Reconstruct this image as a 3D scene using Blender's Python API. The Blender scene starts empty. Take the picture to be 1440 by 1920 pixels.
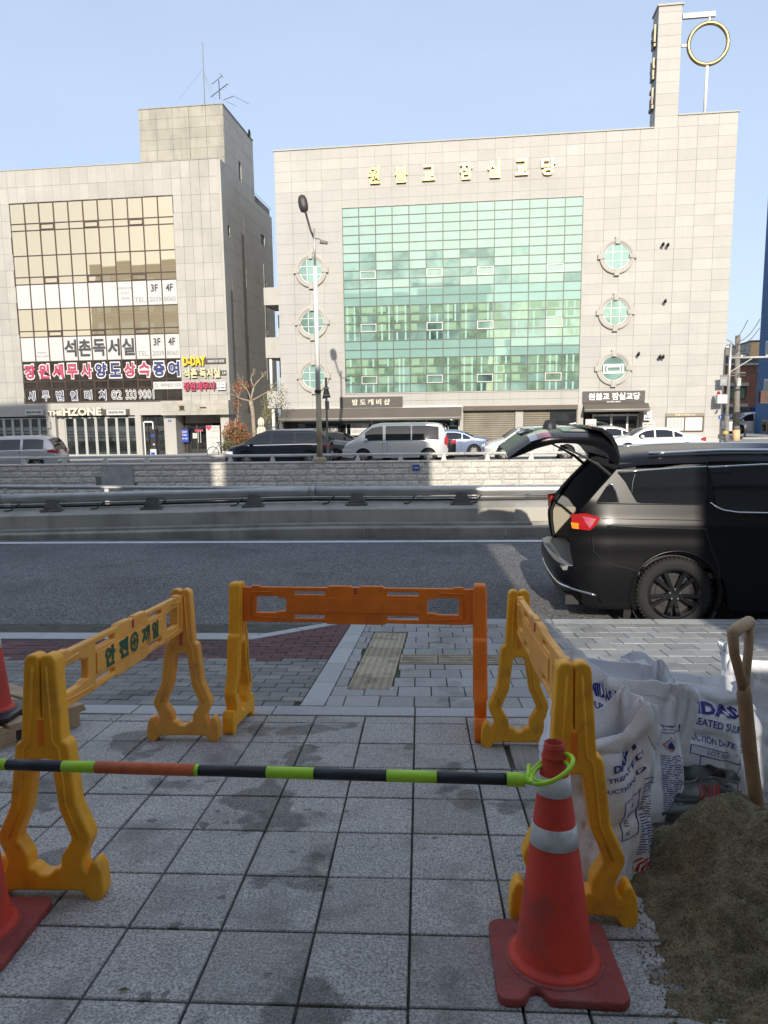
import bpy, bmesh, math, random
from mathutils import Vector, Matrix, noise
random.seed(7)
SC = bpy.context.scene
COL = SC.collection
R = math.radians
# ---------------------------------------------------------------- camera, sky, sun, exposure
EYE = 1.38
YAW, PITCH, ROLL, FPX = R(2.97), R(7.94), R(0.75), 1331.0
camd = bpy.data.cameras.new('camera')
cam = bpy.data.objects.new('camera', camd)
COL.objects.link(cam)
SC.camera = cam
RM = Matrix.Rotation(YAW, 3, 'Z') @ Matrix.Rotation(R(90) - PITCH, 3, 'X') @ Matrix.Rotation(-ROLL, 3, 'Z')
cam.matrix_world = Matrix.Translation((0, 0, EYE)) @ RM.to_4x4()
camd.sensor_fit = 'VERTICAL'
camd.sensor_height = 24.0
camd.lens = 24.0 * FPX / 1920.0
camd.clip_start = 0.05
camd.clip_end = 3000

SUN_EL = R(22)
world = bpy.data.worlds.new('World')
SC.world = world
world.use_nodes = True
wn = world.node_tree
for n in list(wn.nodes):
    wn.nodes.remove(n)
w_out = wn.nodes.new('ShaderNodeOutputWorld')
w_bg = wn.nodes.new('ShaderNodeBackground')
w_sky = wn.nodes.new('ShaderNodeTexSky')
w_sky.sky_type = 'NISHITA'
w_sky.sun_disc = False
w_sky.sun_elevation = SUN_EL
w_sky.sun_rotation = R(180)
w_sky.air_density = 1.0
w_sky.dust_density = 2.0
w_sky.ozone_density = 1.5
# thin high cloud veil mixed over the sky
w_tc = wn.nodes.new('ShaderNodeTexCoord')
w_map = wn.nodes.new('ShaderNodeMapping')
w_map.inputs['Scale'].default_value = (1.0, 1.0, 3.2)
w_noi = wn.nodes.new('ShaderNodeTexNoise')
w_noi.inputs['Scale'].default_value = 2.2
w_noi.inputs['Detail'].default_value = 5
w_noi.inputs['Roughness'].default_value = 0.5
w_rmp = wn.nodes.new('ShaderNodeMapRange')
w_rmp.inputs['From Min'].default_value = 0.38
w_rmp.inputs['From Max'].default_value = 0.72
w_rmp.inputs['To Min'].default_value = 0.60
w_rmp.inputs['To Max'].default_value = 0.80
w_mix = wn.nodes.new('ShaderNodeMix')
w_mix.data_type = 'RGBA'
w_mix.inputs[7].default_value = (3.15, 3.7, 4.75, 1)
wn.links.new(w_tc.outputs['Generated'], w_map.inputs['Vector'])
wn.links.new(w_map.outputs['Vector'], w_noi.inputs['Vector'])
wn.links.new(w_noi.outputs['Fac'], w_rmp.inputs['Value'])
wn.links.new(w_rmp.outputs['Result'], w_mix.inputs[0])
wn.links.new(w_sky.outputs['Color'], w_mix.inputs[6])
wn.links.new(w_mix.outputs[2], w_bg.inputs['Color'])
w_bg.inputs['Strength'].default_value = 0.15
wn.links.new(w_bg.outputs[0], w_out.inputs[0])

sund = bpy.data.lights.new('sun', 'SUN')
sund.energy = 3.9
sund.angle = R(0.53)
sund.color = (1.0, 0.915, 0.79)
sun = bpy.data.objects.new('sun', sund)
COL.objects.link(sun)
ldir = Vector((-0.028, math.cos(SUN_EL), -math.sin(SUN_EL)))
sun.rotation_euler = ldir.to_track_quat('-Z', 'Y').to_euler()
sun.location = (0, -20, 30)
SC.view_settings.view_transform = 'Standard'
SC.view_settings.look = 'None'
SC.view_settings.gamma = 1.0
SC.view_settings.use_curve_mapping = False
SC.view_settings.exposure = 0.50

# ---------------------------------------------------------------- helpers
def ray(px, py):
    return RM @ Vector(((px - 720) / FPX, -(py - 960) / FPX, -1.0))
def at(px, py, Y):
    """world point at distance Y (along +Y) seen at that place"""
    d = ray(px, py)
    return Vector((0, 0, EYE)) + d * (Y / d.y)
SL = 0.10                      # the forecourt and pavement fall towards the road
def gz(y):
    return -SL * y
def gnd(px, py, z0=0.0, s=SL):
    d = ray(px, py)
    return Vector((0, 0, EYE)) + d * ((EYE - z0) / (-(d.z + s * d.y)))

class MB:
    def __init__(self):
        self.v = []; self.f = []; self.m = []
    def add(self, verts, faces, mi=0):
        o = len(self.v)
        self.v += [tuple(p) for p in verts]
        self.f += [tuple(i + o for i in f) for f in faces]
        self.m += [mi] * len(faces)
        return self
    def box(self, x0, x1, y0, y1, z0, z1, mi=0):
        return self.add([(x0,y0,z0),(x1,y0,z0),(x1,y1,z0),(x0,y1,z0),(x0,y0,z1),(x1,y0,z1),(x1,y1,z1),(x0,y1,z1)],
            [(0,3,2,1),(4,5,6,7),(0,1,5,4),(1,2,6,5),(2,3,7,6),(3,0,4,7)], mi)
    def slab(self, x0, x1, y0, y1, z0, z1, b=0.004, mi=0):
        """box with a chamfered top edge (top at z1)"""
        return self.add([(x0,y0,z0),(x1,y0,z0),(x1,y1,z0),(x0,y1,z0),(x0,y0,z1-b),(x1,y0,z1-b),(x1,y1,z1-b),(x0,y1,z1-b),
             (x0+b,y0+b,z1),(x1-b,y0+b,z1),(x1-b,y1-b,z1),(x0+b,y1-b,z1)],
            [(0,1,5,4),(1,2,6,5),(2,3,7,6),(3,0,4,7),(4,5,9,8),(5,6,10,9),(6,7,11,10),(7,4,8,11),(8,9,10,11)], mi)
    def prism(self, poly, axis, d0, d1, mi=0):
        """poly of 2-d points; axis 'y': (x,z) extruded over y; 'x': (y,z) over x; 'z': (x,y) over z"""
        n = len(poly)
        def P(p, d):
            if axis == 'y': return (p[0], d, p[1])
            if axis == 'x': return (d, p[0], p[1])
            return (p[0], p[1], d)
        v = [P(p, d0) for p in poly] + [P(p, d1) for p in poly]
        f = [tuple(range(n)), tuple(range(2*n-1, n-1, -1))]
        f += [(i, (i+1) % n, n + (i+1) % n, n + i) for i in range(n)]
        return self.add(v, f, mi)
    def tube(self, pts, r, n=8, cap=True, mi=0, flat=1.0):
        pts = [Vector(p) for p in pts]
        k = len(pts)
        rs = r if isinstance(r, (list, tuple)) else [r] * k
        vv = []; ff = []
        up = None
        for i, p in enumerate(pts):
            t = (pts[min(i+1, k-1)] - pts[max(i-1, 0)]).normalized()
            if up is None:
                up = Vector((0,0,1)) if abs(t.z) < 0.9 else Vector((0,1,0))
            s = t.cross(up).normalized(); u2 = s.cross(t).normalized(); up = u2
            for j in range(n):
                a = 2*math.pi*j/n
                vv.append(p + s*math.cos(a)*rs[i]*flat + u2*math.sin(a)*rs[i])
        for i in range(k-1):
            for j in range(n):
                ff.append((i*n+j, i*n+(j+1)%n, (i+1)*n+(j+1)%n, (i+1)*n+j))
        if cap:
            ff.append(tuple(range(n-1,-1,-1))); ff.append(tuple((k-1)*n+j for j in range(n)))
        return self.add(vv, ff, mi)
    def lathe(self, prof, n=24, c=(0,0,0), axis='z', mi=0, cap=False):
        vv = []; ff = []
        for (r, h) in prof:
            for j in range(n):
                a = 2*math.pi*j/n
                x, y = r*math.cos(a), r*math.sin(a)
                if axis == 'z': q = (c[0]+x, c[1]+y, c[2]+h)
                elif axis == 'y': q = (c[0]+x, c[1]+h, c[2]+y)
                else: q = (c[0]+h, c[1]+x, c[2]+y)
                vv.append(q)
        for i in range(len(prof)-1):
            for j in range(n):
                ff.append((i*n+j, i*n+(j+1)%n, (i+1)*n+(j+1)%n, (i+1)*n+j))
        if cap:
            ff.append(tuple(range(n))); ff.append(tuple((len(prof)-1)*n+j for j in range(n)))
        return self.add(vv, ff, mi)
    def grid(self, fn, nu, nv, mi=0, closed_u=False):
        vv = []; ff = []
        for i in range(nu+1):
            for j in range(nv+1):
                vv.append(fn(i/nu, j/nv))
        for i in range(nu):
            for j in range(nv):
                ff.append((i*(nv+1)+j, (i+1)*(nv+1)+j, (i+1)*(nv+1)+j+1, i*(nv+1)+j+1))
        return self.add(vv, ff, mi)
    def mesh(self, name='mesh', mats=None, smooth=False):
        me = bpy.data.meshes.new(name)
        me.from_pydata(self.v, [], self.f)
        if mats is not None:
            for m in (mats if isinstance(mats, (list, tuple)) else [mats]):
                me.materials.append(m)
        if isinstance(mats, (list, tuple)) and len(mats) > 1:
            me.polygons.foreach_set('material_index', self.m)
        if smooth:
            me.polygons.foreach_set('use_smooth', [True]*len(me.polygons))
        me.update()
        return me

def fixn(me):
    b = bmesh.new(); b.from_mesh(me)
    bmesh.ops.recalc_face_normals(b, faces=b.faces)
    b.to_mesh(me); b.free()
    return me
def obj(name, me, parent=None, loc=None, rot=None, scale=None, label=None, kind=None):
    o = bpy.data.objects.new(name, me)
    COL.objects.link(o)
    if parent is not None: o.parent = parent
    if loc is not None: o.location = loc
    if rot is not None: o.rotation_euler = rot
    if scale is not None: o.scale = scale
    if label: o['label'] = label
    if kind: o['kind'] = kind
    return o
def part(name, mb, mat, parent=None, smooth=False, fix=True, **kw):
    me = mb.mesh(name, mat, smooth) if isinstance(mb, MB) else mb
    if not isinstance(mb, MB) and mat is not None and not me.materials:
        me.materials.append(mat)
    if fix: fixn(me)
    return obj(name, me, parent, **kw)
def tag(o, label, cat, group=None):
    o['label'] = label; o['category'] = cat
    if group: o['group'] = group
    return o
def thing(name, label, cat, loc=(0,0,0), rz=0.0, group=None):
    o = bpy.data.objects.new(name, None)
    o.empty_display_size = 0.2
    COL.objects.link(o)
    o.location = loc; o.rotation_euler = (0, 0, rz)
    return tag(o, label, cat, group)
def struct(name, mb, mat, parent=None, **kw):
    o = part(name, mb, mat, parent, **kw)
    o['kind'] = 'structure'
    return o
def dup(root, loc=None, rot=None, label=None, group=None):
    r = root.copy(); COL.objects.link(r)
    if loc is not None: r.location = loc
    if rot is not None: r.rotation_euler = rot
    if label: r['label'] = label
    if group: r['group'] = group
    for ch in list(root.children):
        c = ch.copy(); COL.objects.link(c); c.parent = r
        for g in list(ch.children):
            d = g.copy(); COL.objects.link(d); d.parent = c
    return r
def bevel(o, w=0.004, seg=2, ang=35):
    m = o.modifiers.new('bevel', 'BEVEL'); m.width = w; m.segments = seg
    m.limit_method = 'ANGLE'; m.angle_limit = R(ang)
    return o
def smooth_by(me, ang=40):
    me.polygons.foreach_set('use_smooth', [True]*len(me.polygons))
    b = bmesh.new(); b.from_mesh(me)
    for e in b.edges:
        if len(e.link_faces) == 2:
            e.smooth = e.calc_face_angle(0) < R(ang)
    b.to_mesh(me); b.free()
    return me
def curve_mesh(cu):
    o = bpy.data.objects.new('tmp', cu)
    me = bpy.data.meshes.new_from_object(o)
    bpy.data.objects.remove(o)
    bpy.data.curves.remove(cu)
    return me
def shape(loops, ext, bev=0.0, res=2):
    """filled 2-d outline with holes, thickness 2*ext (+bevel), rounded edges"""
    cu = bpy.data.curves.new('tmp', 'CURVE')
    cu.dimensions = '2D'; cu.fill_mode = 'BOTH'
    for lp in loops:
        sp = cu.splines.new('POLY')
        sp.points.add(len(lp) - 1)
        for i, (x, y) in enumerate(lp):
            sp.points[i].co = (x, y, 0, 1)
        sp.use_cyclic_u = True
    cu.extrude = ext; cu.bevel_depth = bev; cu.bevel_resolution = res
    return curve_mesh(cu)
def roundpoly(pts, r=0.01, n=3):
    out = []
    k = len(pts)
    for i in range(k):
        p = Vector(pts[i]); a = Vector(pts[i-1]); b = Vector(pts[(i+1) % k])
        rr = min(r, (a-p).length*0.45, (b-p).length*0.45)
        p0 = p + (a-p).normalized()*rr; p1 = p + (b-p).normalized()*rr
        for j in range(n+1):
            t = j/n
            q = p0*(1-t)**2 + p*2*t*(1-t) + p1*t*t
            out.append((q.x, q.y))
    return out
_tc = {}
def text_raw(body, bold=0.0, ext=0.0, space=1.0):
    key = (body, bold, ext, space)
    if key not in _tc:
        cu = bpy.data.curves.new('tmp', 'FONT')
        cu.body = body; cu.size = 1.0; cu.offset = bold; cu.extrude = ext
        cu.space_character = space; cu.resolution_u = 2
        me = curve_mesh(cu)
        _tc[key] = ([tuple(v.co) for v in me.vertices], [tuple(p.vertices) for p in me.polygons])
        bpy.data.meshes.remove(me)
    return _tc[key]
def text_on(body, x0, x1, z0, z1, fn, bold=0.0, ext=0.0, space=1.0, mb=None):
    """text stretched to the box x0..x1, z0..z1 and mapped by fn(x, z, d) -> point; d is the height above the surface"""
    vs, fs = text_raw(body, bold, 1.0 if ext else 0.0, space)
    xs = [v[0] for v in vs]; ys = [v[1] for v in vs]
    ax, bx, ay, by = min(xs), max(xs), min(ys), max(ys)
    if by - ay < 1e-6: by = ay + 1
    mb = mb or MB()
    mb.add([fn(x0 + (v[0]-ax)/(bx-ax)*(x1-x0), z0 + (v[1]-ay)/(by-ay)*(z1-z0), (v[2]+1)*0.5*ext if ext else 0.0) for v in vs], fs)
    return mb

# ---------------------------------------------------------------- materials
def new_mat(name):
    m = bpy.data.materials.new(name); m.use_nodes = True
    nt = m.node_tree
    return m, nt, nt.nodes['Principled BSDF']
def mat(name, col, rough=0.7, metal=0.0, var=0.0, vscale=3.0, stain=0.0, sscale=0.8, stain_col=None,
        bump=0.0, bscale=60.0, spec=0.5, coat=0.0, obj_var=0.0, grain=0.0, gscale=300.0, streak=0.0, trans=0.0, sub=0.0, blot=0.0, blscale=2.0):
    m, nt, b = new_mat(name)
    L = nt.links
    tc = nt.nodes.new('ShaderNodeTexCoord')
    def mixc(fac, c1, c2, mode='MIX'):
        n = nt.nodes.new('ShaderNodeMix'); n.data_type = 'RGBA'; n.blend_type = mode
        if isinstance(fac, float): n.inputs[0].default_value = fac
        else: L.new(fac, n.inputs[0])
        for i, c in ((6, c1), (7, c2)):
            if isinstance(c, tuple): n.inputs[i].default_value = c if len(c) == 4 else (*c, 1)
            else: L.new(c, n.inputs[i])
        return n.outputs[2]
    def noi(sc, det=4, ro=0.55, vec=None):
        n = nt.nodes.new('ShaderNodeTexNoise')
        n.inputs['Scale'].default_value = sc; n.inputs['Detail'].default_value = det; n.inputs['Roughness'].default_value = ro
        L.new(vec if vec is not None else geo_v, n.inputs['Vector'])
        return n.outputs['Fac']
    def rng(x, a, b_, c=0.0, d=1.0):
        n = nt.nodes.new('ShaderNodeMapRange')
        n.inputs['From Min'].default_value = a; n.inputs['From Max'].default_value = b_
        n.inputs['To Min'].default_value = c; n.inputs['To Max'].default_value = d
        L.new(x, n.inputs['Value']); return n.outputs['Result']
    geo = nt.nodes.new('ShaderNodeNewGeometry')
    geo_v = geo.outputs['Position']
    cur = (*col, 1)
    if var:
        f = rng(noi(vscale, 5), 0.3, 0.7)
        cur = mixc(f, tuple(c*(1-var) for c in col)+(1,), tuple(min(1, c*(1+var)) for c in col)+(1,))
    if grain:
        f = rng(noi(gscale, 2, 0.7), 0.35, 0.65)
        g = mixc(f, (1-grain,)*3+(1,), (1+grain,)*3+(1,))
        cur = mixc(1.0, cur, g, 'MULTIPLY')
    if stain:
        sc = stain_col or tuple(c*0.45 for c in col)
        f = rng(noi(sscale, 6, 0.6), 0.52, 0.7, 0.0, stain)
        cur = mixc(f, cur, (*sc, 1))
    if streak:
        mp = nt.nodes.new('ShaderNodeMapping'); mp.inputs['Scale'].default_value = (1, 1, 0.08)
        L.new(geo_v, mp.inputs['Vector'])
        f = rng(noi(4.0, 5, 0.6, mp.outputs['Vector']), 0.5, 0.75, 0.0, streak)
        cur = mixc(f, cur, tuple(c*0.5 for c in col)+(1,))
    if blot:      # hard edged damp patches and old gum spots
        f = rng(noi(blscale, 3, 0.5), 0.585, 0.615, 0.0, blot)
        cur = mixc(f, cur, mixc(1.0, cur, (0.42, 0.42, 0.40), 'MULTIPLY'))
        f = rng(noi(blscale*4.3, 2, 0.5), 0.70, 0.72, 0.0, blot)
        cur = mixc(f, cur, mixc(1.0, cur, (0.35, 0.35, 0.34), 'MULTIPLY'))
    if obj_var:
        oi = nt.nodes.new('ShaderNodeObjectInfo')
        f = rng(oi.outputs['Random'], 0, 1, 1-obj_var, 1+obj_var)
        cc = nt.nodes.new('ShaderNodeCombineColor')
        for i in range(3): L.new(f, cc.inputs[i])
        cur = mixc(1.0, cur, cc.outputs[0], 'MULTIPLY')
    if isinstance(cur, tuple): b.inputs['Base Color'].default_value = cur
    else: L.new(cur, b.inputs['Base Color'])
    b.inputs['Roughness'].default_value = rough
    b.inputs['Metallic'].default_value = metal
    b.inputs['Specular IOR Level'].default_value = spec
    if coat:
        b.inputs['Coat Weight'].default_value = coat; b.inputs['Coat Roughness'].default_value = 0.04
    if trans: b.inputs['Transmission Weight'].default_value = trans
    if sub:
        b.inputs['Subsurface Weight'].default_value = sub
        b.inputs['Subsurface Radius'].default_value = (0.02, 0.015, 0.01)
    if bump:
        bn = nt.nodes.new('ShaderNodeBump'); bn.inputs['Strength'].default_value = bump
        bn.inputs['Distance'].default_value = 0.02
        L.new(noi(bscale, 4, 0.6), bn.inputs['Height'])
        L.new(bn.outputs[0], b.inputs['Normal'])
    return m
def glassy(name, dif, tint, fac, rough=0.02, var=0.0, wob=0.0, vscale=1.5):
    """window pane seen from outside: what shows through it (dif) under its reflection (tint)"""
    m, nt, b = new_mat(name)
    nt.nodes.remove(b)
    L = nt.links
    out = nt.nodes['Material Output']
    d = nt.nodes.new('ShaderNodeBsdfDiffuse'); g = nt.nodes.new('ShaderNodeBsdfGlossy')
    g.inputs['Color'].default_value = (*tint, 1); g.inputs['Roughness'].default_value = rough
    d.inputs['Color'].default_value = (*dif, 1)
    geo = nt.nodes.new('ShaderNodeNewGeometry')
    if var:
        n = nt.nodes.new('ShaderNodeTexNoise'); n.inputs['Scale'].default_value = vscale; n.inputs['Detail'].default_value = 3
        L.new(geo.outputs['Position'], n.inputs['Vector'])
        mx = nt.nodes.new('ShaderNodeMix'); mx.data_type = 'RGBA'
        mr = nt.nodes.new('ShaderNodeMapRange'); mr.inputs['From Min'].default_value = 0.35; mr.inputs['From Max'].default_value = 0.65
        L.new(n.outputs['Fac'], mr.inputs['Value']); L.new(mr.outputs[0], mx.inputs[0])
        mx.inputs[6].default_value = (*[c*(1-var) for c in dif], 1); mx.inputs[7].default_value = (*[c*(1+var) for c in dif], 1)
        L.new(mx.outputs[2], d.inputs['Color'])
    if wob:
        n2 = nt.nodes.new('ShaderNodeTexNoise'); n2.inputs['Scale'].default_value = 1.3; n2.inputs['Detail'].default_value = 1
        L.new(geo.outputs['Position'], n2.inputs['Vector'])
        bp = nt.nodes.new('ShaderNodeBump'); bp.inputs['Strength'].default_value = wob; bp.inputs['Distance'].default_value = 0.02
        L.new(n2.outputs['Fac'], bp.inputs['Height']); L.new(bp.outputs[0], g.inputs['Normal'])
    ms = nt.nodes.new('ShaderNodeMixShader')
    fr = nt.nodes.new('ShaderNodeLayerWeight'); fr.inputs['Blend'].default_value = 0.25
    mr2 = nt.nodes.new('ShaderNodeMapRange'); mr2.inputs['To Min'].default_value = fac; mr2.inputs['To Max'].default_value = 1.0
    L.new(fr.outputs['Fresnel'], mr2.inputs['Value']); L.new(mr2.outputs[0], ms.inputs[0])
    L.new(d.outputs[0], ms.inputs[1]); L.new(g.outputs[0], ms.inputs[2])
    L.new(ms.outputs[0], out.inputs['Surface'])
    return m

M = {}
M['granite_tile'] = mat('granite_tile', (0.375,0.365,0.345), 0.7, grain=0.55, gscale=130, stain=0.75, sscale=3.2, stain_col=(0.17,0.165,0.15), blot=0.85, blscale=2.3, obj_var=0.08, bump=0.35, bscale=120, var=0.08, vscale=3)
M['granite_dark'] = mat('granite_dark', (0.325,0.315,0.29), 0.8, grain=0.45, gscale=140, stain=0.9, sscale=4.2, stain_col=(0.12,0.12,0.105), blot=0.7, blscale=2.3, obj_var=0.12, bump=0.35, bscale=120)
M['granite_kerb'] = mat('granite_kerb', (0.41,0.42,0.42), 0.75, grain=0.25, gscale=200, stain=0.4, sscale=1.5, obj_var=0.08, bump=0.2, bscale=140)
M['grout'] = mat('grout', (0.075,0.078,0.062), 0.95, var=0.4, vscale=9, bump=0.4, bscale=90)
M['paver'] = mat('paver', (0.34,0.34,0.325), 0.85, blot=0.35, blscale=1.6, grain=0.3, gscale=190, stain=0.5, sscale=1.7, obj_var=0.14, bump=0.3, bscale=130)
M['brick_grey'] = mat('brick_grey', (0.225,0.225,0.21), 0.85, grain=0.3, gscale=200, stain=0.6, sscale=1.9, obj_var=0.22, bump=0.3, bscale=130)
M['brick_red'] = mat('brick_red', (0.125,0.055,0.056), 0.85, grain=0.3, gscale=200, stain=0.6, sscale=1.9, stain_col=(0.06,0.05,0.05), obj_var=0.2, bump=0.3, bscale=130)
M['tactile'] = mat('tactile', (0.46,0.40,0.28), 0.85, grain=0.25, gscale=180, stain=0.85, sscale=5, stain_col=(0.17,0.15,0.11), obj_var=0.1, bump=0.3)
M['tactile_dirty'] = mat('tactile_dirty', (0.34,0.29,0.20), 0.85, grain=0.25, gscale=180, stain=0.85, sscale=6, stain_col=(0.13,0.12,0.10), obj_var=0.1, bump=0.3)
M['asphalt'] = mat('asphalt', (0.15,0.147,0.146), 0.85, grain=0.9, gscale=55, var=0.13, vscale=0.7, stain=0.45, sscale=0.6, blot=0.25, blscale=0.9, streak=.15, bump=0.7, bscale=70)
M['asphalt_dark'] = mat('asphalt_dark', (0.04,0.042,0.046), 0.9, grain=0.5, gscale=90, var=0.2, vscale=3, bump=0.8, bscale=60)
M['concrete'] = mat('concrete', (0.40,0.38,0.33), 0.9, var=0.15, vscale=1.2, stain=0.5, sscale=0.9, streak=0.5, grain=0.12, gscale=150, bump=0.25, bscale=60)
M['concrete_dark'] = mat('concrete_dark', (0.32,0.305,0.26), 0.9, var=0.2, vscale=1.5, stain=0.6, sscale=1.1, streak=0.6, grain=0.12, gscale=150, bump=0.25, bscale=60)
M['concrete_light'] = mat('concrete_light', (0.34,0.34,0.33), 0.9, var=0.15, vscale=2, stain=0.4, sscale=1.5, grain=0.15, gscale=150, bump=0.2, bscale=60)
M['white_line'] = mat('white_line', (0.72,0.72,0.70), 0.7, stain=0.5, sscale=3, grain=0.1)
M['yellow_line'] = mat('yellow_line', (0.55,0.36,0.08), 0.7, stain=0.6, sscale=6)
M['stone_block'] = mat('stone_block', (0.52,0.495,0.445), 0.9, var=0.12, vscale=2, obj_var=0.08, stain=0.3, sscale=0.8, bump=0.6, bscale=14)
M['steel_rail'] = mat('steel_rail', (0.44,0.435,0.42), 0.42, 0.75, var=0.12, vscale=3, stain=0.25, sscale=2)
M['rail_post'] = mat('rail_post', (0.17,0.17,0.16), 0.8, 0.3, var=0.25, vscale=8, stain=0.4, sscale=5)
M['rail_pale'] = mat('rail_pale', (0.55,0.54,0.50), 0.6, 0.2, var=0.1, vscale=4, stain=0.3, sscale=3)
M['panel'] = mat('panel', (0.405,0.395,0.368), 0.72, var=0.04, vscale=0.5, obj_var=0.05, grain=0.07, gscale=25, stain=0.12, sscale=0.35, streak=0.10)
M['panel_joint'] = mat('panel_joint', (0.20,0.19,0.17), 0.9)
M['panel_left'] = mat('panel_left', (0.385,0.372,0.34), 0.75, var=0.06, vscale=0.6, obj_var=0.075, grain=0.07, gscale=25, stain=0.2, sscale=0.4, streak=0.15)
M['side_stone'] = mat('side_stone', (0.42,0.405,0.365), 0.85, var=0.12, vscale=0.5, stain=0.35, sscale=0.5, streak=0.2, grain=0.06, gscale=20)
M['penthouse'] = mat('penthouse', (0.33,0.315,0.27), 0.85, var=0.12, vscale=0.7, stain=0.45, sscale=0.6, obj_var=0.06, streak=0.6, stain_col=(0.14,0.135,0.115))
M['trim'] = mat('trim', (0.39,0.375,0.34), 0.7, var=0.08, vscale=1, streak=0.2)
M['frame_brown'] = mat('frame_brown', (0.07,0.045,0.038), 0.5, 0.3)
M['frame_green'] = mat('frame_green', (0.075,0.085,0.075), 0.5, 0.4)
M['frame_pale'] = mat('frame_pale', (0.42,0.43,0.40), 0.45, 0.2)
M['frame_silver'] = mat('frame_silver', (0.50,0.50,0.48), 0.4, 0.6, var=0.1)
M['white'] = mat('white', (0.66,0.66,0.64), 0.5, var=0.03)
M['white_film'] = mat('white_film', (0.52,0.515,0.50), 0.35, var=0.03, obj_var=0.02)
M['black'] = mat('black', (0.02,0.02,0.022), 0.5)
M['black_gloss'] = mat('black_gloss', (0.012,0.012,0.014), 0.12)
M['rubber'] = mat('rubber', (0.012,0.012,0.012), 0.85, var=0.2, vscale=30)
M['dark'] = mat('dark', (0.03,0.03,0.03), 0.8)
M['interior'] = mat('interior', (0.07,0.068,0.062), 0.9, var=0.5, vscale=1.2)
M['shutter'] = mat('shutter', (0.24,0.215,0.17), 0.6, 0.3, var=0.15, vscale=1.0, stain=0.3)
M['gold'] = mat('gold', (0.50,0.34,0.12), 0.42, 0.9, stain=.8, sscale=3, stain_col=(.22,.2,.15), var=0.2, vscale=8)
M['ring_gold'] = mat('ring_gold', (0.42,0.33,0.15), 0.38, 0.8, var=0.3, vscale=2.5, stain=0.4, sscale=1.5)
M['awning'] = mat('awning', (0.125,0.105,0.085), 0.85, var=0.08, vscale=1)
M['sign_dark'] = mat('sign_dark', (0.07,0.062,0.056), 0.55, var=0.1)
M['navy'] = mat('navy', (0.03,0.04,0.14), 0.5)
M['blue_sign'] = mat('blue_sign', (0.03,0.07,0.36), 0.4)
M['red_sign'] = mat('red_sign', (0.48,0.05,0.12), 0.45)
M['crimson'] = mat('crimson', (0.38,0.05,0.10), 0.45)
M['yellow_sign'] = mat('yellow_sign', (0.85,0.55,0.03), 0.4)
M['cream_sign'] = mat('cream_sign', (0.62,0.58,0.36), 0.45)
M['text_dark'] = mat('text_dark', (0.05,0.05,0.055), 0.5)
M['text_grey'] = mat('text_grey', (0.25,0.26,0.27), 0.5)
M['bronze'] = mat('bronze', (0.10,0.075,0.045), 0.4, 0.6)
M['plastic_yellow'] = mat('plastic_yellow', (0.93,0.43,0.015), 0.5, var=0.10, vscale=5, stain=0.55, sscale=9, streak=.25, stain_col=(0.42,0.19,0.03), bump=0.12, bscale=50, sub=0.1)
M['plastic_orange'] = mat('plastic_orange', (0.93,0.22,0.012), 0.45, var=0.12, vscale=5, stain=0.5, sscale=9, streak=.25, stain_col=(0.45,0.12,0.02), bump=0.1, bscale=50, sub=0.1)
M['plastic_light'] = mat('plastic_light', (0.93,0.43,0.07), 0.48, var=0.10, vscale=5, stain=0.5, sscale=9, streak=.25, stain_col=(0.5,0.22,0.06), bump=0.1, bscale=50, sub=0.1)  # paler copy of the yellow, with back light put into its colour
M['cone_red'] = mat('cone_red', (0.58,0.042,0.018), 0.62, var=0.15, vscale=6, stain=0.7, sscale=8, stain_col=(0.25,0.05,0.04), streak=.3, bump=0.15, bscale=70)
M['cone_base'] = mat('cone_base', (0.30,0.055,0.045), 0.7, var=0.25, vscale=7, stain=0.6, sscale=6, stain_col=(0.22,0.11,0.10), bump=0.4, bscale=90)
M['reflect_tape'] = mat('reflect_tape', (0.60,0.60,0.60), 0.45, 0.0, var=0.15, vscale=12, stain=0.6, sscale=14, stain_col=(.32,.31,.30))
M['lime'] = mat('lime', (0.42,0.72,0.03), 0.4, var=0.06, vscale=8)
M['tape_orange'] = mat('tape_orange', (0.62,0.13,0.04), 0.55, var=0.2, vscale=20, stain=0.5, sscale=16)
M['bar_black'] = mat('bar_black', (0.018,0.02,0.028), 0.45)
M['green_print'] = mat('green_print', (0.01,0.10,0.05), 0.5)
M['bag'] = mat('bag', (0.84,0.86,0.90), 0.36, var=0.05, vscale=5, stain=0.4, sscale=6, stain_col=(0.48,0.46,0.42), bump=0.25, bscale=160, sub=0.0)
M['bag_print'] = mat('bag_print', (0.035,0.04,0.26), 0.5)
M['bag_red'] = mat('bag_red', (0.45,0.04,0.04), 0.5)
M['plastic_dark'] = mat('plastic_dark', (0.12,0.13,0.12), 0.35, var=0.3, vscale=6)
M['sand'] = mat('sand', (0.25,0.205,0.12), 0.95, grain=0.4, gscale=170, var=0.4, vscale=14, stain=0.6, sscale=4, stain_col=(0.15,0.125,0.075), bump=1.0, bscale=110)
M['wood_handle'] = mat('wood_handle', (0.30,0.19,0.10), 0.6, var=0.25, vscale=14, streak=0.5, bump=0.15, bscale=80)
M['wood_pale'] = mat('wood_pale', (0.42,0.30,0.18), 0.75, var=0.2, vscale=9, streak=0.3, stain=0.5, sscale=5, bump=0.3, bscale=70)
M['lamp_pole'] = mat('lamp_pole', (0.70,0.69,0.65), 0.5, 0.0, var=0.08, vscale=1)
M['rust_pole'] = mat('rust_pole', (0.42,0.36,0.24), 0.7, 0.1, var=0.2, vscale=1.5, stain=0.7, sscale=2.2, stain_col=(0.24,0.12,0.04), streak=0.6)
M['lamp_head'] = mat('lamp_head', (0.035,0.03,0.03), 0.5)
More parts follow.
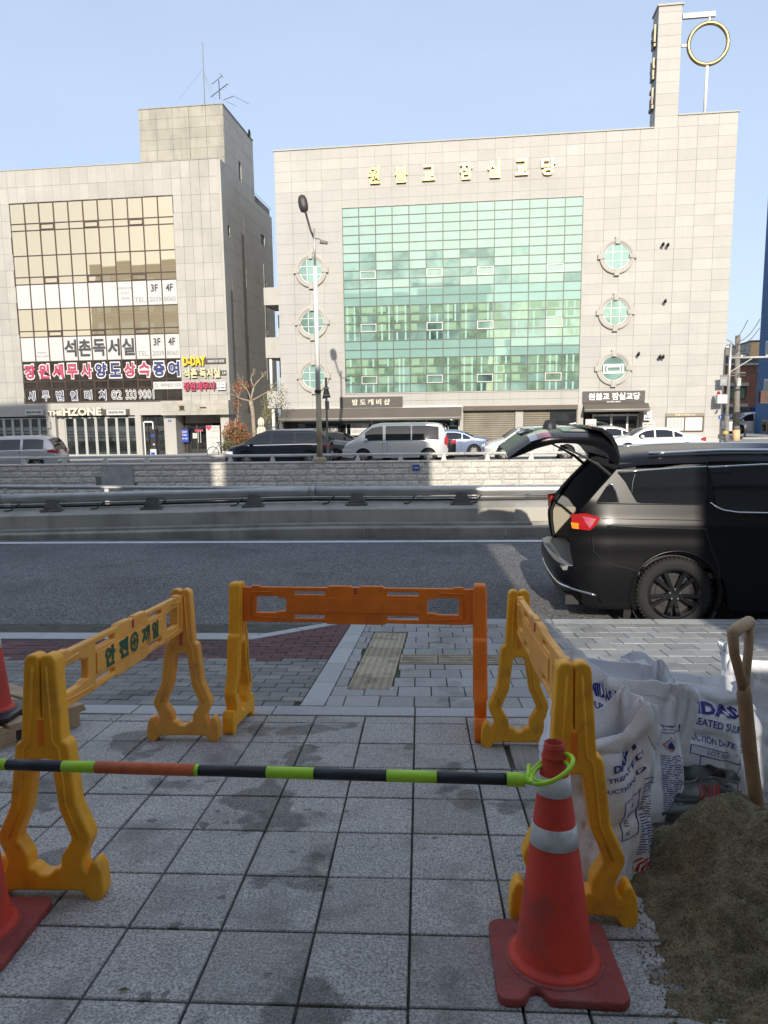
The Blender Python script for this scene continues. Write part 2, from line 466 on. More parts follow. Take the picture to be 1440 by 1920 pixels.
M['utility_pole'] = mat('utility_pole', (0.20,0.19,0.17), 0.85, var=0.2, vscale=3, streak=0.4)
M['red_brick'] = mat('red_brick', (0.36,0.17,0.11), 0.85, var=0.2, vscale=3, grain=0.2, gscale=12)
M['ochre_wall'] = mat('ochre_wall', (0.60,0.43,0.24), 0.85, var=0.08)
M['blue_brick'] = mat('blue_brick', (0.035,0.14,0.33), 0.6, var=0.12, vscale=2, obj_var=0.12)
M['brown_sign'] = mat('brown_sign', (0.075,0.033,0.028), 0.6)
M['bark'] = mat('bark', (0.30,0.24,0.18), 0.9, var=0.35, vscale=6, bump=0.5, bscale=20)
M['leaf_red'] = mat('leaf_red', (0.30,0.12,0.05), 0.8, obj_var=0.1, var=0.4, vscale=5)
M['leaf_green'] = mat('leaf_green', (0.085,0.10,0.03), 0.8, var=0.5, vscale=6)
M['leaf_dry'] = mat('leaf_dry', (0.25,0.22,0.10), 0.85, var=0.4, vscale=6)
M['cloth_cream'] = mat('cloth_cream', (0.62,0.56,0.46), 0.9, var=0.08, vscale=6)
M['back_wall'] = mat('back_wall', (0.42,0.40,0.36), 0.85, var=0.08, vscale=0.4)
M['back_dark'] = mat('back_dark', (0.16,0.16,0.15), 0.8, var=0.1)
M['lamp_red'] = mat('lamp_red', (0.34,0.010,0.012), 0.12, coat=1.0)
M['lamp_amber'] = mat('lamp_amber', (0.75,0.25,0.02), 0.15, coat=1.0)
M['lamp_clear'] = mat('lamp_clear', (0.62,0.60,0.60), 0.12, coat=1.0)
M['chrome'] = mat('chrome', (0.75,0.75,0.76), 0.12, 1.0)
M['alloy'] = mat('alloy', (0.55,0.55,0.56), 0.28, 0.85)
M['alloy_black'] = mat('alloy_black', (0.006,0.006,0.007), 0.12, 0.0, coat=0.4)
M['paint_black'] = mat('paint_black', (0.003,0.003,0.004), 0.30, 0.0, coat=0.0, spec=0.30)
M['trim_beige'] = mat('trim_beige', (0.30,0.27,0.21), 0.75)
M['trim_grey'] = mat('trim_grey', (0.16,0.165,0.17), 0.5)
M['car_glass'] = glassy('car_glass', (0.010,0.011,0.013), (0.70,0.75,0.80), 0.05, 0.03)
M['car_glass_sky'] = glassy('car_glass_sky', (0.02,0.025,0.03), (0.85,0.9,0.95), 0.18, 0.03)
def paint(name, c, metal=0.5, rough=0.32):
    return mat('paint_'+name, c, rough, metal, coat=0.8)
M['p_silver'] = paint('silver', (0.50,0.51,0.52)); M['p_navy'] = paint('navy', (0.02,0.026,0.05)); M['p_grey'] = paint('grey', (0.10,0.115,0.125))
M['p_black'] = paint('black_gloss', (0.012,0.012,0.014)); M['p_blue'] = paint('blue', (0.13,0.17,0.27)); M['p_white'] = paint('white', (0.70,0.70,0.68), 0.1)
M['p_pale'] = paint('pale', (0.56,0.57,0.57), 0.4)
M['g_pale'] = glassy('g_pale', (0.32,0.44,0.39), (0.40,0.56,0.52), 0.20, 0.02, wob=0.05, var=0.05)  # lighter colour stands in for the sky mirrored in these panes
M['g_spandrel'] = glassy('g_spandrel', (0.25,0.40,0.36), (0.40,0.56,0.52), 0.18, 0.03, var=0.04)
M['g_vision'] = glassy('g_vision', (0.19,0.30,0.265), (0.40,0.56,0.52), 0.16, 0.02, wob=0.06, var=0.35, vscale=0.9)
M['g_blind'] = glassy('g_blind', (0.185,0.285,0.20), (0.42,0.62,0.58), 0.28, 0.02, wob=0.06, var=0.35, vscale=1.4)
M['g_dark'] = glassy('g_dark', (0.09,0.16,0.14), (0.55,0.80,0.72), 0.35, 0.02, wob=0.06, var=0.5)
M['blind'] = mat('blind', (0.20,0.32,0.21), 0.7, var=0.1, vscale=1)
M['inner_frame'] = mat('inner_frame', (0.27,0.44,0.38), 0.6)
M['gold_glass'] = glassy('gold_glass', (0.50,0.42,0.27), (0.90,0.78,0.56), 0.62, 0.015, wob=0.02)
M['dark_glass'] = glassy('dark_glass', (0.035,0.03,0.025), (0.75,0.68,0.55), 0.16, 0.02, wob=0.05, var=0.3)
M['shop_glass'] = glassy('shop_glass', (0.018,0.02,0.02), (0.85,0.9,0.9), 0.12, 0.02, var=0.8, vscale=0.8)
M['back_glass'] = glassy('back_glass', (0.03,0.045,0.05), (0.7,0.8,0.8), 0.3, 0.03)

# ================================================================ THE SETTING
ZR = -0.83                      # road level
def far_z(x): return -1.07 + 0.0125 * x
def sheet(x0, x1, y0, y1, fn, nx=1, ny=1):
    return MB().grid(lambda u, v: (x0+(x1-x0)*u, y0+(y1-y0)*v, fn(x0+(x1-x0)*u, y0+(y1-y0)*v)), nx, ny)
struct('forecourt_bed', sheet(-40, 40, -1.6, 6.80, lambda x, y: gz(y)-0.016), M['grout'], label='dark joint bed under the pavement stones')
struct('ground', sheet(-500, 500, -400, -1.6, lambda x, y: 0.0), M['concrete_dark'])
struct('road', sheet(-300, 300, 6.80, 12.62, lambda x, y: ZR), M['asphalt'])
struct('far_ground', sheet(-600, 600, 32.3, 900, lambda x, y: far_z(x) if abs(x) < 60 else far_z(60*(1 if x > 0 else -1)), 20, 1), M['asphalt'])
struct('underpass_road', sheet(-300, 300, 13.2, 32.4, lambda x, y: -5.6), M['asphalt'])
struct('road_edge_line', sheet(-60, 60, 12.03, 12.19, lambda x, y: ZR+0.004), M['white_line'])
struct('gutter_strip', sheet(-30, -1.3, 6.86, 7.12, lambda x, y: ZR+0.006), M['asphalt_dark'])
struct('yellow_line_mark', sheet(-30, -4.2, 7.02, 7.14, lambda x, y: ZR+0.010), M['yellow_line'])

# far pavement in front of the shops
b = MB()
b.grid(lambda u, v: (-60+140*u, 41.3+12*v, far_z(-60+140*u)+0.12), 10, 1)
b.grid(lambda u, v: (-60+140*u, 41.3, far_z(-60+140*u)+0.12*v), 10, 1)
struct('far_pavement', b, M['concrete_light'])

def tile_obj(name, x0, x1, y0, y1, z_off, m, parent, meshes, th=0.03, g=0.004, jit=0.0015, rz=0.0, label=None):
    """one paving stone lying on the sloping ground; meshes are shared by size"""
    w, d = round(x1-x0-2*g, 3), round(y1-y0-2*g, 3)
    key = (w, d, m.name)
    if key not in meshes:
        bb = MB().slab(-w/2, w/2, -d/2, d/2, -th, 0, 0.003)
        me = bb.mesh(name, m); fixn(me); meshes[key] = me
    xc, yc = (x0+x1)/2, (y0+y1)/2
    o = obj(name, meshes[key], parent, (xc, yc, gz(yc)+z_off+random.uniform(-jit, jit)),
            (-math.atan(SL)+random.uniform(-.003,.003), random.uniform(-.003,.003), rz+random.uniform(-.004,.004)), label=label)
    return o
MS = {}
# --- granite tiles of the forecourt
fore = bpy.data.objects.new('forecourt', None); COL.objects.link(fore); fore['kind'] = 'structure'
rows = [3.99, 3.87, 3.551, 3.231, 2.904, 2.595, 2.277, 1.970, 1.666, 1.355, 1.05, 0.745]
cols = [-0.04 + 0.293*k for k in range(-11, 1)] + [0.26, 0.43, 0.73, 1.03, 1.33, 1.63, 1.93, 2.23, 2.53]
wornset = {(5,-1),(6,-1),(6,0),(5,-2),(7,-1),(7,-2),(7,0)}
for i in range(len(rows)-1):
    for j in range(len(cols)-1):
        x0, x1 = cols[j], cols[j+1]; y1, y0 = rows[i], rows[i+1]
        if x0 >= 0.42 and x1 <= 0.74 and y0 > 3.2 and y1 < 3.6: continue      # the drain cover stands here
        if y1 < 1.5 and (x0 < -1.3 or x1 > 1.3): continue
        k = j-11
        m = M['granite_dark'] if ((i, k) in wornset and random.random() < 0.6) or (x0 >= 0.25 and random.random() < .4) or random.random() < 0.12 else M['granite_tile']
        tile_obj('granite_tile', x0, x1, y0, y1, 0, m, fore, MS, g=0.0042+random.choice((0,0,.0006)), jit=0.0022)
dc = MB().slab(0.455, 0.715, 3.26, 3.52, gz(3.4)-0.03, gz(3.4)+0.004, 0.004)
for k in range(6):
    dc.box(0.475+k*0.04, 0.485+k*0.04, 3.28, 3.50, gz(3.4)+0.0035, gz(3.4)+0.007)
dco = part('drain_cover', dc, M['concrete_dark'])
tag(dco, 'small square dark drain cover let into the paving behind the right hand barricade', 'drain cover')

# --- long granite band across the pavement
band = bpy.data.objects.new('granite_band', None); COL.objects.link(band); band['kind'] = 'structure'
xs = -5.2
while xs < 5.5:
    ln = 0.86
    tile_obj('band_stone', xs, xs+ln, 3.995, 4.165, 0.003, M['granite_kerb'], band, MS)
    xs += ln
# --- clay and grey bricks to the left, clipped along the sloping border
def flare_x(y):     # left face of the diagonal granite strip
    return -0.757 + (y-4.173)*(0.07/2.59)
def red_limit(y): return y > 5.28
pav_l = bpy.data.objects.new('brick_pavement', None); COL.objects.link(pav_l); pav_l['kind'] = 'structure'
cells = []
r = 0; y = 4.172
while y < 6.75:
    x = -5.0 + (0.1 if r % 2 else 0.0)
    while x < -0.7:
        x1 = min(x+0.2, flare_x(y)-0.004)
        lim = 6.02 if x1 < -1.5 else 6.02 + (x1+1.5)/0.74*0.76
        if x1-x > 0.04 and y+0.1 < lim:
            cells.append((x, x1, y, y+0.1))
        x += 0.2
    y += 0.1; r += 1
cells.sort(key=lambda c: (c[2] > 5.28 and 0.3) + c[2] - 0.15*abs(c[0]+2.2)*0)
vis = [c for c in cells if c[0] > -3.9]; rest = [c for c in cells if c[0] <= -3.9]
vis.sort(key=lambda c: c[2]); rest += vis[300:]; vis = vis[:300]
for c in vis:
    red = c[2] > 5.25 + 0.1*((c[0]*3) % 1)
    tile_obj('brick', *c, 0, M['brick_red'] if red else M['brick_grey'], pav_l, MS, g=0.003, jit=0.002)
rb = {'brick_red': MB(), 'brick_grey': MB()}
for c in rest:
    zc = gz((c[2]+c[3])/2)
    q = rb['brick_red' if c[2] > 5.28 else 'brick_grey']
    q.slab(c[0]+.003, c[1]-.003, c[2]+.003, c[3]-.003, zc-0.03, zc+random.uniform(-.002,.002), 0.003)
for k, q in rb.items():
    if q.v: part('bricks', q, M[k], pav_l, kind='stuff')
# diagonal granite strip
strip = bpy.data.objects.new('granite_strip', None); COL.objects.link(strip); strip['kind'] = 'structure'
n = 5
for k in range(n):
    ya, yb = 4.172+k*2.60/n, 4.172+(k+1)*2.60/n
    p = [(flare_x(ya)+.003, ya+.003), (flare_x(ya)+.150, ya+.003), (flare_x(yb)+.150, yb-.003), (flare_x(yb)+.003, yb-.003)]
    bb = MB(); v = [(q[0], q[1], gz(q[1])-0.03) for q in p]+[(q[0], q[1], gz(q[1])+0.003) for q in p]
    bb.add(v, [(0,3,2,1),(4,5,6,7),(0,1,5,4),(1,2,6,5),(2,3,7,6),(3,0,4,7)])
    part('strip_stone', bb, M['granite_kerb'], strip)
# square grey pavers to the right of the strip, tactile stones let in
pav_r = bpy.data.objects.new('paver_pavement', None); COL.objects.link(pav_r); pav_r['kind'] = 'structure'
tact = bpy.data.objects.new('tactile_paving', None); COL.objects.link(tact); tact['kind'] = 'structure'
tx0 = lambda y: -0.505 + (y-4.53)*0.0415
def dot_mesh(nx, ny, w, d, m):
    bb = MB().slab(-w/2, w/2, -d/2, d/2, -0.03, 0, 0.003)
    for i in range(nx):
        for j in range(ny):
            cx = -w/2 + w*(i+.5)/nx; cy = -d/2 + d*(j+.5)/ny
            bb.lathe([(0.0165,-.001),(0.011,0.006),(0.0,0.0065)], 8, (cx, cy, 0))
    me = bb.mesh('tactile_tile', m); fixn(me); return me
def bar_mesh(nb, w, d, m):
    bb = MB().slab(-w/2, w/2, -d/2, d/2, -0.03, 0, 0.003)
    for j in range(nb):
        cy = -d/2 + d*(j+.5)/nb
        bb.slab(-w/2+.015, w/2-.015, cy-.014, cy+.014, -.001, 0.006, 0.004)
    me = bb.mesh('guide_tile', m); fixn(me); return me
dm1 = dot_mesh(6, 6, 0.292, 0.292, M['tactile']); dm2 = dot_mesh(6, 6, 0.292, 0.292, M['tactile_dirty'])
for k in range(6):
    yc = 4.53 + 0.15 + 0.3*k
    obj('tactile_tile', dm1 if k not in (0, 3) else dm2, tact, (tx0(yc)+0.15, yc, gz(yc)+0.004), (-math.atan(SL), 0, -0.04))
gm1 = bar_mesh(4, 0.292, 0.292, M['tactile_dirty'])
for k in range(4):
    yc = 5.36
    obj('guide_tile', gm1, tact, (-0.02+0.3*k, yc, gz(yc)+0.004), (-math.atan(SL), 0, -0.02))
cells = []
y = 4.17; r = 0
P_ = 0.2215
while y < 6.79:
    y1 = min(y+P_, 6.79)
    if y1-y > 0.05:
        x = -0.60 - (P_/2 if r % 2 else 0)
        x = -0.60 + (0 if r % 2 else P_/2) - P_
        while x < 5.6:
            xa, xb = x, x+P_
            lo = flare_x(y)+0.155
            xa = max(xa, lo)
            segs = [(xa, xb)]
            ym = (y+y1)/2
            if 4.53 < ym < 6.33:        # cut out the tactile column
                t0, t1 = tx0(ym)-0.006, tx0(ym)+0.306
                segs = [(a, b_) for a, b_ in ((xa, min(xb, t0)), (max(xa, t1), xb))]
            for (a, b_) in segs:
                if b_-a < 0.03: continue
                cells.append([a, b_, y, y1])
            x += P_
    y += P_; r += 1
out = []
for a, b_, ya, yb in cells:             # cut out the guide strip (x -0.17..1.03, y 5.21..5.51)
    if b_ > -0.17 and a < 1.035 and yb > 5.21 and ya < 5.51:
        if ya < 5.205 and 5.205-ya > 0.03: out.append((a, b_, ya, 5.205))
        if yb > 5.515 and yb-5.515 > 0.03: out.append((a, b_, 5.515, yb))
    else: out.append((a, b_, ya, yb))
inview = [c for c in out if c[1] < 3.6]; far = [c for c in out if c[1] >= 3.6]
inview.sort(key=lambda c: -(c[1]-c[0])*(c[3]-c[2])/(c[2]**3)); far += inview[300:]; inview = inview[:300]
for c in inview:
    dk = c[1] < -0.5 and c[2] > 4.9
    tile_obj('paver', *c, 0, M['brick_grey'] if dk else M['paver'], pav_r, MS, g=0.0035, jit=0.0022)
bb = MB()
for c in far:
    zc = gz((c[2]+c[3])/2)
    bb.slab(c[0]+.003, c[1]-.003, c[2]+.003, c[3]-.003, zc-0.03, zc, 0.003)
part('pavers', bb, M['paver'], pav_r, kind='stuff')
# kerbs
kerb = bpy.data.objects.new('kerb', None); COL.objects.link(kerb); kerb['kind'] = 'structure'
x = -0.70
while x < 9:
    bb = MB().slab(x+.004, x+0.996, 6.80, 6.985, ZR-0.1, gz(6.9)+0.004, 0.012)
    part('kerb_stone', bb, M['granite_kerb'], kerb); x += 1.0
x = -9.5
while x < -1.6:                           # dropped kerb line on the left
    bb = MB(); x1 = min(x+0.996, -1.5)
    p = [(x+.004, 6.03), (x1, 6.03), (x1, 6.27), (x+.004, 6.27)]
    v = [(q[0], q[1], gz(q[1])-0.06) for q in p]+[(q[0], q[1], gz(q[1])+0.004) for q in p]
    bb.add(v, [(0,3,2,1),(4,5,6,7),(0,1,5,4),(1,2,6,5),(2,3,7,6),(3,0,4,7)])
    part('kerb_stone', bb, M['granite_kerb'], kerb); x += 1.0
for k in range(2):                        # slanting end of the dropped kerb
    a0 = Vector((-1.5, 6.03)).lerp(Vector((-0.72, 6.81)), k/2+.005); a1 = Vector((-1.5, 6.03)).lerp(Vector((-0.72, 6.81)), (k+1)/2-.005)
    nn = Vector((-0.707, 0.707))*0.13
    p = [a0, a1, a1+nn, a0+nn]
    v = [(q.x, q.y, gz(q.y)-0.06) for q in p]+[(q.x, q.y, gz(q.y)+0.006) for q in p]
    part('kerb_stone', MB().add(v, [(0,3,2,1),(4,5,6,7),(0,1,5,4),(1,2,6,5),(2,3,7,6),(3,0,4,7)]), M['granite_kerb'], kerb)
bb = MB()
def apron(x, y): return gz(6.27)+0.002 + (y-6.27)/(6.99-6.27)*(ZR+0.02-gz(6.27))
bb.grid(lambda u, v: ((-20+18.6*u), 6.27+0.72*v, apron(0, 6.27+0.72*v)), 6, 3)
bb.add([(-1.40, 6.27, apron(0,6.27)), (-0.86, 6.85, apron(0,6.85)), (-0.86, 6.99, ZR+.02), (-1.40, 6.99, ZR+.02)], [(0,1,2,3)])
struct('driveway_apron', bb, M['concrete_light'])

# ---------------------------------------------------------------- barrier wall at the far side of the road
def bz(x):
    t = max(0.0, -x-2.0)
    return -0.0175*t if t < 9 else -0.1575 - 0.008*(t-9)
X0, X1, NX = -26.0, 14.0, 40
def strip_x(prof, mb, x0=X0, x1=X1, nx=NX, zf=bz):
    """profile of (y, z) points swept along x"""
    mb.grid(lambda u, v: (x0+(x1-x0)*u, prof[round(v*(len(prof)-1))][0], prof[round(v*(len(prof)-1))][1] + (zf(x0+(x1-x0)*u) if prof[round(v*(len(prof)-1))][1] > -0.82 else 0)), nx, len(prof)-1)
    return mb
bar_t = thing('barrier_wall', 'low weathered concrete barrier wall along the far side of the road', 'barrier wall')
k = 0
x = X0
while x < X1:
    seg = strip_x([(12.44,-0.84),(12.44,-0.655),(12.455,-0.640),(12.62,-0.632),(12.62,-0.60),(12.64,-0.575),(12.72,-0.57)], MB(), x+.006, x+2.494, 3)
    part('base_kerb', seg, M['concrete_dark'], bar_t, fix=False)
    x += 2.5
x = X0
while x < X1:
    seg = strip_x([(12.70,-0.60),(12.70,-0.345),(12.715,-0.330),(13.2,-0.245),(13.2,-5.7)], MB(), x+.003, x+4.997, 3)
    part('barrier_block', seg, M['concrete'], bar_t, fix=False); x += 5.0
gr = thing('guardrail', 'grey metal tube guardrail on squat posts along the near barrier wall', 'guardrail')
pts = [(X0+(X1-X0)*i/NX, 13.0, -0.040+bz(X0+(X1-X0)*i/NX)) for i in range(NX+1)]
mb = MB()
for i in range(0, NX, 6):
    seg = pts[i:i+7]
    if len(seg) > 1: part('rail', MB().tube(seg, 0.086, 20, flat=0.75), M['steel_rail'], gr, smooth=True)
for i in range(6, NX, 6):
    x, y, z = pts[i]
    part('rail_collar', MB().tube([(x-.05,y,z),(x+.05,y,z)], 0.091, 20, flat=0.76), M['steel_rail'], gr, smooth=True)
pm = MB()
pm.prism([(-0.17,0),(0.17,0),(0.09,0.20),(-0.07,0.20)], 'y', -0.05, 0.05)
pm.box(-0.20, 0.20, -0.11, 0.11, -0.02, 0.012)
pme = pm.mesh('post', M['rail_post']); fixn(pme)
for i in range(-9, 6):
    x = 0.75+1.925*i
    obj('post', pme, gr, (x, 12.98, -0.275+bz(x)))
cond = thing('conduit_run', 'dark cable pipes lying on the barrier wall behind the guardrail', 'pipes')
for q, (yy, zz, rr) in enumerate([(13.13,-0.17,0.018),(13.10,-0.215,0.022)]):
    part('pipe', MB().tube([(X0+(X1-X0)*i/NX, yy+0.02*math.sin(i*1.3+q), zz+bz(X0+(X1-X0)*i/NX)+0.008*math.sin(i*0.9)) for i in range(NX+1)], rr, 8), M['black'] if q else M['steel_rail'], cond, smooth=True)
for i in range(14):
    x = -9.0+1.45*i+random.uniform(-.2,.2)
    part('pipe_clip', MB().tube([(x,13.12,-0.15+bz(x)),(x-.10,12.98,-0.26+bz(x)),(x-.2,12.93,-0.268+bz(x))], 0.014, 6), M['black'], cond)
# median rail down in the underpass
med = thing('median_guardrail', 'slim metal guardrail with square posts in the middle of the underpass cutting', 'guardrail')
struct('median_wall', MB().box(-80, 60, 19.7, 20.1, -5.7, -1.35), M['concrete'])
def mz(x): return -0.70 - 0.012*(x+4)
part('rail', MB().tube([(-80,19.9,mz(-80)),(60,19.9,mz(60))], 0.06, 10), M['steel_rail'], med, smooth=True)
part('lower_rail', MB().tube([(-80,19.9,mz(-80)-0.28),(60,19.9,mz(60)-0.28)], 0.04, 8), M['steel_rail'], med, smooth=True)
for i in range(26):
    x = -24+1.5*i
    part('post', MB().box(x-.06, x+.06, 19.84, 19.96, -1.36, mz(x)-0.03), M['rail_pale'], med)

# ---------------------------------------------------------------- stone retaining wall beyond the cutting
sw = thing('retaining_wall', 'pale rough stone block retaining wall along the far edge of the underpass', 'wall')
part('wall_core', MB().box(-60, 60, 32.06, 32.5, -5.7, -0.83), M['panel_joint'], sw)
x = -40
while x < 40:
    part('coping', MB().slab(x+.01, x+1.99, 31.97, 32.55, -0.83, -0.775, 0.015), M['stone_block'], sw); x += 2.0
def stone_variant(w, h, seed):
    rs = random.Random(seed); n, m_ = 7, 4
    g = {}
    mbb = MB()
    def f(u, v):
        edge = min(u, 1-u, v, 1-v)
        key = (round(u*n), round(v*m_))
        if key not in g: g[key] = rs.uniform(0.015, 0.055)
        d = 0.0 if edge < 1e-6 else g[key]
        return ((u-.5)*w, -d-0.01, (v-.5)*h)
    mbb.grid(f, n, m_)
    e = [(-w/2,0.02,-h/2),(w/2,0.02,-h/2),(w/2,0.02,h/2),(-w/2,0.02,h/2),(-w/2,-.01,-h/2),(w/2,-.01,-h/2),(w/2,-.01,h/2),(-w/2,-.01,h/2)]
    mbb.add(e, [(0,1,5,4),(1,2,6,5),(2,3,7,6),(3,0,4,7)])
    return fixn(mbb.mesh('stone_block', M['stone_block']))
SV = {w: [stone_variant(w-0.012, 0.268, 17*int(w*100)+s) for s in range(5)] for w in (0.5, 0.65, 0.8)}
blocks = []
for r in range(5):
    z = -0.83 - 0.14 - 0.28*r
    x = -40 + random.uniform(0, .6)
    while x < 40:
        w = random.choice((0.5, 0.65, 0.65, 0.8))
        blocks.append((x+w/2, z, w, r)); x += w
gapsx = [(-14.75, -13.35), (-15.6, -15.2)]
core = [b_ for b_ in blocks if -21.5 < b_[0] < 7.5 and b_[3] < 5]
core.sort(key=lambda b_: (b_[3], abs(b_[0]+7)))
keep = set(id(b_) for b_ in core[:295])
oth = MB()
for b_ in blocks:
    if b_[3] < 4 and -14.72 < b_[0] < -13.2: continue
    if id(b_) in keep:
        obj('stone_block', random.choice(SV[b_[2]]), sw, (b_[0], 32.04, b_[1]), (0, random.choice((0, math.pi)), 0))
    else:
        me = random.choice(SV[b_[2]])
        oth.add([(v.co.x+b_[0], v.co.y+32.04, v.co.z+b_[1]) for v in me.vertices], [tuple(p.vertices) for p in me.polygons])
part('stone_blocks', oth, M['stone_block'], sw, kind='stuff')
part('smooth_patch', MB().box(-14.72, -13.2, 31.99, 32.1, -2.4, -0.83), M['concrete_light'], sw, label='smooth grey rendered patch among the rough stones')
a = at(780, 877, 31.9)
pl = thing('wall_plate', 'small blue number plate fixed to the stone retaining wall below the silver van', 'plate', (a.x, 31.93, a.z))
part('plate', MB().box(-.15, .15, -.01, .01, -.13, .13), M['blue_sign'], pl)
part('lettering', text_on('4-4938', -.10, .10, -.035, .035, lambda x, z, d: (x, -0.013-d, z), 0.02, 0.003), M['white'], pl)
rl = thing('roadside_guardrail', 'pale grey tube guardrail standing on top of the stone retaining wall', 'guardrail')
x = -40
while x < 40:
    part('rail', MB().tube([(x+.01,32.15,-0.475),(x+5.99,32.15,-0.475)], 0.062, 12), M['rail_pale'], rl, smooth=True); x += 6
pm = MB().prism([(-0.13,0),(0.12,0),(0.05,0.27),(-0.05,0.27)], 'y', -0.06, 0.06)
pme = pm.mesh('post', M['rail_pale']); fixn(pme)
for i in range(-15, 22):
    obj('post', pme, rl, (-8.68+1.95*i, 32.15, -0.775))

# ================================================================ BUILDINGS (local frame: x along the facade, y into the building, z up)
BANG = R(-4.4)
BO = Vector((0, 45, 0)); BU = Vector((math.cos(BANG), math.sin(BANG), 0)); BV = Vector((-math.sin(BANG), math.cos(BANG), 0))
def fac(px, py, d=0.0):
    r = ray(px, py); o = Vector((0, 0, EYE))
    t = (BO + BV*d - o).dot(BV) / r.dot(BV); p = o + r*t
    return (p-BO).dot(BU), p.z
def side(px, py, a):
    r = ray(px, py); o = Vector((0, 0, EYE))
    t = (BO + BU*a - o).dot(BU) / r.dot(BU); p = o + r*t
    return (p-BO).dot(BV), p.z
def bld(name, label, cat, a=0.0, d=0.0, z=0.0, group=None):
    p = BO + BU*a + BV*d
    return thing(name, label, cat, (p.x, p.y, z), BANG, group)
def fx(px, py=600, d=0.0): return fac(px, py, d)[0]
_pm = {}
def panel(w, h, m, name='stone_panel', th=0.05, g=0.009):
    key = (round(w, 2), round(h, 2), m.name)
    if key not in _pm:
        w_, h_ = key[0]-g, key[1]-g
        c = 0.004
        v = [(-w_/2,th,-h_/2),(w_/2,th,-h_/2),(w_/2,th,h_/2),(-w_/2,th,h_/2)]
        v += [(-w_/2,c,-h_/2),(w_/2,c,-h_/2),(w_/2,c,h_/2),(-w_/2,c,h_/2)]
        v += [(-w_/2+c,0,-h_/2+c),(w_/2-c,0,-h_/2+c),(w_/2-c,0,h_/2-c),(-w_/2+c,0,h_/2-c)]
        f = []
        for k in (0, 4):
            for i in range(4): f.append((k+i, k+(i+1) % 4, k+4+(i+1) % 4, k+4+i))
        f.append((8, 9, 10, 11))
        me = MB().add(v, f).mesh(name, m); fixn(me)
        _pm[key] = me
    return _pm[key]
def letters(name, body, x0, x1, z0, z1, root, m, y=0.0, ext=0.04, bold=0.02, space=1.0, label=None):
    return part(name, text_on(body, x0, x1, z0, z1, lambda x, z, d: (x, y-d, z), bold, ext, space), m, root, label=label)

# ---------------------------------------------------------------- the church building
ch = bld('church_building', 'wide beige stone clad building with a big green glass wall and a tall tower', 'building')
GW0, GW1 = -4.70, 9.67          # green glass wall
GZ0, GZ1 = 2.64, 13.79
AL, AR = -8.87, 18.06
ZT, ZT2 = 17.30, 17.90
TW0, TW1 = 13.53, 14.80
core = MB()
core.box(AL+.02, AR-.02, 0.06, 14, 1.76, ZT-.02)
core.box(AL+.02, 9.6, 0.62, 14, -3, 1.76)
core.box(9.6, 13.6, 1.32, 14, -3, 1.76)
core.box(13.6, AR-.02, 0.06, 14, -3, 1.76)
core.box(TW1, AR-.02, 0.06, 6, ZT-.02, ZT2-.02)
core.box(TW0+.02, TW1-.02, 0.06, 1.24, ZT-.02, 23.7)
part('wall', core, M['panel_joint'], ch)
side_r = MB()
colx = [AL]
for p in (551, 579, 607, 636): colx.append(fx(p, 500))
colx[-1] = GW0
nm = 14
gcols = [GW0 + (GW1-GW0)*i/nm for i in range(nm+1)]
rcols = [GW1] + [fx(p, 500) for p in (1130, 1160, 1192, 1226, 1262, 1297, 1335)] + [AR]
rcols[4] = rcols[4]
allc = colx[:-1] + gcols[:-1] + rcols
PH = 0.607
zs = [ZT - PH*i for i in range(0, 31)]
cells = []
rnd = []      # centres of round windows
for px, py in ((1158,481),(1153,586),(1149,691),(583,508),(586,605),(589,706)):
    a, z = fac(px, py); rnd.append((11.67 if px > 900 else -6.72, z))
for i in range(len(zs)-1):
    z1, z0 = zs[i], zs[i+1]
    for j in range(len(allc)-1):
        x0, x1 = allc[j], allc[j+1]
        if x0 >= GW0-.01 and x1 <= GW1+.01 and z0 < GZ1-0.01 and z1 > GZ0+0.02:
            if z1 > GZ1+0.1: zz0, zz1 = GZ1+0.06, z1
            elif z0 < GZ0-0.1: zz0, zz1 = z0, GZ0-0.06
            else: continue
        else: zz0, zz1 = z0, z1
        if x0 < GW1+.5 and x0 > AL-1 and zz1 < 1.75 and x0 < 9.5: continue      # shop fronts
        if 9.5 < x0 < 13.6 and zz1 < 1.6: continue                        # church door
        if zz1 < -0.9: continue
        cells.append((x0, x1, zz0, zz1))
for i in range(1):
    cells.append((TW1, allc[-4], ZT, ZT2)); cells.append((allc[-4], allc[-3], ZT, ZT2)) if False else None
q = [TW1] + [c for c in allc if c > TW1+.3]
for j in range(len(q)-1): cells.append((q[j], q[j+1], ZT, ZT2-0.001))
zt = ZT
while zt < 23.6:
    cells.append((TW0, TW1, zt, min(zt+PH, 23.7))); zt += PH
cells.sort(key=lambda c: (not (c[0] > 9), not c[3] > 13.8, -c[3]))
prt, rst = cells[:300], cells[300:]
for c in prt:
    obj('stone_panel', panel(c[1]-c[0], c[3]-c[2], M['panel']), ch, ((c[0]+c[1])/2, random.uniform(-.003, .003), (c[2]+c[3])/2))
mb = MB()
for c in rst:
    me = panel(c[1]-c[0], c[3]-c[2], M['panel'])
    mb.add([(v.co.x+(c[0]+c[1])/2, v.co.y, v.co.z+(c[2]+c[3])/2) for v in me.vertices], [tuple(p.vertices) for p in me.polygons])
part('stone_panels', mb, M['panel'], ch, kind='stuff', fix=False)
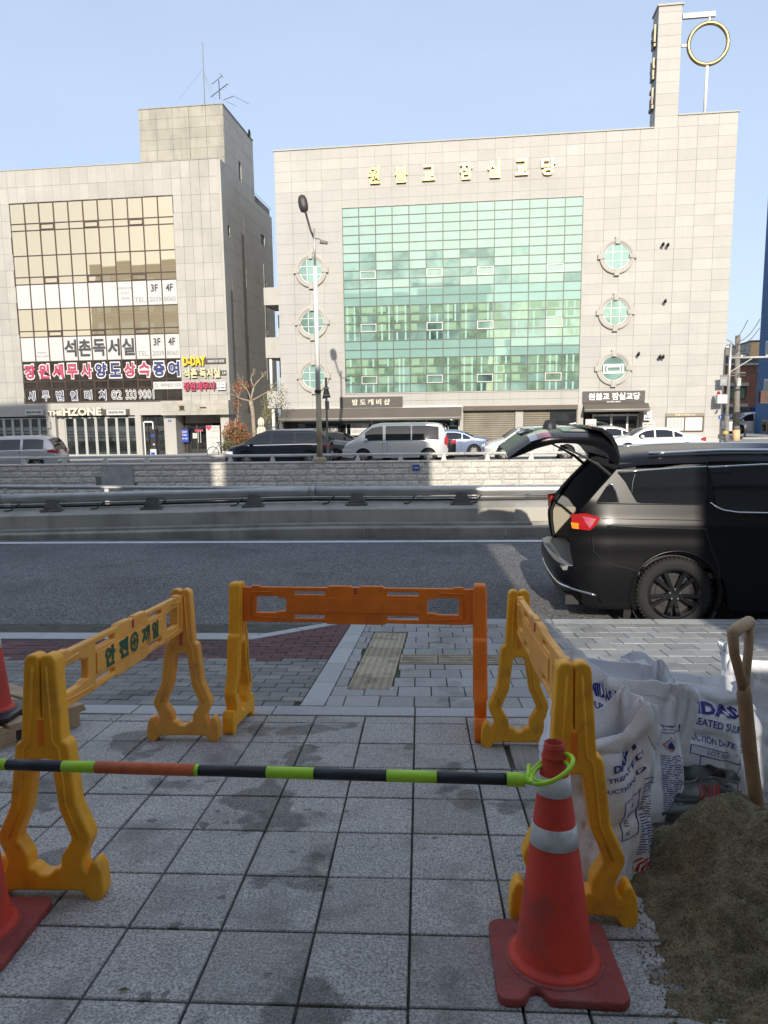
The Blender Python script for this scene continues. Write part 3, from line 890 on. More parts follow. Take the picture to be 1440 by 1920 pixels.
# side of the tower (faces left) and left flank of the building
mb = MB()
zt = ZT
while zt < 23.6:
    mb.box(TW0-.0, TW0+.03, 0.055, 1.25, zt+.012, min(zt+PH, 23.7)-.012); zt += PH
mb.box(AL, AL+.03, 0.06, 14, -2, ZT-.02); mb.box(AR-.03, AR, 0.06, 14, -2, ZT2-.03)
part('flank_cladding', mb, M['panel'], ch)
cop = MB()
cop.box(AL-.05, TW0-.02, -.06, 0.5, ZT, ZT+.07); cop.box(TW1+.02, AR+.06, -.06, 0.5, ZT2, ZT2+.07)
cop.box(AL-.05, AL+.4, 0.5, 14, ZT, ZT+.07); cop.box(AR-.4, AR+.06, 0.5, 6, ZT2, ZT2+.07)
part('coping', cop, M['trim'], ch)
part('tower_cap', MB().prism([(TW0-.07,23.7),(TW1+.07,23.7),(TW1+.07,23.80),(TW0-.07,23.80)], 'y', -.07, 1.32), M['trim'], ch)
# black letters down the flank of the tower
mb = MB()
for s, z0 in (('원', 21.75), ('불', 20.05), ('교', 18.45)):
    text_on(s, 0.25, 1.05, z0, z0+1.15, lambda x, z, d: (TW0-.06-d, 1.25-x, z), 0.03, 0.10, mb=mb)
part('flank_lettering', mb, M['bronze'], ch, label='bronze letters stacked down the left flank of the tower')
# balconies on the left end
for z0, z1 in ((8.25, 9.33), (4.97, 6.25), (1.78, 2.88)):
    bb = MB().box(AL-1.02, AL-.005, 0.25, 0.37, z0, z1).box(AL-1.02, AL-.90, 0.37, 3.0, z0, z1).box(AL-1.02, AL-.005, 0.37, 3.0, z0, z0+.14)
    part('balcony', bb, M['trim'], ch)
part('balcony_post', MB().tube([(AL-.72, .5, -1.1), (AL-.72, .5, 1.78)], 0.11, 10), M['lamp_pole'], ch, smooth=True)
part('balcony_post', MB().tube([(AL-.78, .5, 2.88), (AL-.78, .5, 4.97)], 0.10, 10), M['lamp_pole'], ch, smooth=True)
part('balcony_recess', MB().box(AL-.9, AL-.01, 3.0, 3.1, -1, 8), M['side_stone'], ch)
# green curtain wall
fr = MB()
fr.box(GW0-.07, GW1+.07, -.045, .08, GZ1, GZ1+.06); fr.box(GW0-.07, GW1+.07, -.045, .08, GZ0-.06, GZ0)
fr.box(GW0-.07, GW0, -.045, .08, GZ0, GZ1); fr.box(GW1, GW1+.07, -.045, .08, GZ0, GZ1)
fr.box(GW0-.07, GW1+.07, -.05, .0, GZ0-.05, GZ0+.0) if False else None
cw = part('curtain_wall', fr, M['trim'], ch)
NR = 21
rh = (GZ1-GZ0)/NR; cwid = (GW1-GW0)/nm
mu = MB()
for i in range(nm+1):
    x = GW0+cwid*i
    mu.box(max(x-.026, GW0), min(x+.026, GW1), -.02, .06, GZ0, GZ1)
part('mullion', mu, M['frame_green'], cw)
mu = MB()
for i in range(NR+1):
    z = GZ0+rh*i
    mu.box(GW0, GW1, -.013, .05, max(z-.026, GZ0), min(z+.026, GZ1))
part('transom', mu, M['frame_green'], cw)
pane_me = {}
def pane(m):
    if m not in pane_me:
        w, h = cwid-.05, rh-.05
        pane_me[m] = MB().add([(-w/2,0,-h/2),(w/2,0,-h/2),(w/2,0,h/2),(-w/2,0,h/2)], [(0,1,2,3)]).mesh('glass_pane', M[m])
    return pane_me[m]
opening = {(7,1),(7,5),(7,8),(7,12),(13,1),(13,5),(13,8),(13,12),(19,1),(19,5),(19,8),(19,12)}
rg = random.Random(3)
for r in range(NR):
    for c in range(nm):
        x = GW0+cwid*(c+.5); z = GZ1-rh*(r+.5)
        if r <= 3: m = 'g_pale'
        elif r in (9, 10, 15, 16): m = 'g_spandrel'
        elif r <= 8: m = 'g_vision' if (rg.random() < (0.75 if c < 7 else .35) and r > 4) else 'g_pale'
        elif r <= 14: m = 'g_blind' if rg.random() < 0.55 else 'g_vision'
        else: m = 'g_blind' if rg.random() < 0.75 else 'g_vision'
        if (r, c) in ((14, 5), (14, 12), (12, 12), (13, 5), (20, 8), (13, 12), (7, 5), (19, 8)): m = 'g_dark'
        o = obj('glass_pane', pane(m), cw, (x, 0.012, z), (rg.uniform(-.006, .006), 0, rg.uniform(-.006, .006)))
        if r > 10 and r not in (15, 16) and m in ('g_blind', 'g_vision') and rg.random() < .0: pass
# blinds and inner frames seen in the lower storeys, as thin strips just behind the outer glass line
mb = MB(); mb2 = MB()
for (ra, rb_) in ((11, 14), (17, 20)):
    for c in range(nm):
        for k in (0.22, 0.62):
            if rg.random() < .55:
                x = GW0+cwid*(c+k+rg.uniform(-.1,.1))
                for r in range(ra, rb_+1):
                    if (r, c) in opening or rg.random() < .12: continue
                    zt_, zb_ = GZ1-rh*r-.03, GZ1-rh*(r+1)+.03
                    mb.box(x, x+.10, .004, .0085, zb_, zt_)
        if rg.random() < .6:
            x = GW0+cwid*c+.03
            for r in range(ra, rb_):
                if (r, c) in opening: continue
                zt_, zb_ = GZ1-rh*r-.03, GZ1-rh*(r+1)+.03
                mb2.box(x+.06, x+.06+rg.choice((.35,.5,.7)), .005, .0095, zb_+rg.uniform(.02,.14), zt_-.04)
part('inner_window_frames', mb, M['inner_frame'], cw, kind='stuff')
part('window_blinds', mb2, M['blind'], cw, kind='stuff')
for (r, c) in opening:
    x = GW0+cwid*(c+.5); z = GZ1-rh*(r+.5); w, h, t = cwid/2-.02, rh/2-.02, .05
    bb = MB().box(x-w, x+w, -.05, .0, z+h-t, z+h).box(x-w, x+w, -.05, .0, z-h, z-h+t).box(x-w, x-w+t, -.05, .0, z-h+t, z+h-t).box(x+w-t, x+w, -.05, .0, z-h+t, z+h-t)
    part('vent_window', bb, M['frame_pale'], cw)
# round windows with a moulded stone surround and four key stones
def arc_ring(mb, r0, r1, y0, y1, n=40):
    pr = [(r0, y1), (r0, y0), ((r0+r1)/2, y0-.02), (r1, y0), (r1, y1)]
    return mb.lathe(pr, n, (0,0,0), 'y')
ringm = arc_ring(arc_ring(MB(), 0.73, 0.82, -.10, .06), 0.82, 0.99, -.14, .06)
rw_me = fixn(ringm.mesh('surround', M['trim']))
key_me = fixn(MB().prism([(-.11,.70),(.11,.70),(.15,1.10),(-.15,1.10)], 'y', -.20, .05).mesh('key_stone', M['trim']))
g_me = MB().add([(0.73*math.cos(t*math.pi/20), -.035, 0.73*math.sin(t*math.pi/20)) for t in range(40)], [tuple(range(40))]).mesh('glass', M['g_spandrel'])
g_me2 = g_me.copy(); g_me2.materials.clear(); g_me2.materials.append(M['g_vision'])
bars = MB()
for k in (-.25, .25):
    w = math.sqrt(.72**2-k*k)
    bars.box(k-.018, k+.018, -.06, -.04, -w, w); 
    bars.box(-w, w, -.062, -.041, k-.018, k+.018)
bars.lathe([(0.70,-.07),(0.74,-.07),(0.74,-.03),(0.70,-.03)], 40, (0,0,0), 'y')
bar_me = fixn(bars.mesh('glazing_bars', M['white']))
fr2 = MB().box(-.60,.60,-.07,-.04,.16,.26).box(-.60,.60,-.07,-.04,-.30,-.20).box(-.60,-.50,-.07,-.04,-.2,.16).box(.50,.60,-.07,-.04,-.2,.16)
fr2.box(-.42,.42,-.12,-.07,.06,.12).box(-.42,.42,-.12,-.07,-.22,-.15).box(-.42,-.35,-.12,-.07,-.15,.06).box(.35,.42,-.12,-.07,-.15,.06)
fr2.lathe([(0.70,-.07),(0.74,-.07),(0.74,-.03),(0.70,-.03)], 40, (0,0,0), 'y')
fr2_me = fixn(fr2.mesh('window_frame', M['white']))
for k, (a, z) in enumerate(rnd):
    w = obj('round_window', rw_me, ch, (a, 0, z))
    [obj('key_stone', key_me, w, (0,0,0), (0, q_*math.pi/2, 0)) for q_ in range(4)]; obj('glass', g_me2 if k in (1, 2, 4) else g_me, w, (0,0,0))
    obj('window_frame' if k == 2 else 'glazing_bars', fr2_me if k == 2 else bar_me, w, (0,0,0))
# gold letters on the parapet
gl = bld('gold_lettering', 'row of seven gold Hangul letters mounted high on the beige stone parapet', 'sign', 0, -.02)
specs = [('원',(691,713),(315,345)),('불',(741,764),(314,343)),('교',(792,816),(311,339)),('잠',(862,886),(307,337)),('실',(914,938),(303,334)),('교',(966,990),(300,329)),('당',(1015,1041),(298,329))]
for s, (xa, xb), (ya, yb) in specs:
    a0, z1 = fac(xa, ya); a1, z0 = fac(xb, yb)
    o = part('letter', text_on(s, a0, a1, z0, z1, lambda x, z, d: (x, -.02-d, z), 0.022, 0.14), M['gold'], gl)

# ring emblem on the roof
rgp = BO + BU*16.2 + BV*0.4
re_ = thing('ring_emblem', 'large bronze ring held up by a white post and bracket beside the tower', 'roof emblem', (rgp.x, rgp.y, 0), BANG)
def rl_(px, py, d=0.4):
    a, z = fac(px, py, d); return a-16.2, z
cx, cz = rl_(1328, 82); rx = (rl_(1369, 82)[0]-rl_(1287, 82)[0])/2; rz_ = (rl_(1328,39)[1]-rl_(1328,125)[1])/2
mr = MB(); n1, n2 = 64, 14; rt = 0.115
vv = []; ff = []
for i in range(n1):
    t = 2*math.pi*i/n1
    for j in range(n2):
        p = 2*math.pi*j/n2
        vv.append((cx+(rx-rt+rt*math.cos(p))*math.cos(t), rt*math.sin(p), cz+(rz_-rt+rt*math.cos(p))*math.sin(t)))
for i in range(n1):
    for j in range(n2):
        ff.append((i*n2+j, ((i+1)%n1)*n2+j, ((i+1)%n1)*n2+(j+1)%n2, i*n2+(j+1)%n2))
part('ring', mr.add(vv, ff), M['ring_gold'], re_, smooth=True)
zt_ = cz+rz_; zb_ = cz-rz_
b0, bz_ = rl_(1281, 31); b1, bz2 = rl_(1341, 25)
part('beam', MB().box(b0-.02, b1, -.09, .09, bz_-.14, bz_+.12), M['rail_pale'], re_)
part('hanger', MB().box(cx-.05, cx+.05, -.05, .05, zt_-.05, bz_-.14), M['rail_pale'], re_)
part('side_bracket', MB().box(b0-.03, cx-rx+.05, -.05, .05, cz-.08, cz+.05), M['rail_pale'], re_)
part('post', MB().tube([(cx-.03, 0, ZT2+.02), (cx, 0, zb_+.04)], 0.085, 12), M['white'], re_, smooth=True)
sp = bld('solar_panel', 'dark blue panel edge showing above the right end of the roof', 'solar panel', 16.4, 1.2, 0)
part('panel', MB().prism([(-1.2, ZT2+.05),(1.3, ZT2+.30),(1.3, ZT2+.36),(-1.2, ZT2+.11)], 'y', 0, 1.2), M['blue_sign'], sp)
part('stand', MB().box(0, .1, .2, 1.0, ZT2-.1, ZT2+.15).box(1.1, 1.2, .2, 1.0, ZT2-.1, ZT2+.25), M['frame_silver'], sp)

# cameras and spot lamps on the wall
def wall_lamp(px, py, label, name='wall_spotlight', cat='lamp', m='dark'):
    a, z = fac(px, py)
    t = bld(name, label, cat, a, -0.01, z)
    part('bracket', MB().box(-.03, .03, -.10, 0, -.03, .03), M['trim'], t)
    part('housing', MB().tube([(.02,-.06,.05),(-.07,-.30,-.09)], [0.06, 0.09], 12), M[m], t, smooth=False)
    part('lens', MB().lathe([(0,-.0),(0.07,0)], 12, (0,0,0), 'y'), M['black_gloss'], t, loc=(-.072,-.305,-.095), rot=(0.5,0,-.3))
for px, py, lb in ((1243,458,'upper left dark spot lamp of the pair beside the top round window'),(1252,459,'upper right dark spot lamp of the pair beside the top round window'),
                   (1247,564,'single dark spot lamp to the right of the middle round window'),(1237,668,'left dark spot lamp of the low pair above the notice board'),(1243,668,'right dark spot lamp of the low pair above the notice board'),
                   (1197,663,'small round lamp just above and right of the lowest round window')):
    wall_lamp(px, py, lb)

# ---------------------------------------------------------------- shop fronts of the church building
def on(px, py, d=0.0): return fac(px, py, d)
GZB = -1.25
sf = MB()
x0s, x1s = fx(530, 800), fx(866, 800)
sf.box(AL+.05, 9.6, 0.5, .6, GZB-.3, 1.75)
part('shop_interior_wall', sf, M['interior'], ch)
def clear_hole(): pass
# beige lintel above shops and piers
part('pier', MB().box(AL, x0s+.02, -.03, .5, -1.6, 1.75), M['trim'], ch)
for p0, p1 in ((859, 869), (966, 981), (1082, 1093)):
    part('pier', MB().box(fx(p0,800), fx(p1,800), -.03, .5, -1.3, 1.75), M['trim'], ch)
zl = on(700, 766)[1]
part('lintel', MB().box(x0s, 9.62, -.02, .5, zl, 1.78), M['trim'], ch)
shop = bld('shop_window_wall', 'dark glazed shop front with car badges below the long brown awning', 'shop front')
cols_px = [549, 609, 649, 697, 800, 833, 860]
za, zb_ = GZB, zl
part('frame', MB().box(x0s+.05, fx(860,800), .10, .16, GZB-.2, GZB+.25), M['frame_silver'], shop)
xs_ = [x0s+.5] + [fx(p, 800) for p in (609, 649, 697, 750, 800, 833, 858)]
for i in range(len(xs_)-1):
    part('glass_pane', MB().box(xs_[i]+.03, xs_[i+1]-.03, .13, .14, GZB+.25, zl-.01), M['shop_glass'], shop)
    part('mullion', MB().box(xs_[i]-.03, xs_[i]+.03, .08, .16, GZB+.25, zl-.01), M['frame_silver'] if i in (2, 3, 5) else M['black'], shop)
def emb(px, py, name, label):
    a, z = on(px, py, .1)
    return bld(name, label, 'emblem', a, .10, z)
e = emb(718, 806, 'car_badge', 'white round badge with a V over a W on the shop window')
part('circle', MB().lathe([(.36,-.0),(.40,-.012),(.40,0)], 40, (0,0,0), 'y'), M['white'], e)
vm = MB()
def stroke(mb, p, q, w=.045):
    p, q = Vector(p), Vector(q); n = (q-p).normalized(); s = Vector((-n.y, n.x))*w/2
    mb.prism([tuple(p-s), tuple(q-s), tuple(q+s), tuple(p+s)], 'y', -.012, 0)
for a_, b_ in (((-.17,.32),(-.02,.03)),((.17,.32),(.02,.03)),((-.31,.19),(-.14,-.30)),((-.14,-.30),(0,-.02)),((.14,-.30),(0,-.02)),((.31,.19),(.14,-.30))): stroke(vm, a_, b_, .075)
part('letters', vm, M['white'], e)
e = emb(795, 806, 'four_ring_badge', 'row of four thin linked silver rings on the shop window')
for k in range(4):
    part('ring', MB().lathe([(.17,0),(.17,-.012),(.195,-.012),(.195,0)], 28, (-.42+.28*k, -.002*k, 0), 'y'), M['frame_silver'], e)
e = emb(829, 805, 'roundel_badge', 'round badge with blue and white quarters and a lettered black rim')
part('rim', MB().lathe([(.25,0),(.25,-.008),(.40,-.008),(.40,0)], 36, (0,0,0), 'y'), M['black_gloss'], e)
part('rim_edge', MB().lathe([(.385,-.009),(.385,-.014),(.41,-.014),(.41,-.009)], 36, (0,0,0), 'y').lathe([(.24,-.009),(.24,-.014),(.255,-.014),(.255,-.009)], 36, (0,0,0), 'y'), M['white'], e)
for q in range(4):
    pts = [(0,0)]+[(.24*math.cos(math.pi/2*q+t*math.pi/12), .24*math.sin(math.pi/2*q+t*math.pi/12)) for t in range(7)]
    part('quarter', MB().prism(pts, 'y', -.010, 0), M['white'] if q % 2 == 0 else M['navy'], e)
for s, xx in (('B', -.21), ('M', -.055), ('W', .13)):
    part('letter', text_on(s, xx, xx+.11, .26 if s == 'M' else .20, .36 if s == 'M' else .30, lambda x, z, d: (x, -.010-d, z), .02, .004), M['white'], e)
def sign(name, label, px0, py0, px1, py1, m, texts=(), d=-.12, th=.10, cat='sign', fm=None):
    a0, z1 = on(px0, py0, d); a1, z0 = on(px1, py1, d)
    zc = (z0+z1)/2; ac = (a0+a1)/2
    t = bld(name, label, cat, ac, d, zc)
    w, h = (a1-a0)/2, (z1-z0)/2
    bd = MB().box(-w, w, 0, th, -h, h)
    part('board', bd, M[m], t)
    if fm: part('rim', MB().box(-w-.03, w+.03, .01, th+.01, h, h+.03).box(-w-.03, w+.03, .01, th+.01, -h-.03, -h).box(-w-.03,-w,.01,th+.01,-h,h).box(w,w+.03,.01,th+.01,-h,h), M[fm], t)
    for (body, u0, u1, v0, v1, tm, ext, bold) in texts:
        part('lettering', text_on(body, -w+2*w*u0, -w+2*w*u1, -h+2*h*v0, -h+2*h*v1, lambda x, z, dd: (x, -.003-dd, z), bold, ext), M[tm], t)
    return t
sign('shop_sign', 'dark rectangular sign with five cream Hangul letters above the long awning', 637, 745, 755, 764, 'sign_dark', [('밤 도 깨 비 샵', .20, .80, .25, .80, 'cloth_cream', .05, .03)])
sign('church_sign', 'dark brown sign with white Hangul letters and phone number above the church door', 1093, 734, 1209, 755, 'sign_dark', [('원불교 잠실교당', .09, .92, .26, .86, 'white', .05, .035), ('02-423-3849', .39, .61, .06, .18, 'white', .01, .03)])
sign('small_window_poster', 'light poster sheet with grey heading on the shop window', 657, 794, 692, 816, 'white_film', [('행복드림', .1, .6, .6, .85, 'text_grey', .003, .02), ('SERVICE', .1, .8, .2, .45, 'text_grey', .003, .02)], d=.10, th=.012)
sign('tdi_window_sticker', 'outlined TDI lettering stuck on the shop window', 617, 800, 632, 810, 'shop_glass', [('TDI', .1, .9, .15, .85, 'white', .004, .02)], d=.10, th=.01, fm='frame_silver')
sign('left_window_poster', 'small blue and white poster at the left end of the shop window', 550, 805, 569, 817, 'blue_sign', [('CAR', .15, .85, .45, .85, 'white', .003, .02)], d=.10, th=.012)
sign('window_blue_poster', 'small blue sheet high between the two car badges', 747, 799, 757, 806, 'blue_sign', [('OPEN', .1, .9, .3, .7, 'white', .003, .02)][:0], d=.10, th=.012)
# awnings
def awning(name, label, pts_top, pts_bot, drop_px, depth=1.1, m='awning'):
    (xa, ya), (xb, yb) = pts_top
    a0, zt_ = on(xa, ya); a1, _ = on(xb, yb)
    (xc, yc), (xd, yd) = pts_bot
    b0, zb_ = on(xc, yc, -depth); b1, zb2 = on(xd, yd, -depth)
    t = bld(name, label, 'awning', 0, 0)
    me = MB().add([(a0,-.04,zt_),(a1,-.04,zt_),(b1,-depth,zb_),(b0,-depth,zb_),(a0,-.04,zt_-.03),(a1,-.04,zt_-.03),(b1,-depth,zb_-.03),(b0,-depth,zb_-.03)], [(0,1,2,3),(7,6,5,4),(0,3,7,4),(1,5,6,2)])
    part('canopy', me, M[m], t)
    part('front_bar', MB().tube([(b0,-depth,zb_-.02),(b1,-depth,zb_-.02)], 0.035, 8), M['frame_pale'], t, smooth=True)
    part('valance', MB().box(b0, b1, -depth-.012, -depth+.0, zb_-.02-drop_px, zb_-.04), M[m], t)
    part('cassette', MB().box(a0, a1, -.12, -.0, zt_-.02, zt_+.08), M['frame_silver'], t)
    for x in (a0+.3, (a0+a1)/2, a1-.3):
        part('arm', MB().tube([(x, -.08, zt_-.5), (x+.02, -depth+.05, zb_-.05)], 0.02, 6), M['frame_silver'], t)
awning('awning', 'long brown fabric awning over the dark shop windows with car badges', ((530,767),(866,765)), ((523,786),(865,783)), 0.12)
awning('awning', 'short brown awning over the church door', ((1094,756),(1215,755)), ((1096,768),(1219,766)), 0.12, .9)
part('awning_roll', MB().box(fx(869,770), 9.6, -.35, .0, on(900,768)[1]-.05, on(900,768)[1]+.22), M['awning'], ch)
# shuttered middle bays
for p0, p1, lb in ((869, 966, 'brown roller shutter'), (981, 1083, 'half open roller shutter')):
    a0, a1 = fx(p0, 800)+.03, fx(p1, 800)-.03
    mb = MB(); z = GZB
    n = 22; hh = (zl-GZB)/n
    for k in range(n):
        mb.prism([(.06, GZB+hh*k), (.02, GZB+hh*(k+.5)), (.06, GZB+hh*(k+1)), (.09, GZB+hh*(k+.5))], 'x', a0, a1)
    part('roller_shutter', mb, M['shutter'], ch, label=lb)
part('dark_doorway', MB().box(fx(1031,800), fx(1080,800), -.012, .01, GZB, zl-.18), M['shop_glass'], ch)
# church door bay
cd = MB().box(9.62, 13.55, 1.2, 1.3, -1.3, 1.9)
part('door_recess', cd, M['interior'], ch)
part('door_surround', MB().box(13.50, 13.62, .02, 1.2, -1.3, 1.5).box(9.62, 9.9, -.02, 1.2, -1.3, 1.75).box(9.9, 13.6, .0, 1.2, 1.30, 1.75), M['trim'], ch)
dr = bld('church_door', 'dark glass double doors in steel frames under the short awning', 'door')
xd = [fx(p, 790, 1.0) for p in (1112, 1146, 1176, 1196)]
for i in range(3):
    part('glass_pane', MB().box(xd[i]+.06, xd[i+1]-.06, .99, 1.01, -1.1, 1.0), M['shop_glass'], dr)
for x in xd: part('frame', MB().box(x-.06, x+.06, .95, 1.05, -1.1, 1.15), M['frame_silver'], dr)
part('head_rail', MB().box(xd[0]-.06, xd[-1]+.06, .93, 1.05, 1.0, 1.12), M['frame_silver'], dr)
part('handle', MB().tube([(xd[1]+.1,.93,-.3),(xd[1]+.1,.93,.3)], .02, 6), M['frame_silver'], dr)
sign('standing_banner', 'pale blue upright banner with Hangul lettering beside the church door', 1098, 786, 1117, 830, 'white_film', [('천지', .12, .88, .62, .80, 'text_grey', .004, .04), ('보은', .12, .88, .38, .56, 'red_sign', .004, .04), ('법회', .12, .88, .14, .32, 'text_grey', .004, .04)], d=-.3, th=.03)
sign('round_emblem_sign', 'small white hanging sign with a ring over tiny lettering right of the door', 1208, 770, 1221, 788, 'white', [('원불교', .12, .9, .12, .32, 'navy', .004, .04), ('o', .25, .8, .42, .95, 'text_grey', .004, .01)], d=-.35, th=.12)
sign('pink_notice', 'white notice sheet with red lettering below the hanging ring sign', 1205, 791, 1227, 805, 'white_film', [('원불교 잠실교당', .08, .92, .55, .75, 'crimson', .003, .02), ('천지보은', .2, .7, .15, .35, 'crimson', .003, .01)], d=-.02, th=.015)
# notice board
nb = bld('notice_board', 'wall mounted notice board with a printed lilac sheet in its left half', 'notice board', 0, -.1)
a0, z1 = on(1249, 775, -.1); a1, z0 = on(1319, 809, -.1)
part('head', MB().box(a0, a1, 0, .1, z1-.18, z1), M['shutter'], nb)
part('frame', MB().box(a0, a1, 0, .1, z0, z0+.07).box(a0, a0+.07, 0, .1, z0+.07, z1-.18).box(a1-.07, a1, 0, .1, z0+.07, z1-.18).box((a0+a1)/2-.03,(a0+a1)/2+.03,0,.1,z0+.07,z1-.18).box(a0+.07, a1-.07, .0, .1, z1-.24, z1-.181), M['bronze'], nb)
part('back', MB().box(a0+.07, a1-.07, .06, .09, z0+.07, z1-.24), M['white'], nb)
part('printed_sheet', MB().box(a0+.12, (a0+a1)/2-.08, .045, .06, z0+.14, z1-.27), M['white_film'], nb)
mb = MB()
for k in range(9):
    zz = z1-.36-k*.062
    for q in range(4):
        xx = a0+.2+q*.2; mb.box(xx, xx+.15, .042, .0455, zz-.012, zz+.012)
part('print_lines', mb, M['text_grey'], nb)
text_b = text_on('원불교 잠실교당', a0+.5, a1-.5, z1-.15, z1-.05, lambda x, z, d: (x, -.003-d, z), .02, .004)
part('lettering', text_b, M['cloth_cream'], nb)

# ---------------------------------------------------------------- the left office building
lb = bld('office_building', 'grey beige stone office building with gold mirror windows and tax office lettering', 'building')
LA, LB_ = -34.0, -12.44
LZT = 17.12
GX0, GX1 = -26.60, -15.51
gl_top = 15.08; gl_bot = 2.36
core = MB()
core.box(LA, LB_-.02, .06, 11.3, 1.60, LZT-.02)
core.box(LA, LB_-.02, 2.2, 11.3, -3, 1.60)
part('wall', core, M['panel_joint'], lb)
# side wall with window slots: cut by building it from strips between the windows
SA = -12.30
wins = []
for (x0, y0, x1, y1) in ((447,301,453.5,344),(451,404,458,443),(424,419,432,447),(489,438,497,465),(456,499,463,542),(430.5,522,437,549),(460,594,466,632),(434,623,441,650),(464,685,470,720),(439,719,445,744),(497,610,503,632),(494,524,500,537)):
    d0, z1_ = side(x0, (y0+y0)/2, SA); d1, z0_ = side(x1, y1, SA)
    zc1 = side((x0+x1)/2, y0+3, SA)[1]; zc0 = side((x0+x1)/2, y1-5, SA)[1]
    wins.append((d0, d1, min(zc0, zc1), max(zc0, zc1)))
D_END = 11.3
def wall_with_holes(mb, d0, d1, z0, z1, holes, x_out, th):
    ds = sorted(set([d0, d1] + [h[0] for h in holes] + [h[1] for h in holes])); ds = [d for d in ds if d0 <= d <= d1]
    for i in range(len(ds)-1):
        hs = sorted([h for h in holes if h[0] < ds[i+1]-1e-4 and h[1] > ds[i]+1e-4], key=lambda h: h[2])
        z = z0
        for h in hs:
            if h[2] > z: mb.box(x_out-th, x_out, ds[i], ds[i+1], z, min(h[2], z1))
            z = max(z, h[3])
        if z < z1: mb.box(x_out-th, x_out, ds[i], ds[i+1], z, z1)
    return mb
sm = wall_with_holes(MB(), 0.965, 7.0, 1.5, 20.6, wins, SA, .25)
wall_with_holes(sm, 7.0, D_END, -1.4, 16.5, wins, SA, .25)
wall_with_holes(sm, 0.965, 7.0, -1.4, 1.5, wins, SA, .25)
part('side_wall', sm, M['side_stone'], lb)
mb = MB()
PHL = 1.03
z = 17.1
jo = MB()
k = 0
while z > -1.2:
    jo.box(SA-.01, SA+.003, 0.9, D_END, z-.015, z+.015); z -= PHL
for i in range(9):
    d = 0.9+1.2*(i+1)
    jo.box(SA-.011, SA+.002, d-.012, d+.012, -1.2, 20.5 if d < 7 else 16.4)
for zz in (18.1, 19.1, 20.0): jo.box(SA-.01, SA+.003, .9, 7.0, zz-.012, zz+.012)
part('side_joints', jo, M['concrete_dark'], lb)
for (d0, d1, z0, z1) in wins:
    w = part('side_window', MB().box(SA-.08, SA-.065, d0, d1, z0, z1), M['black'], lb)
    part('reveal', MB().box(SA-.064, SA+.004, d1-.03, d1+.03, z0, z1), M['trim'], w)
    part('window_frame', MB().box(SA-.064, SA-.05, d0, d0+.06, z0, z1).box(SA-.064, SA-.05, d0+.06, d1-.03, (z0+z1)/2-.03, (z0+z1)/2+.03), M['frame_brown'], w)
part('corner_cladding', MB().box(LB_-.02, SA-.0, .02, .96, 1.5, LZT-.02), M['panel_left'], lb)
# penthouse front
pa0 = fac(258, 195, .9)[0]; pa1 = SA
pz1 = 20.6
part('penthouse_core', MB().box(pa0+.02, pa1-.26, 0.95, 7.0, LZT-.3, pz1-.02), M['panel_joint'], lb)
nc = 5
for i in range(nc):
    for j in range(6):
        xa, xb = pa0+(pa1-pa0)*i/nc, pa0+(pa1-.012-pa0)*(i+1)/nc
        zb, za = pz1-.62*(j+1), pz1-.62*j
        obj('stone_panel', panel(xb-xa, za-zb, M['penthouse'], th=.06), lb, ((xa+xb)/2, .90, (za+zb)/2))
part('penthouse_coping', MB().box(pa0-.03, pa1+.04, .86, 7.05, pz1, pz1+.05), M['penthouse'], lb)
# facade panels
cells = []
zs = [LZT] + [LZT-PHL*i for i in range(1, 16)]
pw = 0.615
xr = [GX1 + (LB_-GX1)*i/5 for i in range(6)]
xl = [GX0 - pw*i for i in range(0, 13)][::-1]
xm = [GX0 + (GX1-GX0)*i/18 for i in range(19)]
for i in range(len(zs)-1):
    z1, z0 = zs[i], zs[i+1]
    if z1 < 1.6: continue
    z0 = max(z0, 1.52)
    for j in range(5): cells.append((xr[j], xr[j+1], z0, z1))
    for j in range(len(xl)-1): cells.append((xl[j], xl[j+1], z0, z1))
    if z0 > gl_top-.1:
        for j in range(18): cells.append((xm[j], xm[j+1], max(z0, gl_top+.03), z1))
cells.sort(key=lambda c: (c[0] < -28.2, -c[3]))
for c in cells[:268]:
    obj('stone_panel', panel(c[1]-c[0], c[3]-c[2], M['panel_left']), lb, ((c[0]+c[1])/2, random.uniform(-.004,.004), (c[2]+c[3])/2))
mb = MB()
for c in cells[268:]:
    me = panel(c[1]-c[0], c[3]-c[2], M['panel_left'])
    mb.add([(v.co.x+(c[0]+c[1])/2, v.co.y, v.co.z+(c[2]+c[3])/2) for v in me.vertices], [tuple(p.vertices) for p in me.polygons])
if mb.v: part('stone_panels', mb, M['panel_left'], lb, kind='stuff')
part('coping', MB().box(LA, LB_+.03, -.04, .4, LZT, LZT+.04), M['trim'], lb)
part('sill_band', MB().box(-34, LB_, -.02, .5, 1.45, gl_bot-.06), M['panel_left'], lb)
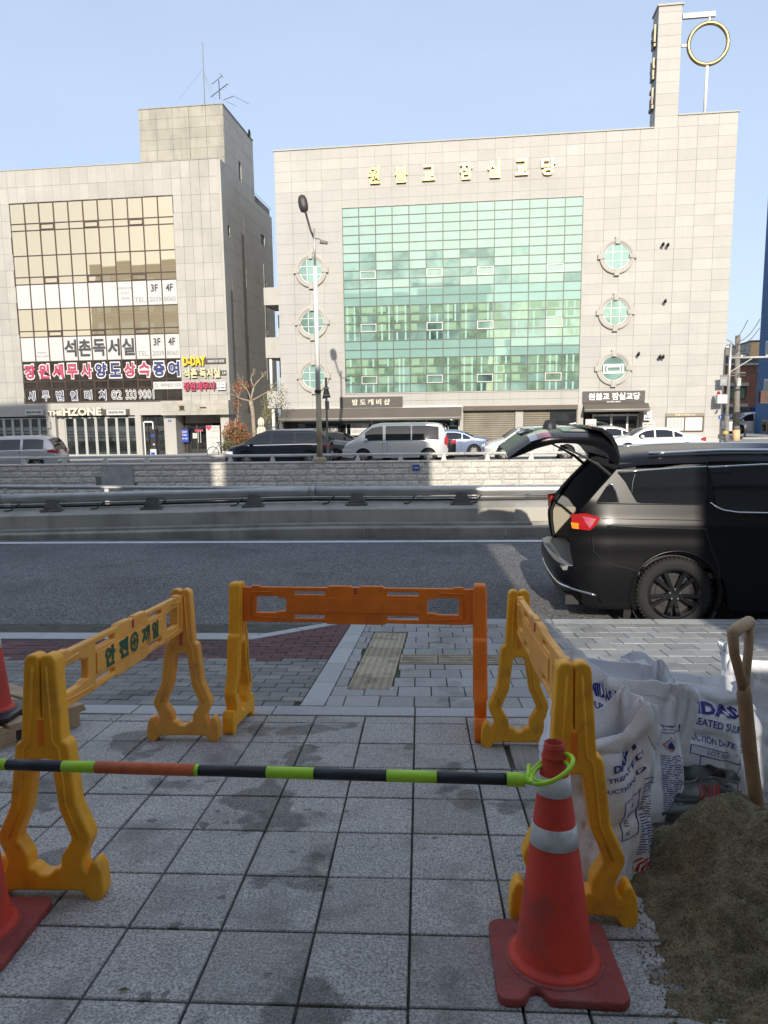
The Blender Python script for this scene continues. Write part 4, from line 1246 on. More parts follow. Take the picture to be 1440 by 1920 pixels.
# window band
lw = part('window_band', MB().box(GX0-.05, GX1+.05, .0, .10, gl_top, gl_top+.05).box(GX0-.05, GX1+.05, .0, .10, gl_bot-.06, gl_bot).box(GX0-.05, GX0, .0, .10, gl_bot, gl_top).box(GX1, GX1+.05, .0, .10, gl_bot, gl_top), M['frame_brown'], lb)
ylist = [(17,382),(20,421),(21,434),(25,481),(28.5,521),(29.5,534.5),(33,580.6),(36.5,622),(37.5,633),(41.5,679),(44.5,716),(46,732),(47,753)]
zl_ = [fac(x, y)[1] for x, y in ylist]; zl_[0] = gl_top; zl_[-1] = gl_bot
NC = 11
gw_ = (GX1-GX0)/NC
mu = MB()
for i in range(1, NC): mu.box(GX0+gw_*i-.035, GX0+gw_*i+.035, .01, .10, gl_bot, gl_top)
part('mullion', mu, M['frame_brown'], lw)
mu = MB()
for z in zl_[1:-1]: mu.box(GX0, GX1, .016, .10, z-.03, z+.03)
part('transom', mu, M['frame_brown'], lw)
kinds = ['gold','small','gold','gold','small','white','gold','small','white','dark','small_d','dark']
rg2 = random.Random(5)
for r, kd in enumerate(kinds):
    z1, z0 = zl_[r], zl_[r+1]
    for c in range(NC):
        x0, x1 = GX0+gw_*c+.03, GX0+gw_*(c+1)-.03
        m = {'gold':'gold_glass','small':'gold_glass','white':'white_film','dark':'dark_glass','small_d':'dark_glass'}[kd]
        key = ('L', r, m)
        if key not in pane_me:
            w, h = x1-x0, z1-z0-.05
            pane_me[key] = MB().add([(-w/2,0,-h/2),(w/2,0,-h/2),(w/2,0,h/2),(-w/2,0,h/2)], [(0,1,2,3)]).mesh('glass_pane', M[m])
        o = obj('glass_pane', pane_me[key], lw, ((x0+x1)/2, .05 if kd != 'white' else .042, (z0+z1)/2), (rg2.uniform(-.004,.004), 0, rg2.uniform(-.004,.004)))
        if (kd == 'small' and r == 1 and c in (2, 5, 8)) or (kd == 'small' and r in (4, 7) and c in (2, 5, 8)) or (kd == 'small_d' and c in (0, 2, 5, 8)):
            t = .05
            part('vent_window', MB().box(x0, x1, -.01, .05, z1-.03-t, z1-.03).box(x0, x1, -.01, .05, z0+.03, z0+.03+t).box(x0, x0+t, -.01, .05, z0+.03+t, z1-.03-t).box(x1-t, x1, -.01, .05, z0+.03+t, z1-.03-t), M['frame_brown'], lw)
# printed lettering on the glass
def win_text(body, c0, c1, r, v0, v1, m, u0=.12, u1=.88, bold=.02, y=.035, name='window_lettering', ext=.004):
    x0, x1 = GX0+gw_*c0, GX0+gw_*(c0+1)
    zt1, zt0 = zl_[r], zl_[r+1]
    w = (x1-x0); h = zt1-zt0
    return part(name, text_on(body, x0+w*u0, x0+w*u1, zt0+h*v0, zt0+h*v1, lambda x, z, d: (x, y-d, z), bold, ext), M[m], lw)
for c, s in ((9, '3F'), (10, '4F')): win_text(s, c, c, 5, .53, .83, 'text_dark', .25, .72, .03); win_text(s, c, c, 8, .53, .83, 'text_dark', .22, .70, .03)
for r in (5, 8):
    win_text('TEL.', 8, 8, r, .13, .33, 'text_grey', .12, .90, .0); win_text('2039', 9, 9, r, .13, .33, 'text_grey', .12, .90, .01); win_text('8060', 10, 10, r, .13, .33, 'text_grey', .10, .88, .01)
for k, s in enumerate(('PREMIUM', 'STUDY', 'CENTER')): win_text(s, 7, 7, 5, .66-.20*k, .76-.20*k, 'text_grey', .06 if k == 0 else .2, .94 if k == 0 else .8, .0)
win_text('PREMIUM', 1, 1, 8, .33, .40, 'text_grey', .15, .8, .0); win_text('STUDY CENTER', 1, 1, 8, .18, .25, 'text_grey', .05, .92, .0)
for c, s in zip((3, 4, 5, 6, 7), '석촌독서실'): win_text(s, c, c, 8, .17, .86, 'text_dark', .06, .92, .035)
for c, s in enumerate('장원세무사양도상속증여'):
    red = s in '장원세무사상속'
    win_text(s, c, c, 9, .08, .92, 'white', .05, .95, .085, y=.045)
    win_text(s, c, c, 9, .14, .86, 'crimson' if red else 'navy', .11, .89, .045, y=.037)
for c, s in enumerate('세무법인리치'):
    win_text(s, c, c, 11, .10, .95, 'white', .22, .78, .055, y=.045); win_text(s, c, c, 11, .15, .90, 'navy', .26, .74, .01, y=.037)
for c, s in ((6, '02'), (7, '333'), (8, '9001')):
    win_text(s, c, c, 11, .12, .92, 'white', .12 if c < 8 else .0, .88 if c < 8 else 1.1, .045, y=.0, ext=.004); win_text(s, c, c, 11, .17, .87, 'text_dark', .155 if c < 8 else .035, .845 if c < 8 else 1.065, -.012, y=-.008)
def sign2(*a, **k): return sign(*a, **k)
sign2('white_strip_sign', 'white strip sign with grey lettering and a small round mark over the dark panes', 287, 716, 342, 729, 'white_film', [('세무법인 리치', .25, .96, .28, .78, 'text_grey', .01, .01), ('O', .04, .16, .25, .80, 'text_grey', .01, .01)], d=-.03, th=.05)
# three stacked signs on the stone
def letters_sign(name, label, bar, txt, cat='sign'):
    (x0, y0, x1, y1) = bar
    a0, z1 = on(x0, y0, -.1); a1, z0 = on(x1, y1, -.1)
    t = bld(name, label, cat, (a0+a1)/2, -.02, (z0+z1)/2)
    ac, zc = (a0+a1)/2, (z0+z1)/2
    part('mounting_bar', MB().box(a0-ac, a1-ac, -.08, 0, z0-zc, z1-zc), M['sign_dark'], t)
    for (body, xa, ya, xb, yb, m, bold, ext) in txt:
        p0, q1 = on(xa, ya, -.15); p1, q0 = on(xb, yb, -.15)
        part('lettering', text_on(body, p0-ac, p1-ac, q0-zc, q1-zc, lambda x, z, d: (x, -.085-d, z), bold, ext), M[m], t)
    return t
letters_sign('d_day_sign', 'sign with bold yellow D-DAY letters on a dark bar, uppermost of three', (344, 673, 423, 681), [('D-DAY', 343, 669, 386, 685, 'yellow_sign', .035, .12), ('PREMIUM STUDY CENTER', 389, 675, 420, 679, 'white', .01, .005)])
letters_sign('study_room_sign', 'sign with pale yellow Hangul letters on a dark bar, middle of three', (344, 696, 424, 703), [('석촌 독서실', 344, 691, 413, 708, 'cream_sign', .03, .10), ('3,4F', 416, 697, 423, 702, 'white', .01, .005)])
t = letters_sign('tax_office_sign', 'sign with crimson Hangul letters and white phone plate, lowest of three', (345, 719, 424, 728), [('장원세무사', 344, 716, 404, 732, 'red_sign', .022, .10)])
a0, z1 = on(406, 717, -.15); a1, z0 = on(424, 731, -.15)
sign('phone_plate', 'white plate with dark digits at the right end of the crimson lettering', 406, 717, 423, 731, 'white', [('양도.상속', .1, .9, .58, .85, 'navy', .004, .01), ('333-9001', .06, .94, .15, .45, 'navy', .004, .03)], d=-.20, th=.10)
# canopy slab with 東一
cp = bld('entrance_canopy', 'grey stone canopy slab carrying two dark characters over the entrance', 'canopy')
a0, z1 = on(301, 752, -.5); a1, z0 = on(429, 777, -.5)
part('slab', MB().box(a0, a1, -.5, .6, z0, z1), M['concrete'], cp)
part('groove', MB().box(a0+.1, a1-.1, -.506, -.50, z0+.22, z0+.24).box(a0+.1, a1-.1, -.506, -.50, z1-.26, z1-.24), M['concrete_dark'], cp)
for s, xa, ya, xb, yb in (('東', 335, 760, 347, 770), ('一', 375, 763, 387, 765)):
    p0, q1 = on(xa, ya, -.5); p1, q0 = on(xb, yb, -.5)
    part('character', text_on(s, p0, p1, q0, q1, lambda x, z, d: (x, -.507-d, z), .03, .04), M['bronze'], cp)
# hzone sign
hz = bld('shop_name_sign', 'long dark bar with raised chrome grey letters THE HZONE over the folding doors', 'sign')
a0, z1 = on(88, 769, -.2); a1, z0 = on(241, 777, -.2)
part('bar', MB().box(a0, a1, -.14, -.02, z0, z1), M['sign_dark'], hz)
p0, q1 = on(90, 770, -.25); p1, q0 = on(118, 779, -.25)
part('lettering', text_on('THE', p0, p1, q0, q1, lambda x, z, d: (x, -.15-d, z), .06, .14), M['cloth_cream'], hz)
p0, q1 = on(118, 765, -.25); p1, q0 = on(191, 779, -.25)
part('lettering', text_on('HZONE', p0, p1, q0, q1, lambda x, z, d: (x, -.15-d, z), .045, .16), M['cloth_cream'], hz)
for (xa, xb, s) in ((46, 80, '랩핑·PPF·썬팅'), (199, 236, 'CAR-DETAIL-WORK')):
    sign('side_plate_sign', 'pale plate with small dark lettering to the ' + ('left' if xa < 100 else 'right') + ' of the raised shop name', xa, 768, xb, 778, 'white_film', [(s, .1, .9, .3, .7, 'text_dark', .01, .02)], d=-.22, th=.12)
# ground floor left
gf = MB()
za = -1.4
gf.box(-34, LB_, 2.0, 2.2, za, 1.45)
part('ground_floor_back', gf, M['interior'], lb)
def gx(px): return fx(px, 820)
for p0, p1 in ((89, 106), (106, 118), (255, 266) , (309, 331)):
    part('ground_pier', MB().box(gx(p0), gx(p1), 0.0 if p0 != 106 else .3, 2.0, za, 1.45), M['panel_left'], lb)
part('ground_pier', MB().box(gx(415), LB_, 0.0, 2.0, za, 1.45), M['panel_left'], lb)
def glazed_doors(px0, px1, n, label, ztop, y=.25, fm='frame_pale'):
    t = bld('folding_doors', label, 'doors')
    a0, a1 = gx(px0), gx(px1)
    for i in range(n):
        xa, xb = a0+(a1-a0)*i/n, a0+(a1-a0)*(i+1)/n
        g_ = part('door_leaf', MB().box(xa, xa+.09, y-.05, y+.05, za+.15, ztop).box(xb-.09, xb, y-.05, y+.05, za+.15, ztop).box(xa+.09, xb-.09, y-.05, y+.05, za+.15, za+.27).box(xa+.09, xb-.09, y-.05, y+.05, ztop-.08, ztop), M[fm], t)
        part('glass', MB().box(xa+.09, xb-.09, y-.006, y+.006, za+.27, ztop-.08), M['shop_glass'], g_)
    return t
ztop = on(180, 782)[1]
glazed_doors(120, 257, 7, 'seven tall folding glass doors in pale frames below the shop name', ztop)
glazed_doors(-60, 89, 9, 'dark glazed shop front in pale frames at the far left edge behind the silver van', ztop)
gr2 = bld('glass_entrance', 'glazed shop entrance bay with a dark standing display between folding doors and pier', 'shop front')
for p0, p1 in ((266, 275), (275, 291), (291, 309)):
    part('glass_pane', MB().box(gx(p0)+.03, gx(p1)-.03, .3, .31, za+.1, ztop), M['shop_glass'], gr2)
    part('frame', MB().box(gx(p0)-.03, gx(p0)+.03, .26, .34, za+.1, ztop), M['black'], gr2)
part('inner_door_frame', MB().box(gx(267), gx(269), .22, .28, za+.1, 1.0).box(gx(284), gx(286), .22, .28, za+.1, 1.0).box(gx(269), gx(284), .22, .28, .95, 1.05), M['white'], gr2)
sign('standing_display', 'tall dark display stand with blue and white panels inside the glazed entrance', 281, 805, 294, 854, 'black', [('▬', .15, .85, .72, .80, 'blue_sign', .01, .0), ('W', .4, .8, .38, .46, 'white', .01, .03)], d=.1, th=.15)
a0, z1 = on(282, 842, .08); a1, z0 = on(294, 854, .08)
ds = bld('white_floor_panel', 'small white and blue panel at the foot of the dark display stand', 'panel')
part('sheet', MB().box(a0, a1, .04, .08, z0, z1), M['white_film'], ds); part('blue_corner', MB().box(a0+.05, a1-.1, .03, .04, z0+.05, (z0+z1)/2), M['blue_sign'], ds)
# entrance under the canopy
en = bld('entrance_door', 'glass entrance door with steel pull handles under the stone canopy', 'door')
a0, a1 = gx(335), gx(386)
ze = on(360, 797, 1.2)[1]
part('frame', MB().box(a0, a0+.1, 1.2, 1.3, za, ze).box(a1-.1, a1, 1.2, 1.3, za, ze).box(a0, a1, 1.2, 1.3, ze, ze+.12).box(gx(357)-.05, gx(357)+.05, 1.2, 1.3, za, ze), M['frame_brown'], en)
part('glass_pane', MB().box(a0+.1, gx(357)-.05, 1.25, 1.26, za, ze), M['shop_glass'], en)
part('glass_pane', MB().box(gx(357)+.05, a1-.1, 1.25, 1.26, za, ze), M['shop_glass'], en)
for px in (359.5, 364): part('handle', MB().tube([(gx(px), 1.12, -.45), (gx(px), 1.12, .35)], .035, 8), M['frame_silver'], en)
part('head_panel', MB().box(a0, gx(414), 1.2, 1.4, ze+.12, 1.45), M['concrete_dark'], en)
sign('entrance_poster', 'blue poster headed D-DAY hanging left of the entrance door', 338, 805, 354, 829, 'blue_sign', [('D-DAY', .15, .85, .72, .88, 'cloth_cream', .004, .03), ('TIMES', .2, .8, .50, .62, 'white', .004, .02), ('SEAT OPEN', .12, .88, .22, .34, 'white', .004, .02)], d=.9, th=.03)
sign('red_door_sticker', 'small red strip sticker high on the entrance door', 365, 805, 381, 809, 'crimson', [('OPEN', .2, .8, .25, .75, 'white', .003, .02)][:0], d=1.15, th=.02)
sign('white_paper_notice', 'small white paper notice beside the door handles', 361, 812, 370, 822, 'white_film', [], d=1.1, th=.01)
sign('clinic_banner', 'large white notice panel with a red heart mark between entrance and bush', 386, 798, 414, 857, 'white_film', [('의료기', .38, .95, .90, .95, 'text_grey', .004, .01), ('소개합니다', .35, .9, .80, .85, 'text_grey', .004, .0), ('모시는곳', .3, .85, .60, .64, 'text_grey', .003, .0), ('전문점', .35, .9, .42, .46, 'text_grey', .003, .0)], d=.35, th=.04)
hp = bld('heart_mark', 'red heart shape at the top corner of the white notice panel', 'emblem', *[0, .33])
a_, z_ = on(391, 802, .33)
pts = []
for i in range(24):
    t = 2*math.pi*i/24
    pts.append((a_+.012*16*math.sin(t)**3, z_+.012*(13*math.cos(t)-5*math.cos(2*t)-2*math.cos(3*t)-math.cos(4*t))))
part('heart', MB().prism(pts, 'y', -.01, 0.0), M['red_sign'], hp)
sign('house_number_plate', 'tiny blue house number plate on the pier left of the entrance', 315, 787, 321, 791, 'blue_sign', [('5', .3, .7, .2, .8, 'white', .002, .02)], d=-.02, th=.02)
part('wall_box', MB().box(gx(91), gx(98), -.12, 0, on(94,803)[1], on(94,790)[1]), M['trim'], lb)

# roof antennas
an = thing('roof_mast', 'thin tall lightning mast with guy wires on the grey roof block', 'antenna', tuple(BO+BU*0+BV*3), BANG)
def rp(px, py, d=3.0):
    a, z = fac(px, py, d); return (a, 0.0, z)
part('mast', MB().tube([(rp(383,183)[0],0,20.5), rp(380,85), rp(379.5,74)], [.035,.022,.008], 6), M['utility_pole'], an)
for p, q in (((381,128),(336,187)),((381,131),(394,178)),((381,131),(401,180))): part('guy_wire', MB().tube([rp(*p), rp(*q)], .008, 4), M['utility_pole'], an)
part('tip', MB().tube([rp(377.5,81), rp(380,85), rp(383,83)], .01, 4), M['utility_pole'], an)
ta = thing('tv_antenna', 'tangled dark television aerial with cross rods at the roof block corner', 'antenna', tuple(BO+BU*0+BV*1.2), BANG)
def rq(px, py, d=0.0):
    a, z = fac(px, py, 1.2+d); return (a, d, z)
part('mast', MB().tube([rq(412,186), rq(410,150)], .03, 6), M['lamp_head'], ta)
part('boom', MB().tube([rq(397,158), rq(417,142)], .018, 6), M['lamp_head'], ta)
part('boom', MB().tube([rq(395,182), rq(427,157)], .022, 6), M['lamp_head'], ta)
part('boom', MB().tube([rq(418,188), rq(438,180)], .018, 6), M['lamp_head'], ta)
for p in ((397,181),(402,176),(407,172),(412,167),(416,163),(420,161),(425,157)):
    a = rq(*p, -.35); b_ = rq(p[0]+6, p[1]+3, .45); part('cross_rod', MB().tube([a, b_], .008, 4), M['lamp_head'], ta)
for p in ((414,140),(417,144)):
    part('cross_rod', MB().tube([rq(p[0]-3,p[1]-3,-.3), rq(p[0]+3,p[1]+3,.3)], .010, 4), M['lamp_head'], ta)
part('cross_rod', MB().tube([rq(438,180), rq(467,195)], .010, 4), M['lamp_head'], ta)
part('cross_rod', MB().tube([rq(424,190), rq(443,199)], .010, 4), M['lamp_head'], ta)
d_, z_ = side(457, 239, SA-.3)
dsh = bld('roof_dish', 'small dark dish on the edge of the roof block side', 'dish', SA-.25, d_, 20.65)
part('dish', MB().lathe([(0,0),(.15,.03),(.26,.10)], 16, (.25,0,.1), 'x'), M['lamp_head'], dsh); part('stem', MB().tube([(0,0,0),(.2,0,.1)], .03, 6), M['lamp_head'], dsh)
dd, zd = side(490, 560, SA)
dp = bld('drain_pipe', 'thin pale pipe running down the grey side wall near its back end', 'pipe')
part('pipe', MB().tube([(SA+.02, 8.6, 12.5), (SA+.02, 8.6, 4.0)], .022, 6), M['trim'], dp)

# ================================================================ VEHICLES
def lerp_tab(tab, x):
    if x <= tab[0][0]: return tab[0][1]
    for i in range(len(tab)-1):
        if x <= tab[i+1][0]:
            t = (x-tab[i][0])/(tab[i+1][0]-tab[i][0]+1e-9)
            return tab[i][1] + (tab[i+1][1]-tab[i][1])*t
    return tab[-1][1]
def smooth_tab(tab, n=60, k=2):
    x0, x1 = tab[0][0], tab[-1][0]
    xs = sorted(set([x0+(x1-x0)*i/n for i in range(n+1)]))
    z = [lerp_tab(tab, x) for x in xs]
    for _ in range(k):
        z = [z[0]] + [(z[i-1]+2*z[i]+z[i+1])/4 for i in range(1, len(z)-1)] + [z[-1]]
    return list(zip(xs, z))
def wheel_parts(parent, x, y, z, r, w, side_, rim='alloy', spokes=10, name='wheel', rim_f=0.70):
    """side_ = -1: outer face looks towards -y"""
    s = side_
    t = part(name, MB().lathe([(r*.70,-w/2*.9),(r*.80,-w/2),(r*.93,-w/2*.96),(r*.985,-w/2*.75),(r,-w/2*.4),(r,w/2*.4),(r*.985,w/2*.75),(r*.9,w/2),(r*.6,w/2)], 40, (0,0,0), 'y'), M['rubber'], parent, smooth=True)
    t.location = (x, y, z)
    o = s*w/2
    rm = MB()
    rm.lathe([(r*rim_f,o*.98),(r*(rim_f-.04),o*1.0),(r*(rim_f-.07),o*.9),(r*(rim_f-.09),o*.2)], 40, (0,0,0), 'y')
    for k in range(spokes):
        a = 2*math.pi*k/spokes + (0.10 if k % 2 else -0.10)*(1 if spokes >= 10 else 0)
        c, sn = math.cos(a), math.sin(a)
        ra, rb_ = r*.12, r*(rim_f-.04)
        wa, wb = r*.035, r*.055
        P = [(ra*c-wa*sn, ra*sn+wa*c), (rb_*c-wb*sn, rb_*sn+wb*c), (rb_*c+wb*sn, rb_*sn-wb*c), (ra*c+wa*sn, ra*sn-wa*c)]
        rm.prism(P, 'y', o*.72, o*.93)
    rm.lathe([(0,o*.93),(r*.13,o*.93),(r*.17,o*.80),(r*.17,o*.4)], 20, (0,0,0), 'y')
    part('rim', rm, M[rim], t)
    part('brake_disc', MB().lathe([(0,o*.25),(r*.45,o*.25),(r*.45,o*.15)], 24, (0,0,0), 'y'), M['trim_grey'] if rim != 'alloy_black' else M['black'], t)
    part('wheel_back', MB().lathe([(0,o*.12),(r*.68,o*.12)], 24, (0,0,0), 'y'), M['black'], t)
    return t
def car(name, label, L, W, top, belt, wheels, wr, pm, loc, flip=False, windows=(), wind=(), glass='car_glass', rz=0.0,
        rail=False, tum=0.28, rim='alloy', group=None, cat='car', lamp_z=(0.72, 0.92), lamp_len=0.28, sil=0.22, crown=0.05, handles=(), head=True, cladding=None, mirror_x=None, spokes=10):
    """side profile car, x=0 rear .. L front; flip: front towards -x"""
    t = thing(name, label, cat, loc, rz + (math.pi if flip else 0), group)
    tp = smooth_tab(top, 70, 2)
    ZT_ = lambda x: lerp_tab(tp, x)
    BZ = (lambda x: lerp_tab(belt, x))
    def plan(x):
        q = abs(x-L/2)/(L/2)
        return W/2*(1-0.055*q**4-0.10*q**14)
    def hw(x, z):
        b_ = BZ(x); h = plan(x)
        lo = 0.55*b_
        h -= 0.05*abs((z-lo)/b_)**2.2
        if z > b_: h -= (z-b_)*tum
        return h
    xs = [L*i/64 for i in range(65)]
    ar = wr*1.13
    def zb(x):
        z = sil + (0.06*(max(0, .35-x)/.35) + 0.05*(max(0, x-L+.4)/.4))
        for wx in wheels:
            if abs(x-wx) < ar: z = max(z, wr*0.98+math.sqrt(ar*ar-(x-wx)**2))
        return z
    rows = 10; vv = []
    for x in xs:
        zt, z0 = ZT_(x), zb(x)
        rc = min(0.10, (zt-z0)*.35)
        half = []
        for j in range(rows):
            z = z0+(zt-rc-z0)*j/(rows-1); half.append((hw(x, z), z))
        yh, zz = half[-1]
        for a in (25, 50, 72):
            a = R(a); half.append((yh-rc*(1-math.cos(a))*.9-0.0, zz+rc*math.sin(a)*.92))
        half.append((yh*.55, zt+crown*.5)); half.append((0, zt+crown*.7))
        ring = [(x, -h, z) for h, z in half] + [(x, h, z) for h, z in half[-2::-1]]
        vv += ring
    n = len(vv)//len(xs)
    ff = []
    for i in range(len(xs)-1):
        for j in range(n-1): ff.append((i*n+j, i*n+j+1, (i+1)*n+j+1, (i+1)*n+j))
    ff.append(tuple(range(n))); ff.append(tuple((len(xs)-1)*n+j for j in range(n)))
    me = MB().add(vv, ff).mesh('body', M[pm]); fixn(me); smooth_by(me, 38)
    obj('body', me, t)
    part('underbody', MB().box(.25, L-.25, -W/2+.25, W/2-.25, sil-.02, .75*BZ(L/2)), M['black'], t)
    for s in (-1, 1):
        for wx in wheels:
            part('arch_lining', MB().lathe([(ar*1.02, s*(W/2-.30)), (ar*1.02, s*(W/2-.07))], 24, (wx, 0, wr*.98), 'y'), M['black'], t)
    def patch(nm, xa, xb, zf0, zf1, m, s, off=.006, nx=10, nz=3):
        bb = MB().grid(lambda u, v: (xa+(xb-xa)*u, s*(hw(xa+(xb-xa)*u, zf0(xa+(xb-xa)*u)+(zf1(xa+(xb-xa)*u)-zf0(xa+(xb-xa)*u))*v)+off), zf0(xa+(xb-xa)*u)+(zf1(xa+(xb-xa)*u)-zf0(xa+(xb-xa)*u))*v), nx, nz)
        return part(nm, bb, M[m], t, smooth=True)
    for (xa, xb) in windows:
        f0 = lambda x: BZ(x)+.03
        f1 = lambda x: max(BZ(x)+.035, ZT_(x)-.115)
        for s in (-1, 1): patch('side_window', xa, xb, f0, f1, glass, s)
    if windows:
        a_, b_ = min(w_[0] for w_ in windows), max(w_[1] for w_ in windows)
        for s in (-1, 1): patch('window_trim', a_-.02, b_+.02, lambda x: BZ(x)+.005, lambda x: BZ(x)+.027, 'chrome', s, .010, 16, 1)
    for (xa, xb, nm) in wind:
        bb = MB().grid(lambda u, v: (xa+(xb-xa)*u, (2*v-1)*(hw(xa+(xb-xa)*u, ZT_(xa+(xb-xa)*u)-.1)-.10), ZT_(xa+(xb-xa)*u)+crown*.7*(1-abs(2*v-1)**2*.6)+.008), 8, 8)
        part(nm, bb, M[glass], t, smooth=True)
    for s in (-1, 1):
        lz0, lz1 = lamp_z
        patch('tail_lamp', 0.01, lamp_len, lambda x: lz0+.25*(x/lamp_len)*(lz1-lz0), lambda x: lz1-.15*(x/lamp_len)*(lz1-lz0), 'lamp_red', s, .008, 5, 2)
        h_ = hw(0, (lz0+lz1)/2)
        part('tail_lamp', MB().box(-.012, .02, min(s*h_*.62, s*(h_-.01)), max(s*h_*.62, s*(h_-.01)), lz0, lz1), M['lamp_red'], t)
        if head:
            patch('headlamp', L-.42, L-.03, lambda x: .60+.06*(x-L+.42), lambda x: .60+.14, 'lamp_clear', s, .008, 5, 2)
    part('bumper', MB().box(-.03, .05, -W/2*.80, W/2*.80, sil+.04, .45).box(L-.05, L+.02, -W/2*.78, W/2*.78, sil+.02, .40), M['trim_grey'], t)
    part('number_plate', MB().box(-.035, -.012, -.26, .26, .55, .66), M['white'], t)
    for hx in handles:
        for s in (-1, 1):
            z = BZ(hx)-.10; part('door_handle', MB().tube([(hx-.08, s*(hw(hx, z)+.02), z), (hx+.08, s*(hw(hx, z)+.02), z)], .016, 6), M[pm], t, smooth=True)
            patch('door_gap', hx-.14, hx-.128, lambda x: sil+.12, lambda x: BZ(x), 'black', s, .003, 1, 6)
    if mirror_x:
        for s in (-1, 1):
            z = BZ(mirror_x)+.08; y = s*(hw(mirror_x, z)+.12)
            part('wing_mirror', MB().lathe([(0,-.08),(.07,-.07),(.09,0),(.07,.07),(0,.08)], 10, (mirror_x, y, z), 'x'), M[pm], t, smooth=True)
    if cladding:
        for s in (-1, 1): patch('sill_cladding', wheels[0]+ar+.03, wheels[1]-ar-.03, lambda x: sil-.0, lambda x: sil+.14, cladding, s, .012, 6, 1)
    if rail:
        for s in (-1, 1):
            xa, xb = rail
            part('roof_rail', MB().tube([(xa, s*(plan(xa)-.30), ZT_(xa)+.03), (xa+.12, s*(plan(xa)-.28), ZT_(xa)+.075), (xb-.12, s*(plan(xb)-.28), ZT_(xb)+.075), (xb, s*(plan(xb)-.30), ZT_(xb)+.02)], .018, 8), M['chrome'], t, smooth=True)
    for wx in wheels:
        for s in (-1, 1):
            wheel_parts(t, wx, s*(W/2-.13), wr*.985, wr, .20, s, rim, spokes)
    return t
def cx_(px, Y): return at(px, 850, Y).x
def fz(x): return far_z(x)
SED = [(0,.80),(.12,.98),(.55,1.04),(1.0,1.10),(1.45,1.33),(1.9,1.43),(2.5,1.44),(2.95,1.38),(3.35,1.16),(3.62,.99),(4.1,.92),(4.5,.82),(4.65,.62),(4.68,.5)]
SEDB = [(0,.86),(1.0,.93),(3.6,.90),(4.7,.75)]
MPV = [(0,.70),(.04,1.05),(.25,1.45),(.50,1.66),(1.0,1.72),(3.0,1.70),(3.45,1.60),(4.15,1.12),(4.45,1.04),(4.95,.92),(5.08,.70),(5.1,.5)]
MPVB = [(0,1.02),(1.2,1.05),(4.2,1.0),(5.1,.8)]
STX = [(0,.70),(.03,1.2),(.14,1.70),(.35,1.88),(1.0,1.925),(3.2,1.92),(3.7,1.83),(4.25,1.42),(4.55,1.13),(4.85,1.02),(5.08,.82),(5.15,.5)]
STXB = [(0,1.08),(3.6,1.08),(4.3,1.04),(5.1,.8)]
def scale_tab(tab, k, kz=1.0): return [(x*k, z*kz) for x, z in tab]
# far left silver van: rear to the right, slightly turned
x = cx_(122, 36.2); car('parked_minivan', 'silver people carrier at the far left, its rear with red lamps to the right', 5.11, 1.98, MPV, MPVB, (.98, 4.04), .36, 'p_silver', (x, 36.0, fz(x)), True, [(.62,1.62),(1.75,2.75),(2.9,3.95)], [(3.5,4.12,'windscreen'),(.07,.42,'rear_window')], rz=R(7), rail=(.7,3.2), handles=(1.9,3.05), mirror_x=3.8, cat='van', lamp_z=(.88,1.08), lamp_len=.42)
x = cx_(622, 35.2); car('parked_minivan', 'dark navy people carrier parked nose left behind the lamp post', 5.15, 1.98, MPV, MPVB, (.98, 4.06), .37, 'p_navy', (x, 35.2, fz(x)), True, [(.62,1.62),(1.75,2.75),(2.9,3.95)], [(3.5,4.12,'windscreen'),(.07,.42,'rear_window')], rail=(.7,3.2), handles=(1.9,3.05), mirror_x=3.8, cat='van', lamp_z=(.88,1.08))
x = cx_(663, 38.2); car('parked_car', 'dark grey saloon half hidden between the navy van and the silver van', 4.68, 1.82, SED, SEDB, (.95, 3.75), .335, 'p_grey', (x, 38.0, fz(x)), True, [(1.25,1.55),(1.62,2.42),(2.5,3.25)], [(2.95,3.55,'windscreen'),(.98,1.5,'rear_window')], rz=R(6), handles=(1.75,2.65), mirror_x=3.1)
x = cx_(697, 40.8); car('parked_car', 'black saloon parked closest to the shop front left of the silver van', 4.8, 1.84, scale_tab(SED,1.03,1.02), SEDB, (.98, 3.85), .335, 'p_black', (x, 40.4, fz(x)), True, [(1.25,1.6),(1.67,2.5),(2.58,3.35)], [(3.05,3.6,'windscreen'),(1.0,1.5,'rear_window')], rz=R(2), handles=(1.8,2.7), mirror_x=3.15)
x = cx_(838, 35.6); car('parked_minibus', 'silver high roofed minibus parked nose left in front of the awning', 5.15, 1.92, STX, STXB, (.95, 4.1), .36, 'p_pale', (x, 35.4, fz(x)), True, [(.42,1.72),(1.78,3.0),(3.14,4.0)], [(3.75,4.45,'windscreen'),(.05,.2,'rear_window')], tum=.16, handles=(3.05,3.3), mirror_x=3.95, cat='van', lamp_z=(.80,1.30), lamp_len=.16, sil=.28)
x = cx_(851, 38.6); car('parked_car', 'black car whose tail shows just right of the silver minibus', 4.5, 1.82, scale_tab(SED,.96,1.0), SEDB, (.92, 3.6), .335, 'p_black', (x, 38.0, fz(x)), True, [(1.2,1.5),(1.6,2.4)], [(2.85,3.4,'windscreen'),(.95,1.4,'rear_window')], rz=R(3), lamp_z=(.78,1.0), mirror_x=3.0)
x = cx_(918, 39.6); car('parked_car', 'blue grey saloon parked nose left to the right of the silver minibus', 4.68, 1.82, SED, SEDB, (.95, 3.75), .335, 'p_blue', (x, 39.3, fz(x)), True, [(1.15,1.55),(1.62,2.42),(2.5,3.25)], [(2.95,3.55,'windscreen'),(.98,1.4,'rear_window')], rz=R(0), handles=(1.75,2.65), mirror_x=3.1)
